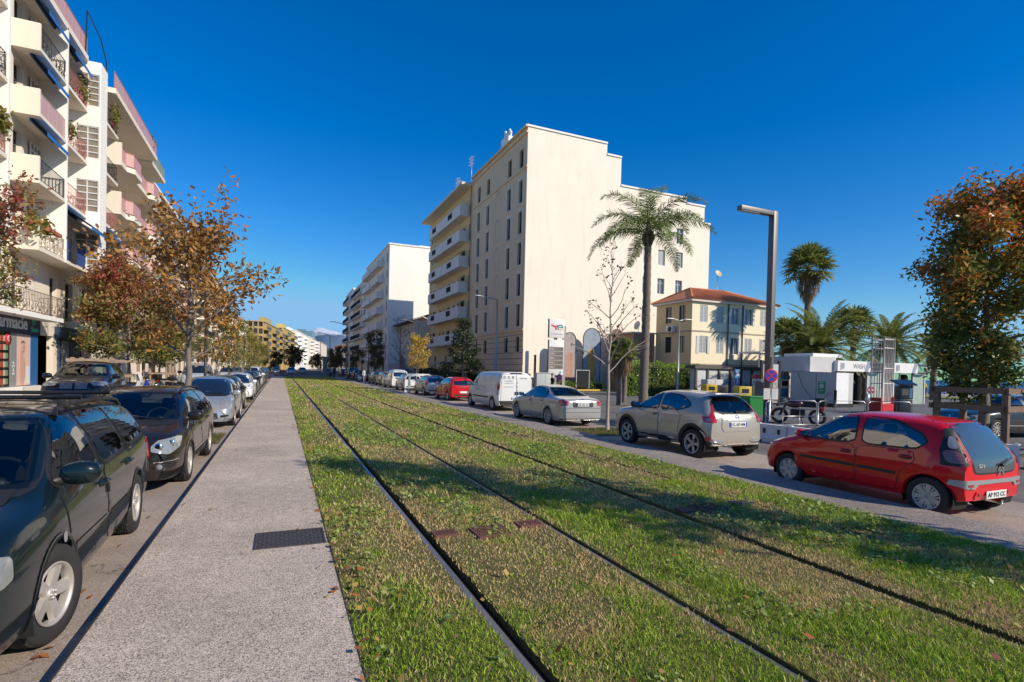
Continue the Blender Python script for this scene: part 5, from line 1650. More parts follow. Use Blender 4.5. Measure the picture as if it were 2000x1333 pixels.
def balcony(root, O, U, Nn, W, D, H, kind, mats, slab=.17, fascia=None, wallends=False, name='balcony', wm=None):
    """slab projecting D from the wall, railing on its three open sides (or solid end walls)"""
    O = Vector(O); U = Vector(U); Nn = Vector(Nn)
    q = MB()
    T = Matrix((U, Nn, Z)).transposed().to_4x4(); T.translation = O
    q.box((0, 0, -slab), (W, D, 0), 0, T)
    if kind == 'solid':
        q.box((0, D - .12, 0), (W, D, H), 0, T); q.box((0, 0, 0), (.12, D - .12, H), 0, T); q.box((W - .12, 0, 0), (W, D - .12, H), 0, T)
    if wallends: q.box((0, 0, 0), (.12, D, H + .08), 0, T)
    b = q.build(name, wm or mats[0], root)
    if kind != 'solid':
        r = railing(O + Nn * (D - .05) + U * (.13 if wallends else .03), U, W - (.16 if wallends else .06), H, kind)
        r2 = railing(O + U * (W - .05), Nn, D - .08, H, kind)
        k = len(r.v); r.v += r2.v; r.f += [[i + k for i in f] for f in r2.f]; r.m += r2.m; r.s += r2.s
        r.build('railing', mats[1:], b)
    return b


# --- large beige apartment building on the right -------------------------------------------------
apt = empty('apartment_building', (22.9, 50, 0), 0, 'large beige apartment building with blank cream side wall behind the palm', 'apartment building')
apt.location = (0, 0, 0)
HB = 27.0
bays = [64.5, 61.2, 54.6, 51.5]
rows = [(3.8, 1.6), (6.5, 2.35), (9.7, 2.35), (13.0, 2.35), (16.25, 2.35), (19.5, 2.35), (23.15, 1.9)]
O = Vector((22.9, 67, -.1)); U = -Y; Nn = -X
holes = [(67 - c - .5, z + .1, 67 - c + .5, z + .1 + h) for c in bays for z, h in rows]
low = [(67 - c - .45, .9, 67 - c + .45, 1.9) for c in (53.5, 51.7, 57.5, 60.2)]
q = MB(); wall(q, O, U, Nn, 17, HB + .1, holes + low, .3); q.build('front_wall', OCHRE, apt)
windows(apt, O, U, Nn, holes, 'guard', .28); windows(apt, O, U, Nn, low, 'dark', .28)
# pale surrounds, mouldings, rusticated base
q = MB()
for u0, v0, u1, v1 in holes:
    if 5 < v0 < 22:
        P = lambda u, v, d: O + U * u + Z * v + Nn * d
        for a, b_ in (((u0 - .14, v0 - .1), (u0, v1 + .14)), ((u1, v0 - .1), (u1 + .14, v1 + .14)), ((u0, v1), (u1, v1 + .14))):
            q.box(P(*a, .001), P(*b_, .035))
        c = (u0 + u1) / 2; q.box(P(c - .12, v1 + .14, .001), P(c + .12, v1 + .34, .06))
    if v0 < 22: q.box(O + U * (u0 - .16) + Z * (v0 - .17) + Nn * .001, O + U * (u1 + .16) + Z * (v0 - .1) + Nn * .10)
q.build('window_surround', M('surround_white', (.80, .74, .66), .8), apt)['kind'] = 'stuff'
q = MB()
for z, d, t in ((6.0, .13, .22), (22.75, .12, .16), (26.25, .18, .22), (26.85, .28, .22)): q = MB(); q.box((22.9 - d, 49.9, z), (22.899, 67.0, z + t)); q.build('cornice', OCHRE, apt)
for k in range(5):
    q = MB(); z = 7.0 + 3.25 * k
    for a, b_ in (((57.2, z), (57.26, z + 2.3)), ((58.55, z), (58.61, z + 2.3)), ((57.26, z), (58.55, z + .06)), ((57.26, z + 2.24), (58.55, z + 2.3))): q.box((22.86, a[0], a[1]), (22.899, b_[0], b_[1]))
    q.tube([(22.88, 57.5, z + 2.3), (22.87, 57.9, z + 2.6), (22.88, 58.3, z + 2.3)], .04, 5); q.build('wall_panel', OCHRE_LIGHT, apt)
q = MB()
for z in np.arange(.6, 5.9, .62): q.box((22.87, 50.02, z), (22.898, 66.98, z + .045))
q.build('rustication_grooves', M('groove_shadow', (.20, .15, .10), .9), apt)
# side wall steps, facing the camera
steps = [(22.9, 32.5, 26.9), (32.5, 34.4, 25.7), (34.4, 43.7, 22.6), (43.7, 46.5, 22.0), (46.5, 47.4, 20.0)]
q = MB()
sw = [(38.2, z) for z in (4.5, 7.8, 11.1, 14.4)] + [(40.3, z) for z in (4.5, 7.8, 11.1, 14.4)] + [(42.9, z) for z in (4.5, 7.8, 11.1, 14.4, 17.2)]
for x0, x1, h in steps:
    off = 50 if x1 < 34 else 50 - (.0 if x1 < 36 else 0)
    hs = [(x - .5 - x0, z + .1, x + .5 - x0, z + 1.9) for x, z in sw if x0 < x < x1]
    wall(q, (x0, 50, -.1), X, -Y, x1 - x0, h + .1, hs, .25)
    windows(apt, (x0, 50, -.1), X, -Y, [hh for i, hh in enumerate(hs) if i % 4 != 3], 'blue', .23); windows(apt, (x0, 50, -.1), X, -Y, [hh for i, hh in enumerate(hs) if i % 4 == 3], 'shut', .2)
    if x0 > 23: q.quad((x1, 50, -.1), (x1, 67, -.1), (x1, 67, h), (x1, 50, h))
q.quad((47.4, 67, -.1), (22.9, 67, -.1), (22.9, 67, 20.0), (47.4, 67, 20.0))
q.quad((34.4, 67, 20.0), (22.9, 67, 20.0), (22.9, 67, 26.9), (34.4, 67, 26.9))
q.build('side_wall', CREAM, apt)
q = MB()
for x0, x1, h in steps: q.box((x0 - (.12 if x0 < 23 else -.001), 49.88, h + .001), (x1, 67, h + .18))
q.build('roof', WHITEWALL, apt)
# rear part with balconies
O2 = Vector((22.9, 88.6, -.1))
fl = [22.4, 19.0, 15.6, 12.2, 8.8, 5.3]
dh = []
for z in fl:
    for y, w in ((87.2, .8), (85.2, 1.6), (81.6, .8), (79.6, .7), (77.2, 1.6), (74.4, .7), (72.6, .7), (70.6, 1.5), (68.0, .6)): dh.append((88.6 - y - w / 2, z + .15, 88.6 - y + w / 2, z + 2.35))
dh += [(88.6 - y - .5, 2.1, 88.6 - y + .5, 3.9) for y in (84, 78, 70)] + [(88.6 - 86 - .6, .15, 88.6 - 86 + .6, 2.4), (88.6 - 75 - .7, .15, 88.6 - 75 + .7, 2.3)]
q = MB(); wall(q, O2, U, Nn, 21.6, 26.4, dh, .25); q.quad((22.9, 88.6, -.1), (33, 88.6, -.1), (33, 88.6, 24), (22.9, 88.6, 24)); q.quad((33, 67, -.1), (33, 88.6, -.1), (33, 88.6, 24), (33, 67, 24))
q.build('rear_front_wall', YELLOWWALL, apt)
windows(apt, O2, U, Nn, dh, 'dark', .22)
for k, z in enumerate(fl):
    b = balcony(apt, (22.9, 84.2 if k else 84.2, z + .12), -Y, -X, 16.0, 1.35, 1.28, 'solid', [GREYCONC], .2)
    for y in (81.2, 72.8):
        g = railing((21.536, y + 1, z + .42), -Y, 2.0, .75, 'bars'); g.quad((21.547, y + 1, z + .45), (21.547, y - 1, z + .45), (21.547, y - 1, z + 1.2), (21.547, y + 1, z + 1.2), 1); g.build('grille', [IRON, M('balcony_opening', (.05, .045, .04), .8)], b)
    if k in (2, 3, 4):
        a = MB(); a.add([(22.88, 69.6, z + 2.5), (22.88, 71.6, z + 2.5), (21.9, 71.6, z + 1.95), (21.9, 69.6, z + 1.95)], [(0, 1, 2, 3)]); a.build('awning', M('pale_blue_awning', (.30, .52, .62), .7), apt)
q = MB(); q.box((21.3, 66.9, 26.0), (22.95, 88.7, 26.35)); q.box((22.95, 67.0, 24.0), (26.5, 88.6, 26.9)); q.box((26.501, 67.0, 24.0), (33, 88.6, 24.5)); q.build('roof_overhang', OCHRE_LIGHT, apt)
q = MB(); q.cyl((22.72, 67.15, 0), (22.72, 67.15, 26), .06, 8); q.build('drainpipe', M('ochre_pipe', (.30, .21, .12), .6), apt)
q = MB(); q.box((21.2, 73.3, 2.75), (22.89, 78.5, 2.85)); q.box((21.2, 73.3, 2.55), (21.28, 78.5, 2.749)); q.build('entrance_canopy', M('canopy_glass', (.5, .6, .62), .15), apt)
for (x, y, z0, n) in ((23.6, 56.5, 27.5, 3), (23.4, 57.3, 27.5, 2)):
    q = MB(); q.box((x - .35, y - .5, z0 - .2), (x + .35, y + .5, z0 + .9))
    for i in range(n): q.cyl((x, y - .3 + .3 * i, z0 + .9), (x, y - .3 + .3 * i, z0 + 1.35 + .35 * (i == 1)), .12, 10); q.ball((x, y - .3 + .3 * i, z0 + 1.4 + .35 * (i == 1)), .16, 0, 8)
    q.build('chimney', WHITEWALL, apt)
for (x, y, z0, h) in ((23.4, 69.2, 27.3, 3.4), (23.2, 74.5, 27.3, 2.2), (23.2, 73.8, 27.3, 1.6)):
    q = MB(); q.cyl((x, y, z0 - .3), (x, y, z0 + h), .035, 6)
    for j in range(3):
        zz = z0 + h - .15 - .45 * j; q.tube([(x, y - .7, zz), (x, y + .7, zz)], .018, 4)
        for i in range(6): q.tube([(x - .3, y - .6 + .24 * i, zz), (x + .3, y - .6 + .24 * i, zz)], .012, 4)
    q.build('rooftop_antenna', M('aerial_metal', (.55, .53, .52), .4, .5), apt)

# --- yellow house -------------------------------------------------------------------------------
hs_ = empty('yellow_house', (0, 0, 0), 0, 'yellow house, sun and shade painted into its walls, with red tiled hip roof and grey white shutters', 'house')
hx0, hx1, hy0, hy1 = 35.5, 46.1, 39.4, 44.6
cols = [36.9, 39.0, 40.9, 42.7, 44.7]
hf = [(c - .5 - hx0, z + .1, c + .5 - hx0, z + 1.75) for c in cols for z in (6.85, 3.9, 1.0)]
hl = [(hy1 - c - .45, z + .1, hy1 - c + .45, z + 1.7) for c in (42.7, 40.75) for z in (6.9, 3.95)]
q = MB(); wall(q, (hx0, hy0, -.1), X, -Y, hx1 - hx0, 9.0, hf, .18); q.quad((hx1, hy0, -.1), (hx1, hy1, -.1), (hx1, hy1, 8.9), (hx1, hy0, 8.9)); q.build('front_wall', SUNYEL, hs_)
q = MB(); wall(q, (hx0, hy1, -.1), -Y, -X, hy1 - hy0, 9.0, hl, .18); q.quad((hx1, hy1, -.1), (hx0, hy1, -.1), (hx0, hy1, 8.9), (hx1, hy1, 8.9)); q.build('street_wall', YELLOWWALL, hs_)  # the darker yellow here puts the street side's shade into the colour
windows(hs_, (hx0, hy0, -.1), X, -Y, [h for i, h in enumerate(hf) if i not in (6, 9, 7)], 'shut', .10); windows(hs_, (hx0, hy0, -.1), X, -Y, [hf[i] for i in (6, 9, 7)], 'blue', .16)
windows(hs_, (hx0, hy1, -.1), -Y, -X, hl, 'dark', .15)
for i, h in enumerate(hf):   # open shutter leaves beside two windows
    q = MB(); u0, v0, u1, v1 = h
    for x in (u0 - .32, u1 + .02) if i in (6, 9, 7, 1, 2) else (): q.box((hx0 + x, hy0 - .05, v0 - .1), (hx0 + x + .3, hy0 - .012, v1 - .1))
    if q.v: q.build('open_shutter', SHUT, hs_)
q = MB()
for z in (5.95, 2.8): q.box((hx0 - .06, hy0 - .06, z), (hx1 + .06, hy0 - .001, z + .12)); q.box((hx0 - .06, hy0, z), (hx0 - .001, hy1, z + .12))
q.build('string_course', M('grey_band', (.42, .36, .29), .8), hs_)
q = MB(); q.box((hx0 - .3, hy0 - .3, 8.78), (hx1 + .3, hy1 + .3, 9.02)); q.build('eaves', OCHRE_LIGHT, hs_)
q = MB(); e = .42
a, b_, c, d = [(hx0 - e, hy0 - e, 9.03), (hx1 + e, hy0 - e, 9.03), (hx1 + e, hy1 + e, 9.03), (hx0 - e, hy1 + e, 9.03)]; r0, r1 = (hx0 + 1.9, 41.9, 10.45), (hx1 - 4.2, 41.9, 10.5)
q.add([a, b_, c, d, r0, r1], [(0, 1, 5, 4), (1, 2, 5), (2, 3, 4, 5), (3, 0, 4)])
for s, t_ in ((a, r0), (d, r0), (b_, r1), (c, r1), (r0, r1)): q.tube([s, t_], .11, 6)
for i in range(44):      # tile courses
    f = i / 43; x0 = lerp(a[0], b_[0], f); x1 = min(max(x0, r0[0]), r1[0]); g = 1.0
    if x0 < r0[0]: g = (x0 - a[0]) / (r0[0] - a[0])
    elif x0 > r1[0]: g = (b_[0] - x0) / (b_[0] - r1[0])
    p0 = Vector((x0, a[1], 9.05)); p1 = Vector((x0, lerp(a[1], 41.9, g), lerp(9.05, 10.5, g))); q.tube([p0, p1], .07, 5, 0, True)
q.build('roof', TILE, hs_)
for x in (39.95, 41.85):
    q = MB(); q.cyl((x, hy0 - .09, .2), (x, hy0 - .09, 8.8), .06, 8); q.build('drainpipe', M('brown_pipe', (.12, .09, .07), .5), hs_)
q = MB(); q.box((35.05, 41.6, 5.95), (35.44, 42.6, 6.6), 0, None, .03); q.lathe([(.26, 0), (.26, .02), (.05, .03), (0, .03)], 20, 1, Matrix.Translation((35.05, 42.0, 6.28)) @ Matrix.Rotation(-PI / 2, 4, 'Y')); q.build('air_conditioner', [WHITE, DARK], hs_)
q = MB(); q.cyl((42.5, 43.5, 9.8), (42.5, 43.5, 12.6), .04, 6)
for j in range(3): q.tube([(42.1, 43.5, 11.6 - .4 * j), (42.9, 43.5, 11.6 - .4 * j)], .02, 4)
q.cyl((42.5, 43.5, 9.8), (43.0, 43.5, 11.2), .02, 5); q.build('antenna_mast', STEEL, hs_)
q = MB(); q.lathe([(0, 0), (.2, .02), (.38, .10), (.40, .10), (.2, .0), (0, -.02)], 20, 0, Matrix.Translation((42.45, 43.4, 12.6)) @ Matrix.Rotation(R(60), 4, 'X')); q.build('satellite_dish', M('dish_orange', (.60, .42, .25), .5), hs_)
# low annex behind the palm
ax_ = empty('garden_annex', (0, 0, 0), 0, 'small terracotta walled annex left of the yellow house', 'outbuilding')
q = MB(); q.box((32.6, 44.7, -.1), (35.4, 49, 5.9)); q.build('wall', M('terracotta_render', (.42, .24, .15), .85, var=.2, scale=1, dirt=.3), ax_)
q = MB(); q.box((32.4, 44.5, 5.9), (35.45, 49.2, 6.05)); q.build('roof', OCHRE_LIGHT, ax_)

# --- row of buildings further along on the right ---------------------------------------------------


def block(name, A, B, H, depth, side, mats, nf, ncol, label, bal=None, endwin=0, z0=3.4, roofm=None, winkind='dark', balw=None, wsz=(1.1, 1.7)):
    """side=+1: body lies to the right of A->B seen from above (right hand row), -1 to the left"""
    root = empty(name, (0, 0, 0), 0, label, 'building')
    A = Vector((*A, -.1)); B = Vector((*B, -.1)); D = (B - A); W = D.length; D.normalize()
    inn = Vector((D.y, -D.x, 0)) * side; Nn = -inn
    if side > 0: O = B; U = -D
    else: O = A; U = D
    fh = (H - z0) / nf
    hl = []
    for i in range(nf):
        for j in range(ncol):
            c = W * (j + .5) / ncol; hl.append((c - wsz[0] / 2, z0 + i * fh + (.1 if bal else .8), c + wsz[0] / 2, z0 + i * fh + (.1 if bal else .8) + wsz[1]))
    gl = [(W * (j + .5) / max(2, ncol // 2) - 1.2, .2, W * (j + .5) / max(2, ncol // 2) + 1.2, 2.7) for j in range(max(2, ncol // 2))]
    q = MB(); wall(q, O, U, Nn, W, H, hl + gl, .25); q.build('front_wall', mats[0], root)
    windows(root, O, U, Nn, hl, winkind, .23); windows(root, O, U, Nn, gl, 'dark', .2, 'shop_window')
    q = MB()
    eh = []
    for i in range(nf if endwin else 0):
        for j in range(endwin): c = depth * (j + .5) / endwin; eh.append((c - .5, z0 + i * fh + .8, c + .5, z0 + i * fh + 2.3))
    if side > 0: wall(q, A, inn, -D, depth, H, eh, .25); windows(root, A, inn, -D, eh, winkind, .23)
    else: wall(q, A + inn * depth, -inn, -D, depth, H, eh, .25); windows(root, A + inn * depth, -inn, -D, eh, winkind, .23)
    q.quad(B, B + inn * depth, B + inn * depth + Z * H, B + Z * H); q.quad(A + inn * depth, B + inn * depth, B + inn * depth + Z * H, A + inn * depth + Z * H)
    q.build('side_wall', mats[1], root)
    T = Matrix((D, inn, Z)).transposed().to_4x4() if side > 0 else Matrix((D, inn, Z)).transposed().to_4x4(); T.translation = A
    q = MB(); q.box((-.15, -.2, H + .001), (W + .15, depth + .1, H + .25), 0, T); q.box((W * .3, depth * .35, H + .25), (W * .6, depth * .8, H + 2.4), 0, T); q.build('roof', roofm or mats[1], root)
    if bal:
        kind, d, bm = bal
        for i in range(nf):
            for (f0, f1) in (balw or [(.06, .94)]):
                balcony(root, O + U * (W * f0) + Z * (z0 + i * fh), U, Nn, W * (f1 - f0), d, 1.0, kind, bm, .18, wm=bm[0])
    return root


block('white_apartment_building', (18.4, 101), (18.4, 130), 25.0, 22, 1, [IVORY, WHITEWALL], 7, 6, 'white apartment building with blank side wall beyond the low tiled house', ('solid', 1.3, [GREYCONC]), balw=[(.05, .45), (.5, .8)])
block('apartment_building', (18.4, 130.2), (18.4, 151), 22.7, 20, 1, [IVORY, GREYCONC], 7, 4, 'narrow beige grey apartment building between two white ones', ('bars', 1.3, [GREYCONC, IRON]))
block('apartment_building', (18.0, 151.2), (18.4, 172), 23.2, 20, 1, [WHITEWALL, WHITEWALL], 7, 4, 'white apartment building at the far end of the right hand row', ('bars', 1.2, [WHITEWALL, IRON]))
block('office_building', (20.5, 172.2), (24.5, 205), 15, 20, 1, [PINKWALL, PINKWALL], 4, 6, 'low pinkish building beyond the white apartments on the right')
hs2 = empty('tiled_house', (0, 0, 0), 0, 'low two storey house with projecting dark eaves beside the beige apartment building', 'house')
q = MB(); hh = [(100.6 - y - .5, z + .1, 100.6 - y + .5, z + 2.1) for y in (99.3, 97.2, 95, 92.8, 90.4) for z in (1.2, 4.4, 7.2)]
wall(q, (20.5, 100.6, -.1), -Y, -X, 11.9, 9.9, hh, .2); q.quad((20.5, 88.7, -.1), (30, 88.7, -.1), (30, 88.7, 9.8), (20.5, 88.7, 9.8)); q.quad((20.5, 100.6, -.1), (30, 100.6, -.1), (30, 100.6, 9.8), (20.5, 100.6, 9.8)); q.build('wall', PINKWALL, hs2)
windows(hs2, (20.5, 100.6, -.1), -Y, -X, hh, 'shut', .12)
q = MB(); q.add([(19.3, 88.7, 9.75), (19.3, 100.9, 9.75), (25, 100.9, 11.8), (25, 88.7, 11.8), (31, 100.9, 9.6), (31, 88.7, 9.6)], [(0, 3, 2, 1), (3, 5, 4, 2)]); q.box((19.25, 88.7, 9.55), (20.45, 100.9, 9.74)); q.build('roof', M('dark_eaves', (.08, .055, .05), .8), hs2)
wl = empty('garden_wall', (0, 0, 0), 0, 'blue grey street wall with a stone gate pillar by the low house', 'wall')
q = MB(); q.box((18.6, 90, -.1), (18.85, 112, 2.6)); q.build('panel', M('blue_grey_hoarding', (.34, .38, .43), .7, var=.1), wl)
q = MB(); q.box((18.3, 89.0, -.1), (19.1, 89.8, 3.0)); q.box((18.2, 88.9, 3.0), (19.2, 89.9, 3.2)); q.ball((18.7, 89.4, 3.5), .35, 0, 10); q.build('gate_pillar', PAVING, wl)

# --- left side ------------------------------------------------------------------------------------
lb = empty('apartment_building', (0, 0, 0), 0, 'ivory apartment building with stacked balconies and blue awnings above the pharmacy on the left', 'apartment building')
FX = -11.3
F = [3.95, 7.0, 10.03, 13.06, 16.0]
ROOF = 18.75
hol = []
for k, z in enumerate(F):
    for (y, w, h) in ((24.4, 1.6, 2.3), (28.2, 1.4, 2.3), (31.9, .9, 2.3), (36.3, 1.0, 2.2), (38.6, 1.2, 2.2), (41.5, 1.5, 2.2), (44.5, 1.5, 2.2), (47.5, 1.5, 2.2), (51.0, 1.3, 2.2), (54.0, 1.3, 2.2)): hol.append((y - 20 - w / 2, z + .2, y - 20 + w / 2, z + .2 + h))
q = MB(); wall(q, (FX, 20, -.1), Y, X, 36, ROOF + .1, hol + [(36.6 - 20 - 2.6, .1, 36.6 - 20 - .2, 3.2)], .3)
q.quad((FX, 56, -.1), (FX - 14, 56, -.1), (FX - 14, 56, ROOF), (FX, 56, ROOF)); q.quad((FX, 20, -.1), (FX - 14, 20, -.1), (FX - 14, 20, ROOF), (FX, 20, ROOF)); q.quad((FX - 14, 20, -.1), (FX - 14, 56, -.1), (FX - 14, 56, ROOF), (FX - 14, 20, ROOF))
q.build('front_wall', IVORY, lb)
windows(lb, (FX, 20, -.1), Y, X, hol, 'dark', .27)
q = MB(); q.box((FX - 14, 20, ROOF + .001), (FX + .3, 56.1, ROOF + .2)); q.build('roof', WHITEWALL, lb)
# bay A and the bay before it: deep balconies with solid end walls
BX = -10.2
irons = [IRON, PINKRAIL, M('beige_railing', (.42, .34, .26), .6), M('blue_railing', (.02, .05, .22), .5)]
for k, z in enumerate(F):
    if k == 0:
        b = balcony(lb, (FX, 26.3, z), Y, X, 8.2, 1.0, 1.0, 'scroll', [WHITEWALL, M('brown_railing', (.14, .10, .08), .5)], .2); continue
    balcony(lb, (FX, 31.0, z), Y, X, 3.25, 1.1, .98, ['', 'scroll', 'bars', 'panel', 'scroll', 'scroll'][k], [IVORY, irons[[0, 2, 0, 2, 0, 0][k]], PINKPANEL], .17, wallends=True)
    balcony(lb, (FX, 23.6, z), Y, X, 4.3, 1.1, .98, 'scroll', [IVORY, irons[[1, 0, 1, 0, 1, 1][k]]], .17)
    balcony(lb, (FX, 34.42, z), Y, X, 3.05, 1.1, .98, ['', 'panel', 'scroll', 'scroll', 'scroll', 'scroll'][k], [IVORY, irons[[0, 3, 1, 1, 1, 0][k]], [PINKPANEL, M('blue_cloth', (.02, .06, .25), .8)][k == 1]], .17)
    # volume C carries a bay of glass-brick windows ; D small dark balconies
    balcony(lb, (FX + .01, 38.72, z), Y, X, 2.5, 1.65, .98, 'scroll' if k > 1 else 'panel', [IVORY, irons[0 if k > 2 else 1], PINKPANEL], .17)
for y0 in (27.92, 34.25):
    q = MB(); q.box((FX - .001, y0, 6.83), (BX + .03, y0 + .16, ROOF)); q.build('fin_wall', WHITEWALL, lb)
q = MB()
ch = [(.55, z + .25, 1.62, z + 2.05) for z in F[1:]]
wall(q, (FX, 37.5, 6.8), X, -Y, 1.7, ROOF - 6.8, [(a, b_ - 6.8, c, d - 6.8) for a, b_, c, d in ch], .12); q.quad((-9.6, 37.5, 6.8), (-9.6, 38.7, 6.8), (-9.6, 38.7, ROOF), (-9.6, 37.5, ROOF)); q.quad((FX, 38.7, 6.8), (-9.6, 38.7, 6.8), (-9.6, 38.7, ROOF), (FX, 38.7, ROOF)); q.quad((FX, 37.5, 6.8), (-9.6, 37.5, 6.8), (-9.6, 38.7, 6.8), (FX, 38.7, 6.8))
q.build('stair_tower', WHITEWALL, lb)
windows(lb, (FX, 37.5, 0), X, -Y, ch, 'grid2', .1, 'glass_brick_window')
for k, z in enumerate(F[1:]):
    windows(lb, (FX + .06, 33.0, 0), Y, X, [(0, z + .45, 1.15, z + 2.3)], 'grid', .0, 'glass_brick_window')
# bay E: long wavy pink balconies, F: green ones
for k, z in enumerate([5.6, 8.55, 11.5, 14.6]):
    q = MB(); r = MB()
    pts = []
    for i in range(25):
        y = lerp(41.3, 50.4, i / 24); s = (math.sin((y - 41.3) / 9.1 * 2 * PI * 1.5 - 1.0) > .25); pts.append((-9.45 + (.38 if s else 0), y))
    n = len(pts)
    vs = [(FX, p[1], z) for p in pts] + [(p[0], p[1], z) for p in pts] + [(p[0], p[1], z - .32) for p in pts] + [(FX, p[1], z - .32) for p in pts]
    q.add(vs, [(i, i + 1, n + i + 1, n + i) for i in range(n - 1)] + [(n + i, n + i + 1, 2 * n + i + 1, 2 * n + i) for i in range(n - 1)] + [(2 * n + i, 2 * n + i + 1, 3 * n + i + 1, 3 * n + i) for i in range(n - 1)])
    q.box((FX, 41.15, z - .32), (-9.45, 41.3, z + 1.1)); b = q.build('balcony', IVORY, lb)
    r.tube([(p[0] - .06, p[1], z + .95) for p in pts], .025, 4, 0, True, False); r.tube([(p[0] - .06, p[1], z + .06) for p in pts], .02, 4, 0, True, False)
    for p in pts: r.tube([(p[0] - .06, p[1], z), (p[0] - .06, p[1], z + .95)], .015, 4, 0, False, False)
    for (a, b2) in zip(pts, pts[1:]): r.quad((a[0] - .06, a[1], z + .1), (b2[0] - .06, b2[1], z + .1), (b2[0] - .06, b2[1], z + .9), (a[0] - .06, a[1], z + .9), 1)
    r.build('railing', [PINKRAIL, PINKPANEL], b)
    balcony(lb, (FX, 50.6, z), Y, X, 5.3, 1.55, .98, 'panel', [IVORY, FRAME_W, GREENRAIL], .25, wallends=True)
# top terrace rails, screens
r = MB()
for (y0, y1, x, zt) in ((31, 37.4, -10.25, ROOF + .2), (38.8, 50.4, -9.3, 18.05), (50.5, 55.9, -9.7, 17.9)):
    q = railing((x, y0, zt), Y, y1 - y0, 1.0, 'panel'); q.box((FX, y0, zt - .3), (x + .08, y1, zt - .001), 2); q.build('terrace_railing', [PINKRAIL if y0 < 50 else GREENRAIL, PINKPANEL if y0 < 50 else GREENRAIL, IVORY], lb)
q = MB(); q.tube([(-10.2, 37.0, ROOF), (-10.2, 37.2, ROOF + 2.6), (-10.2, 39.6, ROOF + 2.4), (-10.2, 40.8, ROOF + 1.6), (-10.2, 40.9, ROOF)], .035, 6); q.build('roof_screen_frame', DARK, lb)
# awnings
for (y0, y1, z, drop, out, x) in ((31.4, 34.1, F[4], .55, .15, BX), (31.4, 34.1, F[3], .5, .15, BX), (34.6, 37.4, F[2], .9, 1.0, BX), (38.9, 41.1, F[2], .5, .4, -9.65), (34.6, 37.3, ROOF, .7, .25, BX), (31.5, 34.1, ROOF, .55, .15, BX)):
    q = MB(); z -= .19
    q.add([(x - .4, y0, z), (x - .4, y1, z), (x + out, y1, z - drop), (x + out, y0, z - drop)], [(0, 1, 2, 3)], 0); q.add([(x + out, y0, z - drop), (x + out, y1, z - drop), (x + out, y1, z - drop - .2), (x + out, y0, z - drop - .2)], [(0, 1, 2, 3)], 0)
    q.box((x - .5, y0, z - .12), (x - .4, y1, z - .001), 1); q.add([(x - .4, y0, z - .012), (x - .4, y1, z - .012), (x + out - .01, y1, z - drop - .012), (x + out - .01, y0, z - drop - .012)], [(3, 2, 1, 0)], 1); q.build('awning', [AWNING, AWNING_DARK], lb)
# pharmacy front
SHOPBLUE = M('dark_blue_shopfront', (.012, .045, .10), .35, var=.2)
q = MB(); q.box((FX + .001, 27.0, 3.05), (FX + .25, 33.9, 3.85)); q.box((FX + .001, 36.5, 3.0), (FX + .25, 40.3, 3.65)); sgn = q.build('shop_sign', SHOPBLUE, lb)
LET = M('white_letters', (.8, .8, .8), .4); LETG = M('green_letters', (.10, .55, .30), .4)
text('lettering', 'Pharmacie', .82, frame((FX + .256, 30.5, 3.48), Y, Z), LET, sgn, 3.7, .02, 'CENTER', .012)
text('lettering', 'Dr', .36, frame((FX + .256, 33.1, 3.62), Y, Z), LETG, sgn, None, .02); text('lettering', 'Sante', .36, frame((FX + .256, 33.2, 3.28), Y, Z), LETG, sgn, None, .02)
text('lettering', 'san', .62, frame((FX + .256, 38.35, 3.32), Y, Z), LETG, sgn, 1.0, .02); text('lettering', 'té', .62, frame((FX + .256, 39.35, 3.34), Y, Z), LET, sgn, .6, .02)
q = MB(); q.box((FX + .001, 26, -.1), (FX + .35, 33.7, .55)); q.box((FX + .001, 36.6, -.1), (FX + .3, 40.3, .5)); q.build('plinth', WHITEWALL, lb)
q = MB(); q.box((FX + .001, 27.0, .55), (FX + .12, 31.0, 3.04), 0); q.build('shop_window', DARK_GLASS, lb)
q = MB()
rd = random.Random(5)
for j in range(6):
    for i in range(16):
        y = 27.1 + i * .235; q.box((FX + .122, y, .7 + j * .38), (FX + .14, y + .16, .95 + j * .38), i % 4)
q.build('window_display', [M('display_orange', (.45, .20, .06), .5), M('display_red', (.40, .05, .05), .5), M('display_cream', (.5, .45, .35), .5), M('display_green', (.15, .25, .10), .5)], lb)['kind'] = 'stuff'
q = MB(); q.lathe([(0, 0), (.30, 0), (.30, .02), (0, .02)], 24, 0, Matrix.Translation((FX + .14, 30.75, 2.72)) @ Matrix.Rotation(PI / 2, 4, 'Y')); d = q.build('price_roundel', M('roundel_red', (.55, .03, .04), .4), lb)
text('lettering', '€', .36, frame((FX + .166, 30.75, 2.72), Y, Z), LET, d, None, .005)
q = MB(); q.box((FX + .001, 31.0, .55), (FX + .14, 31.62, 3.04), 0); d = q.build('grey_sign_panel', M('sign_grey', (.25, .26, .26), .5), lb)
text('lettering', '24/24', .28, frame((FX + .146, 31.3, 1.4), Z, -Y), LET, d, None, .004)
q = MB(); q.box((FX + .001, 31.62, .6), (FX + .13, 33.1, 3.0), 0); d = q.build('poster', M('poster_pink', (.72, .50, .44), .4, var=.15, scale=1.5), lb)
f = MB()
SK = M('poster_skin', (.62, .36, .25), .5)
f.ball((FX + .135, 32.3, 2.35), (.012, .24, .32), 0, 16); f.ball((FX + .133, 32.25, 1.3), (.012, .34, .72), 0, 16); f.ball((FX + .132, 32.05, 1.75), (.01, .13, .5), 0, 12); f.build('poster_figure', SK, d)
f = MB()
for dy in (-.09, .09): f.ball((FX + .15, 32.3 + dy, 2.40), (.005, .045, .014), 0, 8)
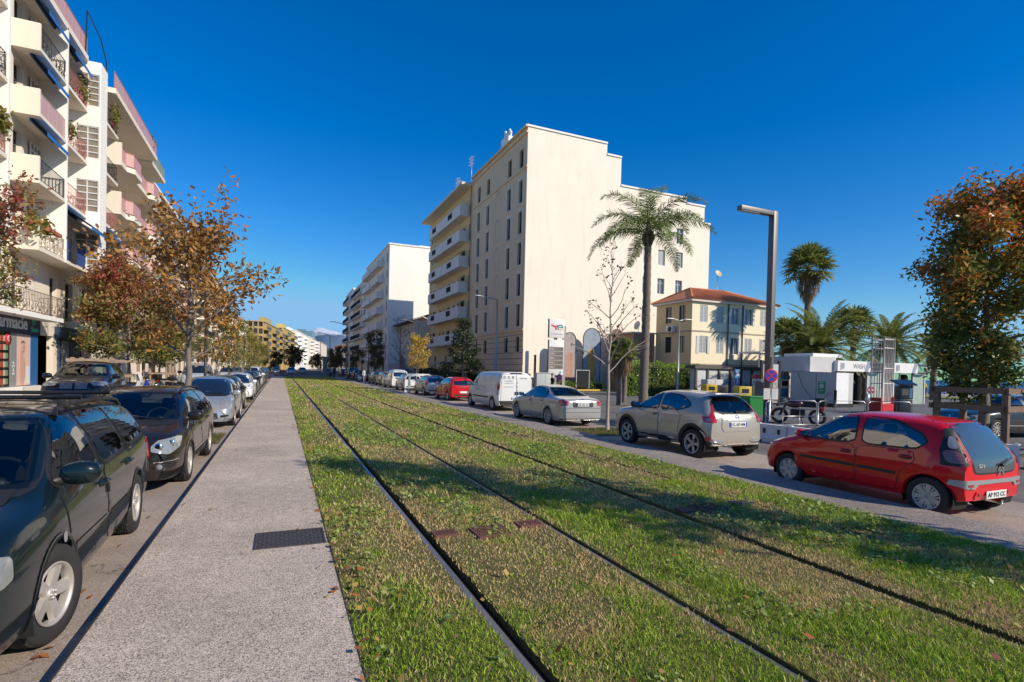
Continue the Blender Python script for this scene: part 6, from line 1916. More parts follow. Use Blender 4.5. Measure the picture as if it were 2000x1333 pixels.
f.ball((FX + .15, 32.3, 2.2), (.005, .06, .018), 0, 8); f.ball((FX + .136, 32.3, 2.6), (.006, .20, .10), 0, 12); f.build('poster_features', M('poster_brown', (.16, .07, .05), .5), d)
f = MB(); f.box((FX + .131, 32.55, .7), (FX + .134, 33.05, 1.5)); f.build('poster_text_block', M('poster_pale', (.7, .68, .66), .5), d)
q = MB(); q.box((FX + .001, 33.1, .0), (FX + .16, 33.9, 3.04)); q.build('blue_pilaster', M('bright_blue_panel', (.02, .12, .30), .4), lb)
q = MB(); q.box((FX + .001, 36.9, .5), (FX + .10, 40.2, 2.99)); q.build('shop_window', M('blue_tinted_display', (.03, .07, .13), .08, var=.9, scale=1.2, spec=.8), lb)
q = MB(); q.box((FX + .11, 37.1, .5), (FX + .14, 38.2, 2.9)); q.build('poster', M('grey_blue_poster', (.20, .23, .27), .5, var=.8, scale=3), lb)
q = MB(); q.box((FX + .11, 40.4, .1), (FX + .14, 41.8, 2.7)); q.build('poster', M('red_white_poster', (.60, .30, .28), .5, var=.6, scale=2), lb)
# plants on balconies
for (x, y, z, s, n) in ((-10.3, 32.0, F[1] + 1.0, .35, 260), (-10.3, 35.2, F[3] + .8, .4, 160), (-10.3, 36.8, F[4] + .8, .4, 140), (-9.5, 40.0, F[4] + .9, .35, 150), (-9.6, 49.5, 18.9, .5, 300), (-10.3, 30.6, F[1] + 1.0, .4, 200), (-10.3, 27.35, 11.2, .35, 500)):
    rr = np.random.default_rng(int(y * 10 + z)); p = np.stack([rr.normal(x, s * .35, n), rr.normal(y, s * .8, n), rr.normal(z, s * .6, n)], 1)
    link('balcony_plant', leaf_mesh(p, .11, LEAF_GREENYEL, int(y * 7), .3, 1, .05), lb)
q = MB(); q.box((BX - .02, 35.0, F[1] + .02), (BX + .06, 35.8, F[1] + 1.2)); q.build('television_back', DARK, lb)
T_ = M('red_flower', (.5, .04, .05), .6)
q = MB(); q.ball((-9.9, 41.0, F[4] + .35), (.08, .18, .45), 0, 8); q.build('hanging_red_flower', T_, lb)
q = MB(); q.box((BX + .01, 31.7, F[1] + .86), (BX + .2, 33.2, F[1] + 1.02)); q.build('flower_box', M('terracotta_box', (.45, .12, .08), .8), lb)

block('apartment_building', (-11.3, 56.4), (-11.3, 104), 18.6, 12, -1, [PINKWALL, WHITEWALL], 6, 12, 'pale pinkish apartment building next along the left side behind the orange tree', ('bars', 1.1, [IVORY, IRON]), balw=[(.03, .3), (.36, .62), (.68, .97)])
block('apartment_building', (-11.3, 104.4), (-11.3, 140), 17.5, 12, -1, [IVORY, IVORY], 6, 9, 'cream apartment building partly hidden by small trees on the left', ('bars', 1.0, [IVORY, IRON]), balw=[(.1, .4), (.55, .9)])
b = block('red_roofed_house', (-11.0, 140.5), (-8.5, 163), 13.0, 12, -1, [CREAM, CREAM], 3, 6, 'cream house with red tiled roof before the golden building', None, 2, 3.4, TILE)
q = MB(); q.add([(-11.0, 140, 13.2), (-8.0, 163.5, 13.2), (-20, 165, 13.2), (-23.5, 141, 13.2), (-15.5, 146, 16.6), (-14, 160, 16.6)], [(0, 1, 5, 4), (1, 2, 5), (2, 3, 4, 5), (3, 0, 4)]); q.build('hip_roof', TILE, b)
g = block('golden_apartment_building', (-4.6, 165), (.6, 207), 13.9, 4, -1, [GOLD, M('golden_end_panels', (.50, .37, .16), .5, var=.25, scale=.5)], 5, 9, 'modern gold clad apartment building on the left near the far end', ('panel', 1.0, [M('gold_fascia', (.50, .33, .08), .5), FRAME_G, FRAME_G]), 3, balw=[(.0, .2), (.4, .62), (.8, 1.0)])
block('golden_apartment_building', (.9, 210), (5.4, 246), 15.3, 5, -1, [GOLD, M('bright_yellow_panels', (.62, .48, .17), .5)], 5, 7, 'brighter yellow clad apartment block standing behind the golden building', ('panel', 1.4, [M('pale_gold_fascia', (.60, .48, .2), .5), FRAME_G, FRAME_G]), 2, balw=[(.0, .3), (.6, .95)])
block('far_white_building', (6.2, 250), (13.5, 305), 17, 14, -1, [WHITEWALL, WHITEWALL], 7, 10, 'white apartment slab directly right of the yellow clad block far down the street', ('solid', 1.2, [WHITEWALL]), balw=[(.1, .28), (.6, .8)])
block('far_white_building', (14.2, 308), (23, 375), 17.5, 14, -1, [IVORY, IVORY], 7, 10, 'ivory apartment slab in the middle of the distant left row', ('solid', 1.2, [WHITEWALL]), balw=[(.1, .3), (.6, .85)])
block('far_white_building', (24, 380), (34, 455), 18, 14, -1, [PINKWALL, PINKWALL], 7, 10, 'pale pink apartment slab last in the distant left row')
block('glass_tower', (26, 520), (30, 545), 33, 18, -1, [M('teal_glass', (.10, .20, .24), .1, var=.4, scale=.2), M('teal_panel', (.16, .27, .32), .2)], 12, 4, 'small teal glass tower above the far end of the street')
for i, (ax, ay, bx, by, h, mt, lab) in enumerate(((40, 470, 54, 490, 17, CREAM, 'cream house closing the far end of the street, leftmost'), (56, 480, 70, 498, 14, IVORY, 'ivory house closing the far end of the street, middle'), (72, 492, 90, 505, 16, PINKWALL, 'pink house closing the far end of the street, rightmost'))):
    b = block('distant_house', (ax, ay), (bx, by), h, 12, 1, [mt, mt], 4, 5, lab)
    q = MB(); A = Vector((ax, ay, h)); B = Vector((bx, by, h)); D = (B - A).normalized(); I_ = Vector((D.y, -D.x, 0)) * -1
    q.add([A - I_ * -1, B - I_ * -1, B + I_ * -12, A + I_ * -12, A + I_ * -6 + Z * 3, B + I_ * -6 + Z * 3], [(0, 1, 5, 4), (2, 3, 4, 5), (0, 4, 3), (1, 2, 5)]); q.build('hip_roof', TILE, b)
# ------------------------------------------------------------------ street furniture
LAMPM = M('lamp_post_bronze', (.17, .155, .145), .45, .3, var=.15)
LAMPW = M('lamp_post_white', (.62, .62, .60), .4, .2)
SIGNRED = M('sign_red', (.55, .02, .03), .4)
SIGNBLUE = M('sign_blue', (.02, .06, .42), .4)
WOOD = M('weathered_wood', (.19, .125, .085), .85, var=.4, scale=6, bump=.4, bscale=30)
WOODP = M('pale_wood', (.34, .25, .18), .85, var=.3, scale=6, bump=.3, bscale=30)
WHITEPL = M('white_plastic', (.68, .67, .65), .45, var=.08)
GREYPANEL = M('grey_white_panel', (.52, .51, .50), .6, var=.1, dirt=.25)
GREENPL = M('green_plastic', (.03, .26, .06), .45)
YELLOWPL = M('yellow_plastic', (.62, .42, .03), .45)
LAMPGL = M('lamp_glass', (.6, .6, .58), .2)

# tall square lamp post with a cranked head
r = empty('street_lamp', (19.13, 16.5, -.1), 0, 'tall square bronze lamp post with cantilever head beside the no stopping sign', 'street lamp')
q = MB(); q.box((-.115, -.14, 0), (.115, .14, 8.95), 0, None, .012); q.box((-.30, -.30, 0), (.30, .30, .03)); q.build('post', LAMPM, r)
q = MB(); q.box((-1.95, -.13, 8.76), (-.117, .13, 8.94), 0, None, .012); a = q.build('arm', LAMPM, r)
q = MB(); q.box((-1.9, -.10, 8.735), (-.9, .10, 8.758)); q.build('lamp_glass', LAMPGL, a)
q = MB(); q.box((-.119, -.09, .6), (-.1155, .09, 1.4)); q.build('access_door', DARK, r)


def round_lamp(loc, h, arm, label, mat, adir=(-1, 0), r0=.09, dbl=False, grp=None):
    r = empty('street_lamp', loc, 0, label, 'street lamp', grp)
    q = MB(); q.tube([(0, 0, 0), (0, 0, h * .45), (0, 0, h * .46), (0, 0, h)], [r0, r0 * .9, r0 * .7, r0 * .5], 10); q.cyl((0, 0, 0), (0, 0, .25), r0 * 1.35, 10); q.build('post', mat, r)
    for s in ((1, -1) if dbl else (1,)):
        e = Vector((adir[0] * arm * s, adir[1] * arm * s, h + (.12 if dbl else .28)))
        q = MB(); q.tube([(0, 0, h - .03), e * .5 + Vector((0, 0, h * .5 - .02)), e], [r0 * .5, r0 * .45, r0 * .4], 8); a = q.build('arm', mat, r)
        d = Vector((adir[0], adir[1], 0)) * s
        T = Matrix.Translation(e) @ Matrix.Rotation(math.atan2(d.y, d.x), 4, 'Z')
        q = MB(); q.box((-.1, -.09, -.05), (.6, .09, .04), 0, T, .03); q.build('lamp_head', mat, a)


round_lamp((21.44, 53.8, .02), 9.4, 2.0, 'grey lamp post with one arm before the beige apartment building', M('lamp_grey', (.42, .42, .42), .4, .4), (-1, 0), .16)
round_lamp((30.9, 35.8, -.1), 6.5, .6, 'slim white lamp post with two short arms in front of the yellow house', LAMPW, (-1, .1), .09, True)
for i, (x, y, h, lab) in enumerate(((7.75, 71, 7.2, 'dark lamp post with left pointing arm where the grass ends'), (14.4, 60, 7.0, 'dark lamp post standing before the low tiled house'), (8.0, 100, 7.4, 'second dark lamp post down the right path'), (14.2, 96, 7.0, 'dark lamp post beside the garden wall pillar'), (8.2, 128, 7.4, 'third dark lamp post down the right path'))):
    round_lamp((x, y, -.08), h, 1.5, lab, LAMPM, (-1, 0), .09, False, 'dark lamp posts along the right side')
for i, (x, y) in enumerate(((-5.2, 46), (-4.6, 82), (-4.0, 118))):
    round_lamp((x, y, -.1), 6.4, 1.0, ['black lamp post behind the second tree of the left row', 'black lamp post midway down the left street', 'black lamp post far down the left street'][i], DARK, (1, 0), .10, False, 'black lamp posts along the left street')


def disc_sign(parent, c, r, mats, cross=2, n=Vector((0, -1, 0)), name='sign_plate'):
    m = frame(c, Z.cross(n), Z)
    q = MB(); q.lathe([(0, -.01), (r, -.01), (r, .0), (r * .86, .001), (0, .001)], 28, 0); p = q.build(name, mats[0], parent, m)
    q = MB(); q.lathe([(0, .0025), (r * .80, .0025)], 28); q.build('sign_field', mats[1], p)
    q = MB()
    for k in range(cross):
        T = Matrix.Rotation(R(45 + 90 * k), 4, 'Z'); q.box((-r * .8, -r * .09, .003), (r * .8, r * .09, .0045 + .001 * k), 0, T)
    q.build('sign_cross', mats[0], p)
    return p


NV = Vector((-.35, -.94, 0)).normalized()
r = empty('no_stopping_sign', (18.72, 16.05, -.1), 0, 'round red and blue no stopping sign with two white notices below, at the tall lamp', 'road sign')
q = MB(); q.cyl((0, 0, 0), (0, 0, 2.75), .04, 10); q.build('post', STEEL, r)
disc_sign(r, (-.02, -.05, 1.98), .29, (SIGNRED, SIGNBLUE), 2, NV)
for k in (-1, 1):
    m = frame(Vector((k * .17, -.05 - k * .06, 1.22)), Z.cross(NV), Z)
    q = MB(); q.box((-.13, -.24, -.006), (.13, .24, .0)); q.box((-.13, -.24, .0005), (.13, -.225, .002), 1); q.box((-.13, .225, .0005), (.13, .24, .002), 1)
    for j in range(7): q.box((-.10, .16 - j * .055, .0005), (.10 - .03 * (j % 3), .172 - j * .055, .0015), 2)
    q.build('notice', [WHITE, SIGNRED, M('notice_print', (.30, .30, .34), .6)], r, m)
r = empty('no_parking_sign', (24.6, 45.2, -.1), 0, 'faded pink no parking sign on a pole left of the dark panel', 'road sign')
q = MB(); q.cyl((0, 0, 0), (0, 0, 1.75), .035, 8); q.build('post', STEEL, r)
disc_sign(r, (0, -.05, 1.38), .33, (M('faded_sign_red', (.55, .10, .28), .4), M('faded_sign_purple', (.38, .10, .45), .4)), 1, Vector((-.95, -.3, 0)).normalized())

# fuel station totem
r = empty('price_totem', (24.9, 46.5, -.1), R(-4), 'tall white fuel price totem with red and green swirl logo', 'totem sign')
q = MB(); q.box((-.16, .12, 0), (.16, .3, 6.2)); q.box((.86, .3, 0), (1.18, .45, 6.5), 1); q.build('post', [M('totem_grey', (.30, .29, .29), .4), M('totem_back', (.33, .31, .30), .5)], r)
q = MB(); q.box((-.82, -.10, 5.25), (.80, .1, 7.1), 0, None, .02); q.box((-.89, -.08, 5.25), (-.825, .1, 7.1), 1); p = q.build('logo_panel', [WHITE, DARK], r)
RL, GL, BL, YL = M('logo_red', (.62, .03, .05), .4), M('logo_green', (.03, .35, .20), .4), M('logo_blue', (.03, .12, .45), .4), M('logo_orange', (.75, .38, .03), .4)
mw = frame((0, -.103, 6.28), X, Z)
q = MB()
pts = [(-.62, .16), (-.5, .19), (-.3, .06), (-.12, .08), (.08, .16)]
for (a, b_) in zip(pts, pts[1:]): q.box((0, -.075, .001), ((Vector(b_) - Vector(a)).length + .02, .075, .012), 0, Matrix.Translation((a[0], a[1], 0)) @ Matrix.Rotation(math.atan2(b_[1] - a[1], b_[0] - a[0]), 4, 'Z'))
q.box((-.075, -.34, .001), (.075, .02, .014), 0, Matrix.Translation((-.16, .06, 0)) @ Matrix.Rotation(R(14), 4, 'Z')); q.build('logo_letter_shape', RL, p, mw)


def arc(mb, cx, cy, r, a0, a1, w, mi, z=.012, n=14):
    vs = []; fs = []
    for k in range(n + 1):
        a = R(lerp(a0, a1, k / n)); vs += [(cx + (r - w / 2) * math.cos(a), cy + (r - w / 2) * .8 * math.sin(a), z), (cx + (r + w / 2) * math.cos(a), cy + (r + w / 2) * .8 * math.sin(a), z)]
    mb.add(vs, [(2 * k, 2 * k + 1, 2 * k + 3, 2 * k + 2) for k in range(n)], mi)


q = MB(); arc(q, .34, .0, .28, 160, 60, .13, 0); arc(q, .34, .0, .28, 62, -20, .13, 1); arc(q, .34, .0, .28, 165, 250, .11, 2); arc(q, .36, -.02, .26, 250, 320, .12, 3); q.box((.12, -.05, .011), (.60, .05, .0135), 1); q.build('logo_swirl', [BL, GL, GL, YL], p, mw)
text('lettering', 'TotalEnergies', .2, frame((0, -.104, 5.62), X, Z), M('logo_text_grey', (.30, .16, .28), .5), p, 1.25, .002)
q = MB(); q.box((-.82, -.10, 1.55), (.80, .1, 5.05), 0, None, .05); q.box((-.76, -.104, 2.15), (.74, -.1005, 4.35), 1)
for j in range(5): q.box((-.76, -.108, 2.15 + .44 * j), (.74, -.1045, 2.165 + .44 * j), 2)
q.box((-.86, -.08, 2.15), (-.825, .1, 5.05), 3); p = q.build('price_panel', [WHITE, M('price_field', (.22, .18, .16), .5), WHITE, DARK], r)
for j, (a, b_) in enumerate((('SP 95', '1.759'), ('SP 98', '1.849'), ('E85', '0.799'), ('Gazole', '1.699'), ('GPL', '0.899'))):
    z = 4.13 - .44 * j
    text('lettering', a, .2, frame((-.50, -.105, z), X, Z), M('price_white', (.7, .7, .68), .5), p, .36, .001); text('lettering', b_, .34, frame((.28, -.105, z), X, Z), M('price_black', (.03, .03, .03), .5), p, .72, .001)
q = MB(); q.lathe([(0, 0), (.11, 0)], 20, 0, frame((.45, -.103, 1.85), X, Z)); q.build('round_logo', M('teal_mark', (.05, .35, .42), .5), p)

# arched advertising panels along the blank wall
cols = [((.42, .36, .33), (.50, .28, .20)), ((.30, .36, .42), (.60, .33, .10)), ((.42, .24, .13), (.30, .34, .48))]
for i, (x, y, w, h, lab) in enumerate(((27.2, 47.9, 1.35, 5.9, 'faded arched banner panel behind the fuel totem'), (30.3, 48.6, 2.0, 6.5, 'grey blue arched banner with an orange figure, widest of the three'), (33.6, 48.9, 1.5, 6.6, 'brown arched banner panel partly behind the bare tree'))):
    r = empty('arched_banner', (x, y, -.1), R(-8), lab, 'banner', 'arched banner panels before the blank wall')
    pl = [(w / 2, 0), (w / 2, h - w / 2)] + [(w / 2 * math.cos(a), h - w / 2 + w * .55 * math.sin(a)) for a in np.linspace(0, PI, 14)[1:-1]] + [(-w / 2, h - w / 2), (-w / 2, 0)]
    T = Matrix((X, Z, -Y)).transposed().to_4x4()
    q = MB(); q.prism(pl, 0, .04, 0, T); q.build('panel', M(f'banner_cloth_{i}', cols[i][0], .7, var=.35, scale=1.2), r)
    q = MB(); pp = [T @ Vector((u, v, .03)) for u, v in pl]; q.tube(pp, .05, 6); q.build('frame', DARK, r)
    q = MB(); q.prism([(p[0] * .55, p[1] * .55 + h * .12) for p in pl], .041, .046, 0, T); q.prism([(p[0] * .7, p[1] * .1 + h * .05) for p in pl], .041, .046, 1, T); q.build('printed_picture', [M(f'banner_print_{i}', cols[i][1], .7, var=.6, scale=2), M('banner_pale_block', (.55, .54, .55), .7)], r)
r = empty('dark_panel', (28.2, 46.8, -.1), R(-8), 'black rectangular board on two legs in front of the banners', 'board')
q = MB(); q.box((-.68, -.04, .35), (.68, .04, 2.1), 0); q.box((-.72, -.05, .3), (-.681, .05, 2.15), 1); q.box((.681, -.05, .3), (.72, .05, 2.15), 1); q.box((-.68, -.05, 2.101), (.68, .05, 2.15), 1); q.build('board', [M('black_board', (.025, .025, .03), .35), WHITE], r)
for s in (-1, 1): q = MB(); q.box((s * .6 - .04, -.04, 0), (s * .6 + .04, .04, .34)); q.build('leg', DARK, r)
r = empty('grey_cabinet', (20.6, 40.5, -.1), R(-6), 'pale grey utility cabinet behind the white van', 'cabinet')
q = MB(); q.box((-.8, -.35, .08), (.8, .35, 1.75), 0, None, .02); q.box((-.005, -.356, .15), (.005, -.351, 1.7), 1); q.build('body', [M('cabinet_grey', (.46, .49, .47), .5), DARK], r); q = MB(); q.box((-.86, -.4, 1.751), (.86, .4, 1.82)); q.build('lid', GREYPANEL, r)
q = MB(); q.box((19.9, 46.3, -.1), (34.8, 46.55, .05)); tag(q.build('yellow_kerb', M('yellow_kerb_paint', (.62, .42, .08), .7, var=.2)), kind='structure')
# post left of the shrub
q = MB(); q.cyl((23.6, 48.5, -.1), (23.6, 48.5, 3.4), .12, 10); q.cyl((23.6, 48.5, 3.4), (23.6, 48.5, 3.46), .14, 10); tag(q.build('bollard_pole', M('dark_brown_pole', (.08, .06, .05), .5)), 'plain dark pole standing at the corner of the blank wall', 'pole')

# hedge
rr = np.random.default_rng(3)


def leaf_box(name, x0, x1, y0, y1, z0, z1, n, size, mat, label, cat, seed):
    rr = np.random.default_rng(seed)
    r = empty(name, ((x0 + x1) / 2, (y0 + y1) / 2, z0), 0, label, cat)
    w, d, h = (x1 - x0) / 2, (y1 - y0) / 2, z1 - z0
    p = np.stack([rr.uniform(-w, w, n), rr.uniform(-d, d, n), rr.uniform(0, h, n)], 1)
    f = rr.integers(0, 4, n)
    p[f == 0, 1] = -d; p[f == 1, 0] = -w; p[f == 2, 2] = h
    p += np.stack([vnoise(p[:, 0] + 9, p[:, 2], 1.1, seed) - .5, vnoise(p[:, 0], p[:, 2] + 4, 1.3, seed + 1) - .5, vnoise(p[:, 0], p[:, 1], 1.2, seed + 2) - .5], 1) * .55
    link('foliage', leaf_mesh(p, size, mat, seed, .2, 1, .05), r)
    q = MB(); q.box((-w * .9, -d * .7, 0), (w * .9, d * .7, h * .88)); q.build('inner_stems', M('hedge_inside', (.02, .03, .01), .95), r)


leaf_box('hedge', 27.0, 35.3, 37.3, 38.7, -.1, 2.7, 8000, .085, LEAF_HEDGE, 'bright green clipped hedge between the palms and the yellow house', 'hedge', 4)
leaf_box('shrub_bed', 25.0, 31, 46.9, 47.6, .0, .7, 1200, .09, LEAF_HEDGE, 'low green planting behind the yellow kerb', 'planting', 8)
leaf_box('hedge', 19.2, 20.4, 57, 84, -.05, 1.6, 3000, .13, LEAF_DARK, 'dark low hedge along the foot of the beige apartment building', 'hedge', 12)

# station kiosk row with dark frames
r = empty('station_kiosk', (0, 0, 0), 0, 'low flat kiosk of pale panels in dark frames before the yellow house', 'kiosk')
q = MB(); q.box((31.15, 34.05, -.1), (43.7, 34.6, 2.35)); q.build('body', GREYPANEL, r)
q = MB(); q.box((30.95, 33.8, 2.36), (43.9, 35.0, 2.62)); q.build('roof', M('kiosk_dark_frame', (.10, .08, .07), .6), r)
for i in range(11):
    x = lerp(31.1, 43.5, i / 10); q = MB(); q.box((x, 33.9, -.1), (x + .18, 34.04, 2.355)); q.build('mullion', MATS['kiosk_dark_frame'], r)
for i, w in enumerate(('frost', 'door', 'frost', 'frost', 'sign', 'poster', 'frost', 'frost', 'door', 'frost')):
    x0 = lerp(31.1, 43.5, i / 10) + .2; x1 = x0 + .98
    q = MB()
    if w in ('frost', 'sign', 'poster'): q.box((x0, 34.0, 1.35), (x1, 34.045, 2.3), 0); q.box((x0, 34.0, .0), (x1, 34.045, 1.3), 1)
    else: q.box((x0, 34.0, .0), (x1, 34.045, 1.75), 1); q.box((x0, 34.0, 1.8), (x1, 34.045, 2.3), 0)
    p = q.build('panel', [M('frosted_panel', (.55, .58, .55), .3), GREYPANEL], r)
    if w == 'sign':
        disc_sign(p, ((x0 + x1) / 2, 33.99, 1.85), .2, (SIGNRED, WHITE), 1); q = MB(); q.box((x0 + .3, 33.99, .5), (x1 - .3, 33.999, 1.2)); q.build('notice', M('notice_blue', (.2, .28, .36), .5), p)
    if w == 'poster': q = MB(); q.box((x0 + .2, 33.985, .3), (x1 - .2, 33.999, 1.6)); q.build('poster', M('poster_olive', (.36, .36, .22), .6, var=.5, scale=2), p)
r = empty('terrace_canopy', (0, 0, 0), 0, 'white framed terrace canopy above the kiosk beside the yellow house', 'canopy')
q = MB(); q.box((40.6, 36, 4.0), (47.5, 38.5, 4.15)); q.build('roof', WHITE, r)
for x, y in ((40.7, 36.1), (47.3, 36.1), (43.9, 36.1), (47.3, 38.3)): q = MB(); q.box((x - .1, y - .1, -.1), (x + .1, y + .1, 3.999)); q.build('post', WHITE, r)
# graffiti board and dark columns right of the lamp
r = empty('graffiti_board', (29.6, 25.4, -.1), R(-10), 'grey board covered in white graffiti beside the lamp post', 'board')
q = MB(); q.box((-.6, -.05, .2), (.6, .05, 2.0), 0); q.box((-.6, -.05, 2.001), (.6, .05, 2.75), 1); q.box((-.75, -.08, 0), (-.601, .08, 3.0), 2); q.box((.601, -.08, 0), (.75, .08, 3.0), 2); p = q.build('board', [M('board_grey', (.34, .32, .27), .7, var=.4, scale=3), M('frosted_panel', (.55, .58, .55), .3), DARK], r)
for j, s in enumerate(('TERRA', 'NORD', 'SUD')): text('lettering', s, .34, frame((0, -.056, 1.65 - .42 * j), X, Z), LET, p, .9 - .2 * j, .002)
r = empty('grey_locker', (31.6, 32.6, -.1), R(-5), 'grey metal locker in front of the left end of the kiosk', 'locker')
q = MB(); q.box((-.75, -.4, .05), (.75, .4, 1.6), 0, None, .02); q.box((-.01, -.406, .1), (.01, -.401, 1.55), 1); q.box((.1, -.406, .8), (.16, -.401, 1.0), 1); q.build('body', [GREYPANEL, DARK], r)
r = empty('blue_sign', (33.6, 32.2, -.1), 0, 'narrow blue vertical sign on a pole before the kiosk', 'sign')
q = MB(); q.cyl((0, 0, 0), (0, 0, 2.5), .04, 8); q.build('post', STEEL, r)
q = MB(); q.box((-.05, -.08, 1.15), (.45, -.045, 2.45), 0); q.box((.1, -.084, 1.3), (.3, -.0805, 1.75), 1); q.box((.08, -.084, 1.95), (.32, -.0805, 2.3), 1); q.build('sign_plate', [M('sign_sky_blue', (.10, .28, .55), .4), WHITE], r)
for k, (x, y, c, lab) in enumerate(((35.4, 31.5, (.5, .05, .05), 'red and white fuel pump beside the blue sign'), (37.8, 31.2, (.08, .25, .5), 'blue and white fuel pump in front of the middle of the kiosk'), (41.0, 29.6, (.5, .05, .05), 'red and white fuel pump at the right end of the kiosk'))):
    r = empty('fuel_pump', (x, y, -.1), R(-8), lab, 'fuel pump', 'fuel pumps before the kiosk')
    q = MB(); q.box((-.55, -.3, 0), (.55, .3, .16), 1); q.box((-.42, -.24, .161), (.42, .24, 1.75), 0, None, .03); q.box((-.48, -.27, 1.751), (.48, .27, 2.05), 2, None, .02); q.box((-.3, -.246, 1.2), (.3, -.241, 1.6), 3); q.box((-.36, -.246, .3), (.36, -.241, 1.0), 2); q.build('body', [WHITE, KERB, M('pump_colour_%d' % (k % 2), c, .4), BLACK], r)
    for s in (-1, 1): q = MB(); q.tube([(s * .43, 0, 1.6), (s * .62, -.1, 1.2), (s * .60, -.1, .6), (s * .44, 0, .9)], .02, 6); q.build('hose', BLACK, r)
# white cabin with green poster
r = empty('site_cabin', (0, 0, 0), 0, 'grey box cabin, end painted sunlit white, with green notice on its street side', 'cabin')
q = MB(); q.box((33.5, 23.6, .15), (35.2, 27.0, 2.2), 0); q.box((33.49, 25.0, .2), (33.499, 25.03, 2.1), 1); q.box((33.45, 23.55, -.1), (35.2, 27.0, .149), 1); q.build('body', [GREYPANEL, DARK], r)
q = MB(); q.box((33.5, 23.57, .15), (34.7, 23.599, 2.18)); q.build('sunlit_end_sheet', M('sunlit_white', (.78, .78, .78), .5, var=.15, scale=4, bump=.6, bscale=8), r)  # whiter end face, with the sunlight on it painted into the colour
q = MB(); q.box((33.475, 24.35, .75), (33.498, 24.85, 1.6), 0); p = q.build('green_notice', M('notice_green', (.02, .30, .12), .5), r)
q = MB(); q.lathe([(0, 0), (.17, 0)], 20, 0, frame((33.472, 24.6, 1.28), -Y, Z)); q.box((33.47, 24.45, .95), (33.474, 24.75, .99)); q.box((33.47, 24.42, 1.5), (33.474, 24.78, 1.55)); q.build('notice_print', M('notice_pale', (.45, .6, .48), .5), p)
q = MB(); q.tube([(33.46, 26.4, 2.15), (33.4, 26.0, 1.2), (33.4, 25.2, .4), (33.42, 24.5, .3), (33.4, 23.9, .9)], .015, 5); q.build('hose', DARK, r)
q = MB(); q.cyl((32.9, 23.2, -.1), (32.9, 23.2, .95), .09, 10); q.ball((32.9, 23.2, .95), .1, 0, 8); tag(q.build('bollard', DARK), 'short black bollard at the corner of the white cabin', 'bollard')
# car wash bays
r = empty('car_wash', (0, 0, 0), 0, 'white two bay car wash with lettered fascia and dark hoops', 'car wash')
q = MB(); q.box((34.4, 26.2, 2.25), (37.1, 30, 3.35)); q.box((35.2, 26.6, 3.351), (38.4, 29, 3.6), 1); q.build('plant_box', [GREYPANEL, WHITE], r)
HOOP = M('hoop_grey', (.10, .10, .11), .4, .4)
for i, (x0, x1, xe) in enumerate(((36.9, 40.6, 42.4), (43.3, 46.3, 48.0))):
    q = MB(); q.box((x0, 25.9, 2.35), (x1, 29.5, 3.12), 0); b = q.build('fascia', WHITE, r)
    if i == 0: text('lettering', 'WASH', .5, frame(((x0 + x1) / 2 + .5, 25.89, 2.72), X, Z), M('wash_grey', (.25, .25, .27), .5), b, 1.3, .004)
    q = MB()
    for k in range(3): q.box((x0 + .3 + .16 * k, 25.88, 2.45 + .05 * k), (x0 + .38 + .16 * k, 25.896, 2.95))
    q.add([(x1 - .75, 25.885, 2.36), (x1 - .35, 25.885, 2.36), (x1, 25.885, 3.11), (x1 - .4, 25.885, 3.11)], [(0, 1, 2, 3)]); q.build('fascia_stripes', M('wash_stripe_blue', (.28, .31, .40), .5), b)
    q = MB(); q.tube([(x1, 26.0, 3.0), (xe - .4, 26.0, 3.0), (xe - .1, 26.0, 2.9), (xe, 26.0, 2.7), (xe - .1, 26.0, 2.5), (xe - .4, 26.0, 2.4), (x1 - .1, 26.0, 2.4), (x1 - .5, 26.0, 2.3)], .09, 8); q.build('hoop', HOOP, r)
    q = MB(); q.box((xe - 1.5, 26.3, -.1), (xe - .15, 26.36, 2.3), 0); q.build('glass_screen', M('green_glass_screen', (.36, .44, .37), .12, var=.15), r)
    q = MB(); q.box((xe - .14, 26.25, -.1), (xe, 26.4, 2.35)); q.box((xe - 1.65, 26.25, -.1), (xe - 1.51, 26.4, 2.35)); q.build('screen_posts', GREYPANEL, r)['kind'] = 'stuff'
    q = MB(); q.lathe([(.30, -.1), (.34, .2), (.28, .5), (.36, .9), (.29, 1.3), (.35, 1.7), (.3, 2.1), (.2, 2.25)], 14, 0, Matrix.Translation((xe - 2.3, 26.6, 0))); q.build('brush', M('black_brush', (.012, .012, .014), .95, var=.6, scale=20, bump=1., bscale=60), r)
    q = MB(); q.box((x0 + .6, 27.5, -.1), (x1 - .2, 29.4, 2.34)); q.build('machine_housing', M('machine_brown', (.16, .12, .10), .7, var=.4, scale=2), r)
    q = MB(); q.cyl((x0 + .9, 26.0, -.1), (x0 + .9, 26.0, 2.35), .06, 8); q.build('post', GREYPANEL, r)
q = MB(); q.ball((39.6, 25.4, .35), (.35, .2, .42), 0, 10); tag(q.build('vacuum_drum', STEEL), 'small silver drum standing by the first car wash bay', 'drum')
r = empty('no_entry_sign', (38.9, 24.8, -.1), 0, 'small red and white no entry sign before the car wash', 'road sign'); q = MB(); q.cyl((0, 0, 0), (0, 0, 1.3), .03, 6); q.build('post', STEEL, r); p = disc_sign(r, (0, -.04, 1.15), .28, (SIGNRED, SIGNRED), 0, NV); q = MB(); q.box((-.2, -.045, .004), (.2, .045, .007)); q.build('white_bar', WHITE, p)
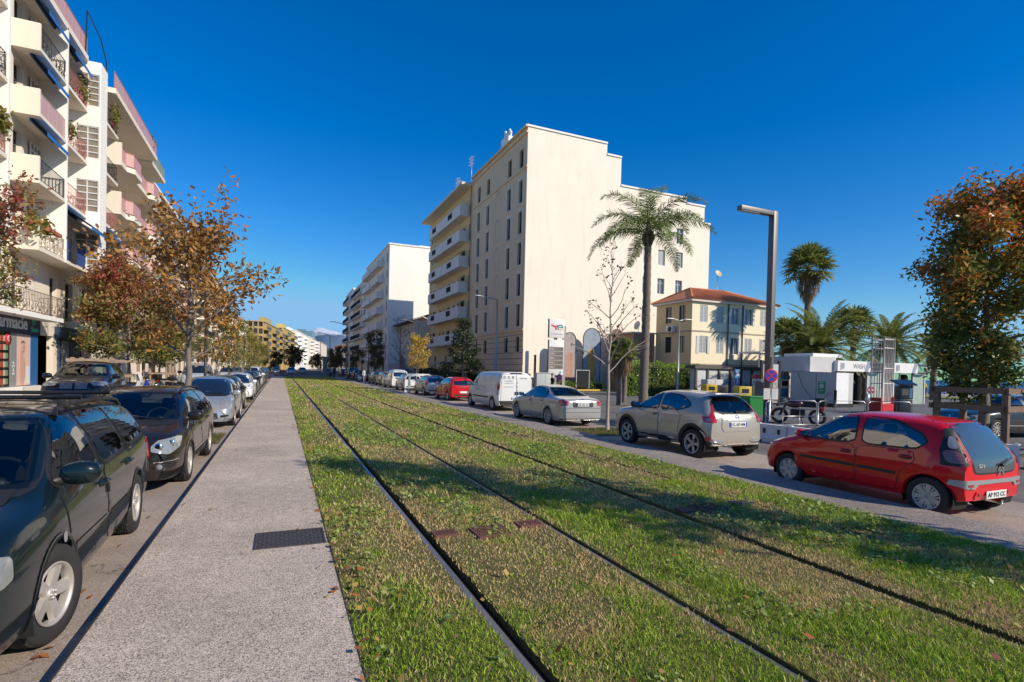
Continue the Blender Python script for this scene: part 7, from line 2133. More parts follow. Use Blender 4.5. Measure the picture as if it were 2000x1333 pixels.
# openwork tower of white bars on a red base
r = empty('white_bar_tower', (31.6, 19.5, -.1), R(8), 'tall openwork tower of white bars on a red base by the car wash', 'tower')
q = MB(); q.box((-.95, -.4, .15), (.65, .4, .55), 0); q.box((-1.0, -.45, 0), (.7, .45, .149), 1); q.box((.45, -.42, .55), (.70, .1, .95), 0); q.box((-1.05, -.42, .55), (-.85, .1, .9), 0); q.build('base', [SIGNRED, DARK], r)
q = MB()
for s in (-1, 1):
    for k in range(8):
        x = lerp(-.62, .62, k / 7); (k % 2 == 0 or s < 0) and q.tube([(x * .95, s * .3, .55), (x, s * .3, 4.35)], .022 if 0 < k < 7 else .05, 5)
for z in (.6, 1.7, 2.55, 3.7, 4.2):
    for s in (-1, 1): q.tube([(-.64, s * .3, z), (.64, s * .3, z)], .035, 5)
    for s in (-1, 1): q.tube([(s * .62, -.3, z), (s * .62, .3, z)], .03, 5)
q.build('bars', M('cream_bars', (.64, .58, .52), .5), r)
# parking meter
r = empty('ticket_machine', (31.0, 18.0, -.1), R(-25), 'dark parking ticket machine with slanted solar top beside the white bar tower', 'ticket machine')
q = MB(); q.box((-.36, -.22, 0), (.36, .22, .9), 0, None, .03); q.box((-.36, -.24, .901), (.36, .22, 1.62), 0, None, .03); q.box((-.24, -.247, 1.1), (.1, -.242, 1.45), 1); q.box((.15, -.247, .95), (.3, -.242, 1.5), 2); q.build('body', [M('meter_blue_black', (.02, .03, .045), .4), M('meter_screen', (.12, .12, .12), .2), M('meter_label', (.10, .2, .3), .4)], r)
q = MB(); q.add([(-.46, -.36, 1.63), (.46, -.36, 1.63), (.52, .34, 1.86), (-.52, .34, 1.86), (-.46, -.36, 1.70), (.46, -.36, 1.70), (.52, .34, 1.93), (-.52, .34, 1.93)], [(0, 3, 2, 1), (4, 5, 6, 7), (0, 1, 5, 4), (1, 2, 6, 5), (2, 3, 7, 6), (3, 0, 4, 7)]); q.build('solar_top', M('solar_black', (.015, .02, .035), .2), r)
# bins
for i, (x, y, c, lab, h) in enumerate(((26.0, 24.3, YELLOWPL, 'yellow recycling bin with green base, left of a grey one', 1.3), (26.85, 24.1, M('bin_grey', (.08, .09, .085), .5), 'dark grey recycling bin right beside the lower yellow one', 1.3), (27.5, 28.6, YELLOWPL, 'small yellow bin farther left beside the kiosk', 1.3), (28.3, 28.4, M('bin_black', (.04, .04, .045), .5), 'black bin touching the farther yellow bin', 1.25))):
    r = empty('recycling_bin', (x, y, -.1), R(-20), lab, 'bin', 'recycling bins by the kiosk')
    q = MB(); q.box((-.38, -.36, 0), (.38, .36, .3), 1 if i < 1 else 0); q.box((-.4, -.38, .301), (.4, .38, h), 0, None, .03); q.build('body', [c, GREENPL], r); q = MB(); q.box((-.22, -.388, h - .4), (.22, -.382, h - .15)); q.build('slot', BLACK, r)
r = empty('wheelie_bin', (21.0, 18.9, -.1), R(-15), 'green wheelie bin left of the tall bronze lamp post', 'bin')
q = MB(); q.add([(-.30, -.3, .08), (.30, -.3, .08), (.30, .3, .08), (-.30, .3, .08), (-.48, -.40, .92), (.48, -.40, .92), (.48, .40, .92), (-.48, .40, .92)], [(0, 3, 2, 1), (4, 5, 6, 7), (0, 1, 5, 4), (1, 2, 6, 5), (2, 3, 7, 6), (3, 0, 4, 7)]); q.build('body', GREENPL, r)
q = MB(); q.box((-.5, -.43, .921), (.5, .45, .98), 0, None, .02); q.tube([(-.4, .47, .95), (.4, .47, .95)], .02, 6); q.build('lid', GREENPL, r)
for s in (-1, 1): q = MB(); q.cyl((s * .36, .3, .1), (s * .42, .3, .1), .1, 12); q.build('wheel', RUBBER, r)
q = MB(); q.cyl((23.2, 20.4, -.1), (23.2, 20.4, 1.5), .35, 14); q.ball((23.2, 20.4, 1.5), (.35, .35, .2), 0, 12); tag(q.build('padded_post', M('grey_mesh_cover', (.20, .19, .19), .7, var=.3, scale=20)), 'rounded grey covered post right behind the motorbike', 'post')


def crowd_barrier(loc, rz, W, label):
    r = empty('crowd_barrier', loc, rz, label, 'barrier', 'steel crowd barriers in front of the motorbike')
    q = MB(); q.tube([(-W / 2, 0, .12), (-W / 2, 0, .95), (-W / 2 + .1, 0, 1.05), (W / 2 - .1, 0, 1.05), (W / 2, 0, .95), (W / 2, 0, .12), (-W / 2, 0, .12)], .021, 6); q.tube([(-W / 2, 0, .45), (W / 2, 0, .45)], .014, 5); q.build('frame', STEEL, r)
    q = MB(); n = 3
    for k in range(1, n): q.tube([(-W / 2 + W * k / n, 0, .12), (-W / 2 + W * k / n, 0, 1.05)], .008, 4)
    q.build('bars', STEEL, r)
    for s in (-1, 1): q = MB(); q.tube([(s * W * .42, -.3, 0), (s * W * .42, 0, .12), (s * W * .42, .3, 0)], .018, 5); q.build('foot', STEEL, r)


crowd_barrier((17.9, 14.35, -.1), R(-9), 2.3, 'leftmost steel crowd barrier, before the motorbike')
crowd_barrier((20.2, 13.95, -.1), R(-11), 2.2, 'middle steel crowd barrier right of the motorbike')
crowd_barrier((22.4, 13.5, -.1), R(-11), 2.1, 'rightmost steel crowd barrier above the red car')


def jersey(loc, rz, label):
    r = empty('water_filled_barrier', loc, rz, label, 'road barrier', 'white plastic road barriers')
    pr = [(-.22, 0), (.22, 0), (.22, .12), (.13, .24), (.10, .52), (-.10, .52), (-.13, .24), (-.22, .12)]
    T = Matrix((X, Z, -Y)).transposed().to_4x4()
    q = MB(); q.prism(pr, -.49, .49, 0, T); q.build('body', WHITEPL, r)
    q = MB()
    for s in (-1, 1):
        for k in (-.25, .22): q.box((s * .1315, k - .06, .26), (s * .145, k + .02, .40)); 
    for k in (-.3, .3): q.box((-.225, k - .08, 0), (-.221, k + .08, .07)); 
    q.build('slots', DARK, r)['kind'] = 'stuff'
    for k in (-.46, .46): q = MB(); q.cyl((0, k, .52), (0, k, .56), .05, 8); q.build('coupling', WHITEPL, r)


for i in range(5): jersey((13.35 + .09 * i, 12.4 - 1.03 * i, -.1), R(5), ['white road barrier nearest the beige crossover', 'second white road barrier after the crossover', 'third white road barrier after the crossover', 'white road barrier behind the red car bonnet', 'last white road barrier of the run behind the red car'][i])
for i in range(2): jersey((15.2 + .5 * i, 6.9 - .95 * i, -.1), R(28), ['white road barrier at the right edge, farther one', 'white road barrier at the right edge, nearer one'][i])


def tree_guard(loc, rz, s, h, mat, label, grp, rails=(.55, .95), name='tree_guard'):
    r = empty(name, loc, rz, label, 'tree guard', grp)
    for x in (-1, 1):
        for y in (-1, 1): q = MB(); q.box((x * s - .075, y * s - .075, 0), (x * s + .075, y * s + .075, h), 0, None, .01); q.build('post', mat, r)
    for z in rails:
        for k in (-1, 1):
            z0 = h * z - .17
            q = MB(); q.box((-s - .2, k * (s + .077), z0), (s + .2, k * (s + .077) + k * .05, z0 + .16)); q.build('rail', mat, r)
            q = MB(); q.box((k * (s + .077), -s + .0, z0 - .004), (k * (s + .077) + k * .05, s, z0 + .155)); q.build('rail', mat, r)


tree_guard((19.25, 8.95, -.1), R(4), .82, 1.78, WOOD, 'brown timber guard round the orange topped tree on the right', None, (.72, 1.0))
tree_guard((20.6, 5.2, -.1), R(4), .8, 1.75, WOOD, 'brown timber guard cut by the right edge of the picture', None, (.72, 1.0))
for i, (x, y, lab) in enumerate(((-8.0, 30.5, 'wooden tree guard behind the dark off roader'), (-8.0, 36.8, 'wooden tree guard under the dense red and green tree'), (-7.8, 45, 'wooden tree guard behind the orange tree trunk'))): tree_guard((x, y, .02), 0, .6, 1.9, WOODP, lab, 'wooden tree guards on the left pavement', (.55, .98))
tree_guard((9.87, 41.7, -.1), 0, .7, 1.5, WHITEPL, 'white painted guard round the small yellow tree', None, (1.0,))
q = MB(); q.box((-9.1, 26.3, .02), (-8.5, 26.8, .75), 0, None, .03); tag(q.build('stone_block', M('pale_stone', (.52, .47, .41), .85, var=.15)), 'pale stone block on the pavement in front of the pharmacy', 'block')
for i, (x, y) in enumerate(((0.05, 90.5), (.40, 90.6), (7.5, 90.4), (8.1, 90.5))):
    q = MB(); q.cyl((x, y, 0), (x, y, 1.1), .05, 8); q.ball((x, y, 1.1), .055, 0, 8); tag(q.build('bollard', DARK), ['dark bollard at the far end of the left path, left one', 'dark bollard at the far end of the left path, right one', 'dark bollard at the end of the right path, left one', 'dark bollard at the end of the right path, right one'][i], 'bollard', 'bollards closing the far path ends')
q = MB(); q.box((6.6, 96, -.02), (7.3, 96.3, 3.2)); q.box((6.5, 95.9, 3.2), (7.4, 96.4, 3.35)); tag(q.build('stop_pylon', M('pylon_grey', (.20, .20, .20), .5)), 'grey information pylon where the grass track ends', 'pylon')

# promenade edge
r = empty('sea_railing', (84.2, 0, -.1), 0, 'white railing along the promenade in front of the sea', 'railing')
q = MB()
for z in (.45, .75, 1.05): q.tube([(0, 0, z), (0, 110, z)], .035, 5)
q.build('rails', WHITE, r)
q = MB()
for k in range(74): q.box((-.05, k * 1.5 - .05, 0), (.05, k * 1.5 + .05, 1.08))
q.build('posts', WHITE, r)['kind'] = 'stuff'
sheet('promenade', 72, 88, -60, 300, -.07, M('promenade_paving', (.36, .30, .26), .8, var=.15))
sheet('lawn_strip', 64, 71.9, 10, 60, -.06, M('lawn', (.20, .24, .05), .95, var=.35, scale=3, bump=.5, bscale=30))
q = MB(); q.cyl((79, 40, -.1), (79, 40, 11.5), .09, 6, 0, .04); tag(q.build('flag_pole', DARK), 'thin dark mast rising above the palms near the sea', 'mast')


# ------------------------------------------------------------------ two wheelers and people
def torus(mb, c, R0, r, mi=0, n=28, ax='x'):
    mb.tube([(c[0], c[1] + R0 * math.cos(t), c[2] + R0 * math.sin(t)) for t in np.linspace(0, 2 * PI, n)], r, 8, mi, False)


def motorbike(loc, rz, label, col, kind='bike', grp=None):
    """front towards +y"""
    r = empty('motorbike' if kind == 'bike' else 'scooter', loc, rz, label, 'motorbike' if kind == 'bike' else 'scooter', grp)
    R0 = .27 if kind == 'bike' else .2; wb = .70 if kind == 'bike' else .62
    BP = M('bike_paint', (.3, .3, .3), .3); cm = M('scooter_' + '_'.join(str(int(c * 100)) for c in col), col, .25, coat=1.)
    for y in (-wb, wb):
        q = MB(); torus(q, (0, y, R0 + .06), R0, .062); wo = q.build('wheel', RUBBER, r)
        q = MB(); torus(q, (0, y, R0 + .06), R0 * .8, .02, 0, 20); q.cyl((-.06, y, R0 + .06), (.06, y, R0 + .06), .06, 10)
        for k in range(6): a = k * PI / 3; q.tube([(0, y, R0 + .06), (0, y + math.cos(a) * R0 * .8, R0 + .06 + math.sin(a) * R0 * .8)], .012, 4)
        q.build('rim', ALU, wo)
    if kind == 'bike':
        q = MB(); q.tube([(0, wb, .33), (0, wb - .30, .95), (0, wb - .34, 1.02)], [.05, .04, .04], 8); q.tube([(-.36, wb - .46, 1.04), (-.2, wb - .36, 1.08), (.2, wb - .36, 1.08), (.36, wb - .46, 1.04)], .018, 6); q.build('fork', DARK, r)
        q = MB(); q.box((-.15, -.25, .28), (.15, .28, .62), 0, None, .06); q.cyl((-.2, .05, .42), (.2, .05, .42), .12, 12); q.build('engine', DARK, r)
        q = MB(); q.ball((0, .15, .84), (.16, .34, .17), 0, 14); q.build('tank', cm, r)
        q = MB(); q.box((-.13, -.72, .72), (.13, -.1, .84), 0, None, .05); q.build('saddle', BLACK, r)
        q = MB(); q.ball((0, wb - .22, .92), (.12, .1, .13), 0, 12); q.build('headlight', CLEAR_LENS, r)
        q = MB(); q.box((-.10, -.95, .62), (.10, -.68, .80), 0, None, .03); q.build('tail_light', RED_LENS, r)
        q = MB(); q.box((-.24, -1.0, .80), (.24, -.62, 1.12), 0, None, .05); q.build('top_case', BLACK, r)
        q = MB(); q.tube([(.16, .1, .35), (.2, -.4, .3), (.22, -.85, .42)], [.03, .05, .055], 8); q.build('exhaust_pipe', CHROME, r)
    else:
        q = MB(); q.box((-.17, -.75, .38), (.17, -.15, .70), 0, None, .08); q.box((-.15, -.2, .2), (.15, .42, .3), 0, None, .04); q.add([(-.2, .36, .25), (.2, .36, .25), (.16, .62, .95), (-.16, .62, .95), (-.14, .5, .25), (.14, .5, .25), (.1, .74, .9), (-.1, .74, .9)], [(0, 1, 2, 3), (4, 7, 6, 5), (0, 3, 7, 4), (1, 5, 6, 2), (3, 2, 6, 7)]); q.ball((0, wb, .52), (.1, .3, .1), 0, 10); q.build('body', cm, r)
        q = MB(); q.box((-.15, -.72, .71), (.15, -.05, .82), 0, None, .05); q.build('saddle', BLACK, r)
        q = MB(); q.tube([(0, wb, .28), (0, .52, 1.0)], .035, 6); q.tube([(-.33, .45, 1.03), (0, .55, 1.04), (.33, .45, 1.03)], .018, 6); q.build('handlebar', DARK, r)
        for s in (-1, 1): q = MB(); q.tube([(s * .2, .5, 1.04), (s * .28, .5, 1.22)], .008, 4); q.ball((s * .29, .5, 1.25), (.06, .015, .045), 0, 8); q.build('mirror', BLACK, r)
        q = MB(); q.ball((0, .72, .82), (.09, .05, .08), 0, 10); q.build('headlight', CLEAR_LENS, r)
        q = MB(); q.box((-.1, -.80, .55), (.1, -.752, .66), 0); q.build('tail_light', RED_LENS, r)
        q = MB(); q.add([(-.2, .60, 1.0), (.2, .60, 1.0), (.16, .52, 1.4), (-.16, .52, 1.4)], [(0, 1, 2, 3)]); q.build('windshield', CAR_GLASS, r)
    q = MB(); q.tube([(.1, -.1, .25), (.28, -.14, .0)], .014, 5); q.build('stand', DARK, r)
    return r


motorbike((19.6, 15.4, -.1), R(28), 'parked black motorbike with red tail light behind the steel barrier', (.05, .01, .01))
motorbike((-7.3, 33.8, -.1), R(-120), 'white and blue scooter parked right of the dark off roader', (.65, .65, .66), 'scooter')
motorbike((-7.2, 34.8, -.1), R(-115), 'dark blue scooter leaning beside the white one', (.02, .05, .35), 'scooter')
motorbike((-6.9, 42.5, -.1), R(-110), 'black motorbike behind the silver round hatchback', (.02, .02, .02))
motorbike((9.3, 69.5, -.1), R(10), 'white scooter parked at the far end of the right car row', (.7, .7, .7), 'scooter')
motorbike((9.6, 72.0, -.1), R(15), 'red scooter just beyond the white scooter', (.5, .03, .03), 'scooter')
motorbike((-6.3, 58, -.1), R(-100), 'black scooter in the far left motorbike bay', (.03, .03, .03), 'scooter')
motorbike((-6.3, 60, -.1), R(-100), 'red scooter in the far left motorbike bay', (.4, .03, .03), 'scooter')


def skinned(name, verts, edges, radii, root_i, mats, regions, parent, mw=None):
    me = bpy.data.meshes.new(name)
    me.from_pydata([tuple(v) for v in verts], edges, []); me.update()
    o = bpy.data.objects.new('tmp', me); COL.objects.link(o)
    sk = o.modifiers.new('skin', 'SKIN'); sk.use_smooth_shade = True; sk.branch_smoothing = .4
    for i, rr_ in enumerate(radii): me.skin_vertices[0].data[i].radius = rr_ if hasattr(rr_, '__len__') else (rr_, rr_)
    me.skin_vertices[0].data[root_i].use_root = True
    sb = o.modifiers.new('sub', 'SUBSURF'); sb.levels = sb.render_levels = 1
    bpy.context.view_layer.update()
    out = bpy.data.meshes.new_from_object(o.evaluated_get(bpy.context.evaluated_depsgraph_get()))
    bpy.data.objects.remove(o)
    out.name = name; out.materials.clear()
    for m in mats: out.materials.append(m)
    for p in out.polygons: p.material_index = regions(p.center); p.use_smooth = True
    return link(name, out, parent, mw)


SKIN_M = M('skin', (.48, .27, .19), .55, var=.08)
HAIR_M = M('dark_hair', (.03, .02, .015), .6, var=.3)


def person(loc, rz, label, top, legs, pose='stand', hair=True, sc=1.0, cat='person', shoe=(.03, .03, .03), hairm=None):
    """a 1.75 m figure facing +y, one continuous skinned body"""
    r = empty('person', loc, rz, label, cat); r.scale = (sc, sc, sc)
    V = []; E = []; RA = []

    def v(p, ra, par=None):
        V.append(Vector(p)); RA.append(ra)
        if par is not None: E.append((par, len(V) - 1))
        return len(V) - 1
    sit = pose == 'ride'
    hz = .98 if sit else .93
    pel = v((0, 0, hz), (.155, .115))
    tl = .22 if sit else .0
    wst = v((0, tl * .35, hz + .17), (.14, .105), pel); ch = v((0, tl * .8, hz + .37), (.175, .12), wst); nk0 = v((0, tl, hz + .50), (.10, .085), ch); nk = v((0, tl + .015, hz + .58), .055, nk0)
    hd = v((0, tl + .03, hz + .66), (.072, .085), nk); hd2 = v((0, tl + .035, hz + .75), (.076, .094), hd); v((0, tl + .025, hz + .82), (.05, .06), hd2)
    for s in (-1, 1):
        step = {'walk': .22 * s, 'stand': .02 * s}.get(pose, 0)
        hip = v((s * .095, 0, hz - .06), .092, pel)
        if sit:
            kn = v((s * .10, .38 + .06 * s, hz - .26 + .07 * s), .062, hip); an = v((s * .10, .22 + .06 * s, hz - .66 + .07 * s), .042, kn); v((s * .10, .36 + .06 * s, hz - .72 + .07 * s), .038, an)
        else:
            kn = v((s * .10, step * .75 + .02, .49), .06, hip); an = v((s * .10, step * 1.5 - (.05 if step < 0 else 0), .09), .042, kn); toe = v((s * .115, step * 1.5 + .13, .035), (.042, .03), an)
        sh = v((s * .185, tl, hz + .46), .062, nk0)
        if pose == 'hands_up': el = v((s * .36, .02, hz + .30), .045, sh); wr = v((s * .27, .16, hz + .52), .032, el); dirn = Vector((-s * .4, .35, .8))
        elif sit: el = v((s * .26, tl + .22, hz + .22), .045, sh); wr = v((s * .24, tl + .42, hz + .10), .032, el); dirn = Vector((0, .9, -.3))
        else: el = v((s * .235, tl - .03 - step * .3, hz + .19), .045, sh); wr = v((s * .235, tl + .10 - step * .6, hz - .05), .032, el); dirn = Vector((0, .15, -1))
        dirn.normalize()
        side = Vector((0, 1, 0)) if abs(dirn.y) < .6 else Vector((s, 0, 0))
        palm_ = v(V[wr] + dirn * .07, (.036, .022), wr)
        for k, ln in enumerate((.065, .078, .074, .058)):
            b0 = v(V[palm_] + side * ((k - 1.5) * .02) + dirn * .02, .010, palm_); b1 = v(V[b0] + dirn * ln * .6, .009, b0); v(V[b1] + dirn * ln * .4 + side.cross(dirn) * .015, .008, b1)
        th = v(V[wr] + dirn * .03 + side * .035, .011, palm_); v(V[th] + dirn * .045 + side * .02, .009, th)
    tm = M('cloth_%d_%d_%d' % tuple(int(c * 100) for c in top), top, .85, var=.2, scale=8); lm = M('cloth_%d_%d_%d' % tuple(int(c * 100) for c in legs), legs, .85, var=.2, scale=8); sm = M('shoe_%d' % int(shoe[0] * 100), shoe, .6)

    def reg(c):
        if c.z > hz + .54: return 0
        if (pose == 'hands_up' and (abs(c.x) > .30 or (abs(c.x) > .2 and c.y > .09))): return 0
        if not sit and c.z < .085: return 3
        if abs(c.x) > .19 and pose in ('stand', 'walk') and c.z < hz + .0: return 0
        if sit and c.y > tl + .40 and c.z > hz - .02: return 0
        return 1 if c.z > hz - .02 else 2
    body = skinned('body', V, E, RA, 0, [SKIN_M, tm, lm, sm], reg, r)
    hx, hy, hzz = V[hd2]
    q = MB(); q.ball((hx, hy + .092, hzz - .035), (.014, .02, .022), 0, 8); q.build('nose', SKIN_M, body)
    for s in (-1, 1):
        q = MB(); q.ball((s * .03, hy + .083, hzz - .005), (.012, .008, .009), 0, 8); q.build('eye', INK, body); q = MB(); q.ball((s * .079, hy - .005, hzz - .02), (.012, .022, .032), 0, 8); q.build('ear', SKIN_M, body)
    q = MB(); q.ball((hx, hy + .084, hzz - .075), (.025, .008, .007), 0, 8); q.build('mouth', M('lips', (.35, .12, .10), .5), body)
    if hair:
        q = MB(); q.ball((hx, hy - .018, hzz + .028), (.088, .098, .085), 0, 14); q.build('hair', hairm or HAIR_M, r)
    return r


person((12.6, 26.6, -.1), R(12), 'person with a dark rucksack standing behind the white van, hands raised to head', (.10, .09, .09), (.05, .05, .06), 'hands_up')
r = empty('rucksack', (12.66, 26.43, 1.02), R(12), 'dark rucksack worn by the person behind the white van', 'rucksack'); q = MB(); q.box((-.16, -.14, 0), (.16, .05, .46), 0, None, .06); q.box((-.12, -.19, .05), (.12, -.141, .24), 0, None, .02); q.build('bag', M('rucksack_black', (.02, .02, .022), .8), r)
person((18.6, 35.2, -.1), R(100), 'person in black top with dark cap walking past the saloon car', (.015, .015, .018), (.03, .03, .04), 'walk')
person((-8.15, 51.0, .02), R(170), 'person in a dark jacket standing behind the wooden tree guard', (.05, .05, .055), (.05, .06, .10), 'stand')
person((6.9, 82.0, .0), R(70), 'person in pale top crossing at the end of the grass track', (.5, .5, .5), (.04, .04, .05), 'walk')
person((9.4, 66.8, -.1), R(200), 'person in white top beside the scooters at the far right', (.65, .62, .6), (.25, .22, .3), 'stand')
person((7.6, 86.5, .0), R(30), 'person in dark clothes near the dark lamp post', (.03, .03, .04), (.03, .03, .03), 'walk')
person((-7.9, 62.0, .02), R(180), 'person in dark red top on the far left pavement', (.25, .05, .05), (.05, .05, .06), 'walk')


def bicycle(loc, rz, label):
    r = empty('bicycle', loc, rz, label, 'bicycle')
    for y in (-.52, .52):
        q = MB(); torus(q, (0, y, .35), .33, .02, 0, 26); wo = q.build('wheel', RUBBER, r); q = MB()
        for k in range(10): a = k * PI / 5; q.tube([(0, y, .35), (0, y + math.cos(a) * .32, .35 + math.sin(a) * .32)], .003, 3)
        q.build('spokes', STEEL, wo)['kind'] = 'stuff'
    q = MB()
    for a, b_ in (((0, -.52, .35), (0, -.1, .32)), ((0, -.1, .32), (0, .36, .82)), ((0, -.1, .32), (0, -.22, .9)), ((0, -.22, .8), (0, .36, .82)), ((0, -.52, .35), (0, -.2, .78)), ((0, .52, .35), (0, .34, .95))): q.tube([a, b_], .018, 6)
    q.build('frame', DARK, r)
    q = MB(); q.ball((0, -.24, .93), (.07, .13, .03), 0, 8); q.build('saddle', BLACK, r)
    q = MB(); q.tube([(-.28, .40, 1.02), (-.1, .36, 1.0), (.1, .36, 1.0), (.28, .40, 1.02)], .015, 6); q.build('handlebar', DARK, r)
    q = MB(); q.cyl((-.02, -.1, .32), (.02, -.1, .32), .09, 14); q.tube([(-.1, -.1, .32), (-.1, .0, .2)], .01, 4); q.tube([(.1, -.1, .32), (.1, -.2, .44)], .01, 4); q.build('crank', DARK, r)


bicycle((68.0, 36.9, -.06), R(80), 'bicycle ridden along the promenade by the sea')
person((67.78, 36.94, -.09), R(80), 'cyclist in a bright yellow jacket riding along the sea front', (.60, .62, .02), (.02, .02, .03), 'ride', cat='person')
# ------------------------------------------------------------------ cars in place
RG, LG = 'cars parked along the right kerb', 'cars parked along the left path'
c1 = make_car('parked_car', SPEC['city_hatchback']); c1.scale = (.965, .965, .965); put(c1, 9.29, 5.73, -.1, 0, 'bright red small hatchback with grey bumper strip, nearest car on the right', RG, (.72, .004, .010), .0)
ju = make_car('parked_car', SPEC['crossover']); put(ju, 9.70, 10.98, -.1, 0, 'beige grey compact crossover with black wheel arches parked behind the red hatchback', RG, (.46, .42, .36), .35)
sa = make_car('parked_car', SPEC['saloon']); put(sa, 9.80, 18.62, -.1, 0, 'silver saloon car with boot, parked beyond the bare tree', RG, (.48, .47, .46), .4)
va = make_car('panel_van', SPEC['panel_van']); put(va, 10.25, 25.4, -.1, 0, 'white panel van with black lettering on its rear doors', RG, (.72, .72, .70), 0, 'van')
go = make_car('parked_car', SPEC['old_estate']); go.scale = (1.06, 1.06, 1.06); put(go, -2.345, 5.92, -.1, PI + R(2), 'dark green black old estate car with roof bars, nearest on the left', LG, (.004, .012, .016), .0)
pa = make_car('parked_car', SPEC['grey_estate']); put(pa, -2.24, 11.55, -.1, PI, 'dark brown grey estate car with chrome grille and silver headlamps', LG, (.022, .018, .016), .35)
rh = make_car('parked_car', SPEC['round_hatchback']); put(rh, -2.15, 20.2, -.1, PI, 'silver hatchback with long swept headlamps behind the orange tree trunk', LG, (.42, .44, .47), .5)
bm_ = make_car('parked_car', SPEC['tall_offroader']); put(bm_, -6.6, 24.6, .02, PI + R(6), 'black blue off roader with twin chrome grilles facing us in front of the pharmacy', None, (.010, .012, .022), .2)
sh = make_car('parked_car', SPEC['small_hatchback']); put(sh, 10.15, 32.5, -.1, 0, 'bright red hatchback parked just beyond the white van', RG, (.55, .012, .012), 0)
pc = make_car('parked_car', SPEC['people_carrier']); put(pc, 10.35, 52.2, -.1, 0, 'tall white people carrier behind the small yellow tree', RG, (.70, .70, .70), 0)


def another(src, x, y, rz, label, grp, rgb, metal=0, z=-.1, cat='car'):
    return put(copy_tree(src), x, y, z, rz, label, grp, rgb, metal, cat)


another(sh, 10.2, 38.6, 0, 'small silver hatchback between the red hatchback and the yellow tree', RG, (.45, .46, .48), .5)
another(sh, 10.3, 46.4, 0, 'white hatchback partly behind the white tree guard', RG, (.68, .68, .67))
another(rh, 10.4, 58.0, 0, 'champagne hatchback beyond the white people carrier', RG, (.40, .34, .26), .5)
another(sh, 10.4, 63.2, 0, 'dark grey hatchback near the end of the right row', RG, (.06, .06, .065), .4)
another(sa, 10.5, 76, 0, 'grey saloon beyond the scooters in the shade', RG, (.12, .12, .13), .4)
another(sh, 10.5, 82, 0, 'dark red hatchback in the shade of the far right row', RG, (.16, .02, .02))
another(pc, 10.5, 88, 0, 'dark blue people carrier in the shade of the far right row', RG, (.02, .04, .10), .3)
another(sh, -2.2, 24.6, PI, 'dark blue grey hatchback between the silver and the white hatchback', LG, (.03, .034, .042), .4)
wh = another(sh, -2.15, 33.5, PI, 'white hatchback facing us in the middle of the left row', LG, (.74, .74, .73))
another(pa, -2.25, 39.2, PI, 'black estate car behind the white hatchback', LG, (.014, .014, .016), .3)
another(sh, -2.2, 44.4, PI, 'dark hatchback in front of the tall white carrier', LG, (.03, .035, .05), .4)
another(pc, -2.25, 49.8, PI, 'tall white people carrier in the left row', LG, (.72, .72, .70))
another(sh, -2.2, 55.2, PI, 'grey hatchback behind the tall white carrier on the left', LG, (.25, .26, .28), .5)
another(rh, -2.2, 61, PI, 'dark grey round hatchback far along the left row', LG, (.08, .085, .09), .4)
another(sh, -2.2, 67, PI, 'black hatchback last in the left row before the crossing', LG, (.02, .02, .022))
another(va, -6.2, 50, PI, 'pale blue grey van standing in the left street', None, (.34, .40, .46), 0, -.1, 'van')
for i, (x, y, rz, rgb) in enumerate(((-6.0, 74, PI, (.5, .5, .5)), (-2.3, 80, PI, (.10, .12, .16)), (-5.8, 86, PI, (.6, .6, .6)), (-2.5, 96, PI, (.03, .03, .03)), (2.0, 118, PI, (.5, .52, .55)), (-1.0, 126, PI, (.05, .06, .1)), (4.5, 130, 0, (.3, .3, .32)), (8.5, 112, 0, (.04, .04, .05)), (11.0, 104, 0, (.10, .02, .02)))):
    another(sh if i % 2 else rh, x, y, rz, ['light grey car driving in the left street beyond the van', 'dark blue car parked far along the left path', 'white car driving far off in the left street', 'black car at the far crossing on the left', 'pale car in the middle of the far junction', 'navy car in the far junction, left of centre', 'mid grey car driving away at the far junction', 'black car at the far right of the junction', 'dark red car in front of the gate pillar'][i], None, rgb, .2)
another(pa, 24.0, 10.6, R(78), 'dark car standing behind the right timber tree guard', None, (.03, .03, .034), .3)

# ------------------------------------------------------------------ trees in place
LT, RT = 'trees along the left path', 'trees along the right side'
ST = 'trees on the left pavement'
plant_tree('street_tree', grow_tree(14, 5.45, 2.0, .105, 2.2, oval, 18, .072, 20, LEAF_BROWN, BARK, (.0, .1), .18, .9, 3, .3, .5, 1.0), (-2.2, 16.1, -.1), 'tall tree with loose orange brown leaves in the left parking row', LT)
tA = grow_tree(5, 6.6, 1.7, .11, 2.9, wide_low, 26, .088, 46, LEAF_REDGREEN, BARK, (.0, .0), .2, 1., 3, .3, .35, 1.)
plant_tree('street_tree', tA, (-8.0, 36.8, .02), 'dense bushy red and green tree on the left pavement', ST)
plant_tree('street_tree', grow_tree(6, 7.2, 3.3, .11, 1.6, wide_low, 18, .075, 22, LEAF_REDGREEN, BARK, (.1, 0), .18, .9, 3, .3, .35, 1.), (-8.35, 21.0, .02), 'red leaved tree cut off by the left edge of the picture', ST, 1.2)
plant_tree('street_tree', tA, (-8.0, 45.5, .02), 'second bushy tree on the left pavement, behind the orange tree', ST, 2.2, .85)
tB = grow_tree(21, 5.6, 1.9, .075, 1.6, oval, 14, .085, 16, LEAF_GREENYEL, BARK, (.05, 0), .18, .85, 3, .3, .45, .8)
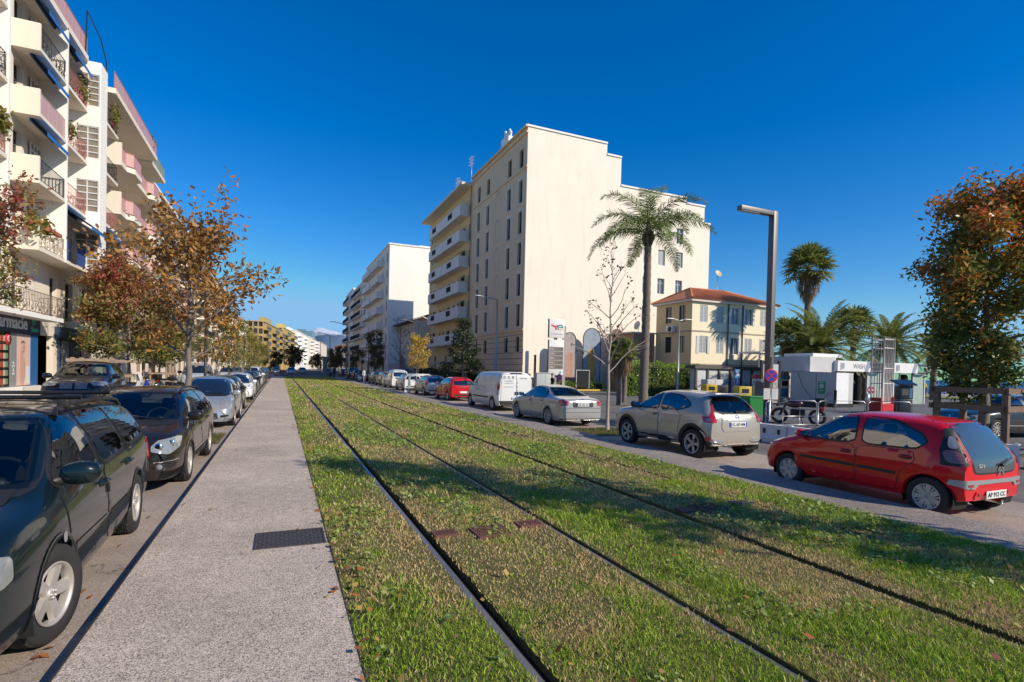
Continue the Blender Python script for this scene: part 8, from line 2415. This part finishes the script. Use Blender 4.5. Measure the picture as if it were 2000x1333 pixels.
for i, (x, y, rz, sc) in enumerate(((-2.2, 27.6, 0, .74), (-2.2, 37.4, 1.4, .72), (-2.2, 47.5, 2.5, .8), (-2.2, 58.2, 4.1, .75), (-2.3, 70, 5, .8), (-2.4, 84, .6, .8), (-2.6, 100, 2, .8))):
    plant_tree('street_tree', tB, (x, y, -.1), ['slim young tree with thin yellow green crown behind the silver hatchback', 'young green yellow tree behind the white hatchback', 'young green yellow tree beside the tall white carrier', 'fourth young tree of the left row', 'fifth young tree of the left row', 'sixth young tree of the left row', 'farthest young tree of the left row'][i], LT, rz, sc)
for i, (x, y) in enumerate(((-8, 56), (-8, 68), (-8, 82), (-8, 98), (-8, 116))):
    plant_tree('street_tree', tB, (x, y, .02), ['young tree on the left pavement beyond the motorbikes', 'second far tree on the left pavement', 'third far tree on the left pavement', 'fourth far tree on the left pavement', 'last far tree on the left pavement'][i], ST, i * 1.3, .9)
plant_tree('bare_tree', grow_tree(31, 6.5, 1.9, .062, 1.75, cone, 20, .055, 2, LEAF_DEADRED, BARK_PALE, (.05, .05), .05, .75, 3, .2, .62, .8), (10.05, 15.0, -.1), 'nearly bare slender tree with a few dry leaves before the cream wall', RT)
plant_tree('yellow_tree', grow_tree(41, 4.4, 1.75, .055, 1.1, round_, 16, .085, 16, LEAF_YELLOW, BARK_PALE, (0, 0), .16, 1, 3, .3, .5, .9), (9.87, 41.7, -.1), 'small bright yellow tree inside a white guard', RT)
plant_tree('evergreen_tree', grow_tree(51, 7.6, 1.4, .15, 2.0, cone, 26, .11, 18, LEAF_DARK, BARK, (0, 0), .22, 1, 3, .3, .2, 1.), (18.0, 54.5, -.1), 'dark evergreen tree in front of the beige apartment building', RT)
tD = grow_tree(61, 6.8, 1.8, .10, 2.0, round_, 16, .12, 14, LEAF_DULL, BARK, (0, 0), .2, 1, 3, .3, .4, .9)
plant_tree('street_tree', tD, (12.3, 78, -.1), 'dull brown leaved tree before the white apartment building', RT)
plant_tree('bare_tree', grow_tree(71, 9.5, 2.2, .12, 2.4, oval, 18, .07, 2, LEAF_DEADRED, BARK, (0, 0), .1, .7, 3, .2, .55, .8), (14.8, 72, -.1), 'tall bare dark tree before the white apartment building', RT)
for i, (x, y) in enumerate(((9.9, 98), (9.9, 110), (10.3, 124), (13.5, 108), (15.0, 92))): plant_tree('street_tree', tD, (x, y, -.1), ['dark tree beyond the dull brown one in the shade', 'second shaded tree far on the right', 'third shaded tree far on the right', 'shaded tree by the far garden wall', 'shaded tree in front of the gate pillar'][i], RT, i, .8)
tF = grow_tree(81, 6, 1.2, .1, 2.4, round_, 12, .3, 7, LEAF_DULL, BARK, (0, 0), .3, 1, 3, .3, .4, .7)
for i, (x, y) in enumerate(((9, 150), (16, 180), (-1, 150), (4, 190), (12, 230), (20, 260), (28, 330), (38, 420), (3, 138), (20, 210), (33, 380), (44, 440))): plant_tree('distant_tree', tF, (x, y, -.1), 'small dark tree among those closing the far end of the street', 'distant trees at the end of the street', i, .8 + .03 * i)
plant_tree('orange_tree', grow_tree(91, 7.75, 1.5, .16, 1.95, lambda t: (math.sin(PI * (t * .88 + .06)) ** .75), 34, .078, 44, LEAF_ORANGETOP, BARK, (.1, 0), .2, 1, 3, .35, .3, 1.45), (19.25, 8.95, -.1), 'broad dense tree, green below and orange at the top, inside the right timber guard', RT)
plant_tree('street_tree', grow_tree(95, 9.8, 2.4, .13, 1.5, oval, 24, .11, 16, LEAF_BROWN, BARK, (0, 0), .2, 1, 3, .3, .5, 1.), (10.1, -.9, -.1), 'tree out of the picture on the right that shades the grass', RT)

PG = 'palms behind the car wash'
plant_palm('queen_palm', palm('queen', 1, 9.9, .24, 17, 4.1), (19.5, 25.5, -.1), 'tall feathery palm with a smooth grey trunk in front of the cream wall', None, .6)
fp = palm('fan', 2, 3.2, .14, 26, 1.0)
plant_palm('fan_palm', fp, (18.8, 27.0, -.1), 'short fan palm with hairy trunk left of the tall feathery palm', 'pair of short fan palms')
plant_palm('fan_palm', fp, (20.4, 28.7, -.1), 'second short fan palm, right behind the first', 'pair of short fan palms', 1.5, 1.05)
wp = palm('fan_skirt', 3, 11.9, .27, 44, 2.7)
plant_palm('fan_palm', wp, (44.6, 34.4, -.1), 'tallest fan palm with a brown skirt of dead leaves', PG)
dp = palm('date', 4, 4.3, .33, 84, 4.6); dp2 = palm('date', 5, 5.0, .3, 66, 4.0)
plant_palm('date_palm', dp, (40.1, 29.6, -.1), 'broad date palm in the middle of the group above the cabin', PG)
plant_palm('fan_palm', palm('fan', 6, 6.4, .25, 34, 2.3), (46.8, 31.5, -.1), 'medium fan palm rising right of the broad date palm', PG)
plant_palm('date_palm', dp2, (50.8, 30.8, -.1), 'date palm behind the white bar tower', PG)
plant_palm('fan_palm', palm('fan', 7, 5.2, .22, 30, 2.3), (40.6, 33.2, -.1), 'fan palm at the left of the group beside the tall lamp', PG)
plant_palm('date_palm', dp2, (45.0, 34.8, -.1), 'date palm half hidden behind the broad one', PG, 1., .85)
plant_palm('date_palm', palm('date', 8, 4.6, .26, 30, 3.0), (58.6, 31.4, -.1), 'slim date palm standing alone before the sea', None, .4)
plant_palm('date_palm', dp, (30.5, 9.5, -.1), 'low date palm at the right edge behind the timber guards', None, 2., .5)
plant_palm('yucca_shrub', palm('fan', 9, 1.9, .12, 26, 1.0), (25.4, 47.7, -.1), 'spiky green yucca beside the fuel price totem')

# ------------------------------------------------------------------ sea, hills, sky, light, camera
m, nt, b = nodes('sea_water'); L_ = nt.links.new
tc = N(nt, 'ShaderNodeTexCoord'); nz = N(nt, 'ShaderNodeTexNoise', Scale=.35, Detail=6.); L_(tc.outputs['Object'], nz.inputs['Vector'])
bp = N(nt, 'ShaderNodeBump', Strength=.5, Distance=.6); L_(nz.outputs[0], bp.inputs['Height']); L_(bp.outputs[0], b.inputs['Normal'])
b.inputs['Base Color'].default_value = (.012, .075, .20, 1); b.inputs['Roughness'].default_value = .35; b.inputs['Specular IOR Level'].default_value = .25
q = MB(); q.quad((88, -6000, -3.5), (30000, -6000, -3.5), (30000, 12000, -3.5), (88, 12000, -3.5)); tag(q.build('sea', m), kind='structure')
q = MB(); q.quad((88, -120, -3.6), (88, 5200, -3.6), (88, 5200, -.1), (88, -120, -.1)); tag(q.build('sea_wall', KERB), kind='structure')
# distant mountains with snow
NXH, NYH = 120, 26
vs = []; fs = []
for j in range(NYH):
    for i in range(NXH):
        u = i / (NXH - 1); w = j / (NYH - 1)
        x = lerp(-3500, 5200, u); y = 11500 + 5200 * w
        px = (x - 1250) / 1000
        env = (430 + 420 * math.exp(-((px + .15) / .9) ** 2) + 160 * math.exp(-((px - 1.5) / .8) ** 2)) * math.sin(PI * min(1, w * 1.1)) ** .8
        nn = sum((float(vnoise([x * f], [y * f], 1 / 900, 40 + k)[0]) - .5) / f ** .9 for k, f in enumerate((1, 2.1, 4.3, 8.7)))
        vs.append((x, y, max(-5, env * (1 + .45 * nn) - 10)))
for j in range(NYH - 1):
    for i in range(NXH - 1): fs.append((j * NXH + i, j * NXH + i + 1, (j + 1) * NXH + i + 1, (j + 1) * NXH + i))
m, nt, b = nodes('hazy_mountain'); L_ = nt.links.new
tc = N(nt, 'ShaderNodeTexCoord'); nz = N(nt, 'ShaderNodeTexNoise', Scale=.004, Detail=8.); L_(tc.outputs['Object'], nz.inputs['Vector']); sp_ = N(nt, 'ShaderNodeSeparateXYZ'); L_(tc.outputs['Object'], sp_.inputs[0])
ma = N(nt, 'ShaderNodeMath', operation='MULTIPLY_ADD'); ma.inputs[1].default_value = 420; L_(nz.outputs[0], ma.inputs[0]); L_(sp_.outputs[2], ma.inputs[2])
mr = N(nt, 'ShaderNodeMapRange'); mr.inputs[1].default_value = 900; mr.inputs[2].default_value = 1010; L_(ma.outputs[0], mr.inputs[0])
mx = N(nt, 'ShaderNodeMix', data_type='RGBA'); mx.inputs[6].default_value = (.10, .15, .23, 1); mx.inputs[7].default_value = (.55, .60, .68, 1); L_(mr.outputs[0], mx.inputs[0]); L_(mx.outputs[2], b.inputs['Base Color']); b.inputs['Roughness'].default_value = 1; b.inputs['Specular IOR Level'].default_value = 0
q = MB(); q.add(vs, fs, 0, None, True); tag(q.build('mountains', m), kind='structure')
q = MB(); vs = []
for i in range(60):
    x = lerp(-900, 1500, i / 59); vs += [(x, 2600, -1), (x, 2650, 28 + 50 * float(vnoise([x], [0.3], 1 / 160, 9)[0])), (x, 3200, 60 + 60 * float(vnoise([x], [7.], 1 / 260, 8)[0]))]
q.add(vs, sum([[(3 * i, 3 * i + 3, 3 * i + 4, 3 * i + 1), (3 * i + 1, 3 * i + 4, 3 * i + 5, 3 * i + 2)] for i in range(59)], []), 0, None, True); tag(q.build('low_hills', M('wooded_hill', (.07, .09, .08), 1., var=.4, scale=.01)), kind='structure')

SUN_DIR = Vector((1.0, -1.25, 1.0)).normalized()          # towards the sun
el = math.asin(SUN_DIR.z); az = math.atan2(SUN_DIR.x, SUN_DIR.y)
w = bpy.data.worlds.new('World'); SC.world = w; w.use_nodes = True; nt = w.node_tree; L_ = nt.links.new
bg = nt.nodes['Background']
sk = nt.nodes.new('ShaderNodeTexSky'); sk.sky_type = 'NISHITA'; sk.sun_disc = False; sk.sun_elevation = el; sk.sun_rotation = az; sk.altitude = 20; sk.air_density = 1.15; sk.dust_density = .12; sk.ozone_density = 3.2
hsv = nt.nodes.new('ShaderNodeHueSaturation'); hsv.inputs['Saturation'].default_value = 1.5; hsv.inputs['Value'].default_value = 1.0
L_(sk.outputs[0], hsv.inputs['Color']); tn = nt.nodes.new('ShaderNodeMix'); tn.data_type = 'RGBA'; tn.blend_type = 'MULTIPLY'; tn.inputs[0].default_value = 1; tn.inputs[7].default_value = (.72, .97, 1.25, 1); L_(hsv.outputs[0], tn.inputs[6]); mn = nt.nodes.new('ShaderNodeVectorMath'); mn.operation = 'MINIMUM'; mn.inputs[1].default_value = (2.3, 4.7, 7.6); L_(tn.outputs[2], mn.inputs[0]); L_(mn.outputs[0], bg.inputs[0]); bg.inputs[1].default_value = .112
l = bpy.data.lights.new('sun', 'SUN'); l.energy = 5.0; l.angle = R(.55); l.color = (1, .89, .725)
so = link('sun', l); so.rotation_euler = SUN_DIR.to_track_quat('Z', 'Y').to_euler()

cam = bpy.data.cameras.new('camera'); cam.sensor_width = 36; cam.lens = 1040 / 2000 * 36; cam.clip_end = 60000; cam.clip_start = .05
yaw, pit, rol = R(23.5116), R(-.9), R(1.35)
fwd = Vector((math.sin(yaw) * math.cos(pit), math.cos(yaw) * math.cos(pit), math.sin(pit))); rt = Vector((math.cos(yaw), -math.sin(yaw), 0)); up = rt.cross(fwd)
rt2 = rt * math.cos(rol) + up * math.sin(rol); up2 = rt2.cross(fwd)
co = link('camera', cam); mwc = Matrix((rt2, up2, -fwd)).transposed().to_4x4(); mwc.translation = (0, 0, 1.8); co.matrix_world = mwc
cam.shift_y = (739.994 - 666.5) / 2000
SC.camera = co
SC.view_settings.view_transform = 'Standard'; SC.view_settings.look = 'None'; SC.view_settings.exposure = 0
SC.cycles.max_bounces = 8; SC.cycles.transparent_max_bounces = 12

# the carriageway lies a kerb height below the paths: settle it, and what stands on it, together
for o in list(SC.objects):
    if o.parent or o.type not in ('MESH', 'EMPTY'): continue
    nm = o.name.split('.')[0]; k = o.get('kind')
    if (k == 'structure' and nm in ('road', 'parking_lane', 'forecourt', 'tree_plot')) or nm == 'verge_grass': o.location.z -= .05
    elif k is None and (abs(o.location.z + .1) < .004 or (o.location.length < 1e-6 and nm not in ('bollard', 'stop_pylon', 'stone_block'))): o.location.z -= .05
    elif k is None and nm == 'rucksack': o.location.z -= .05
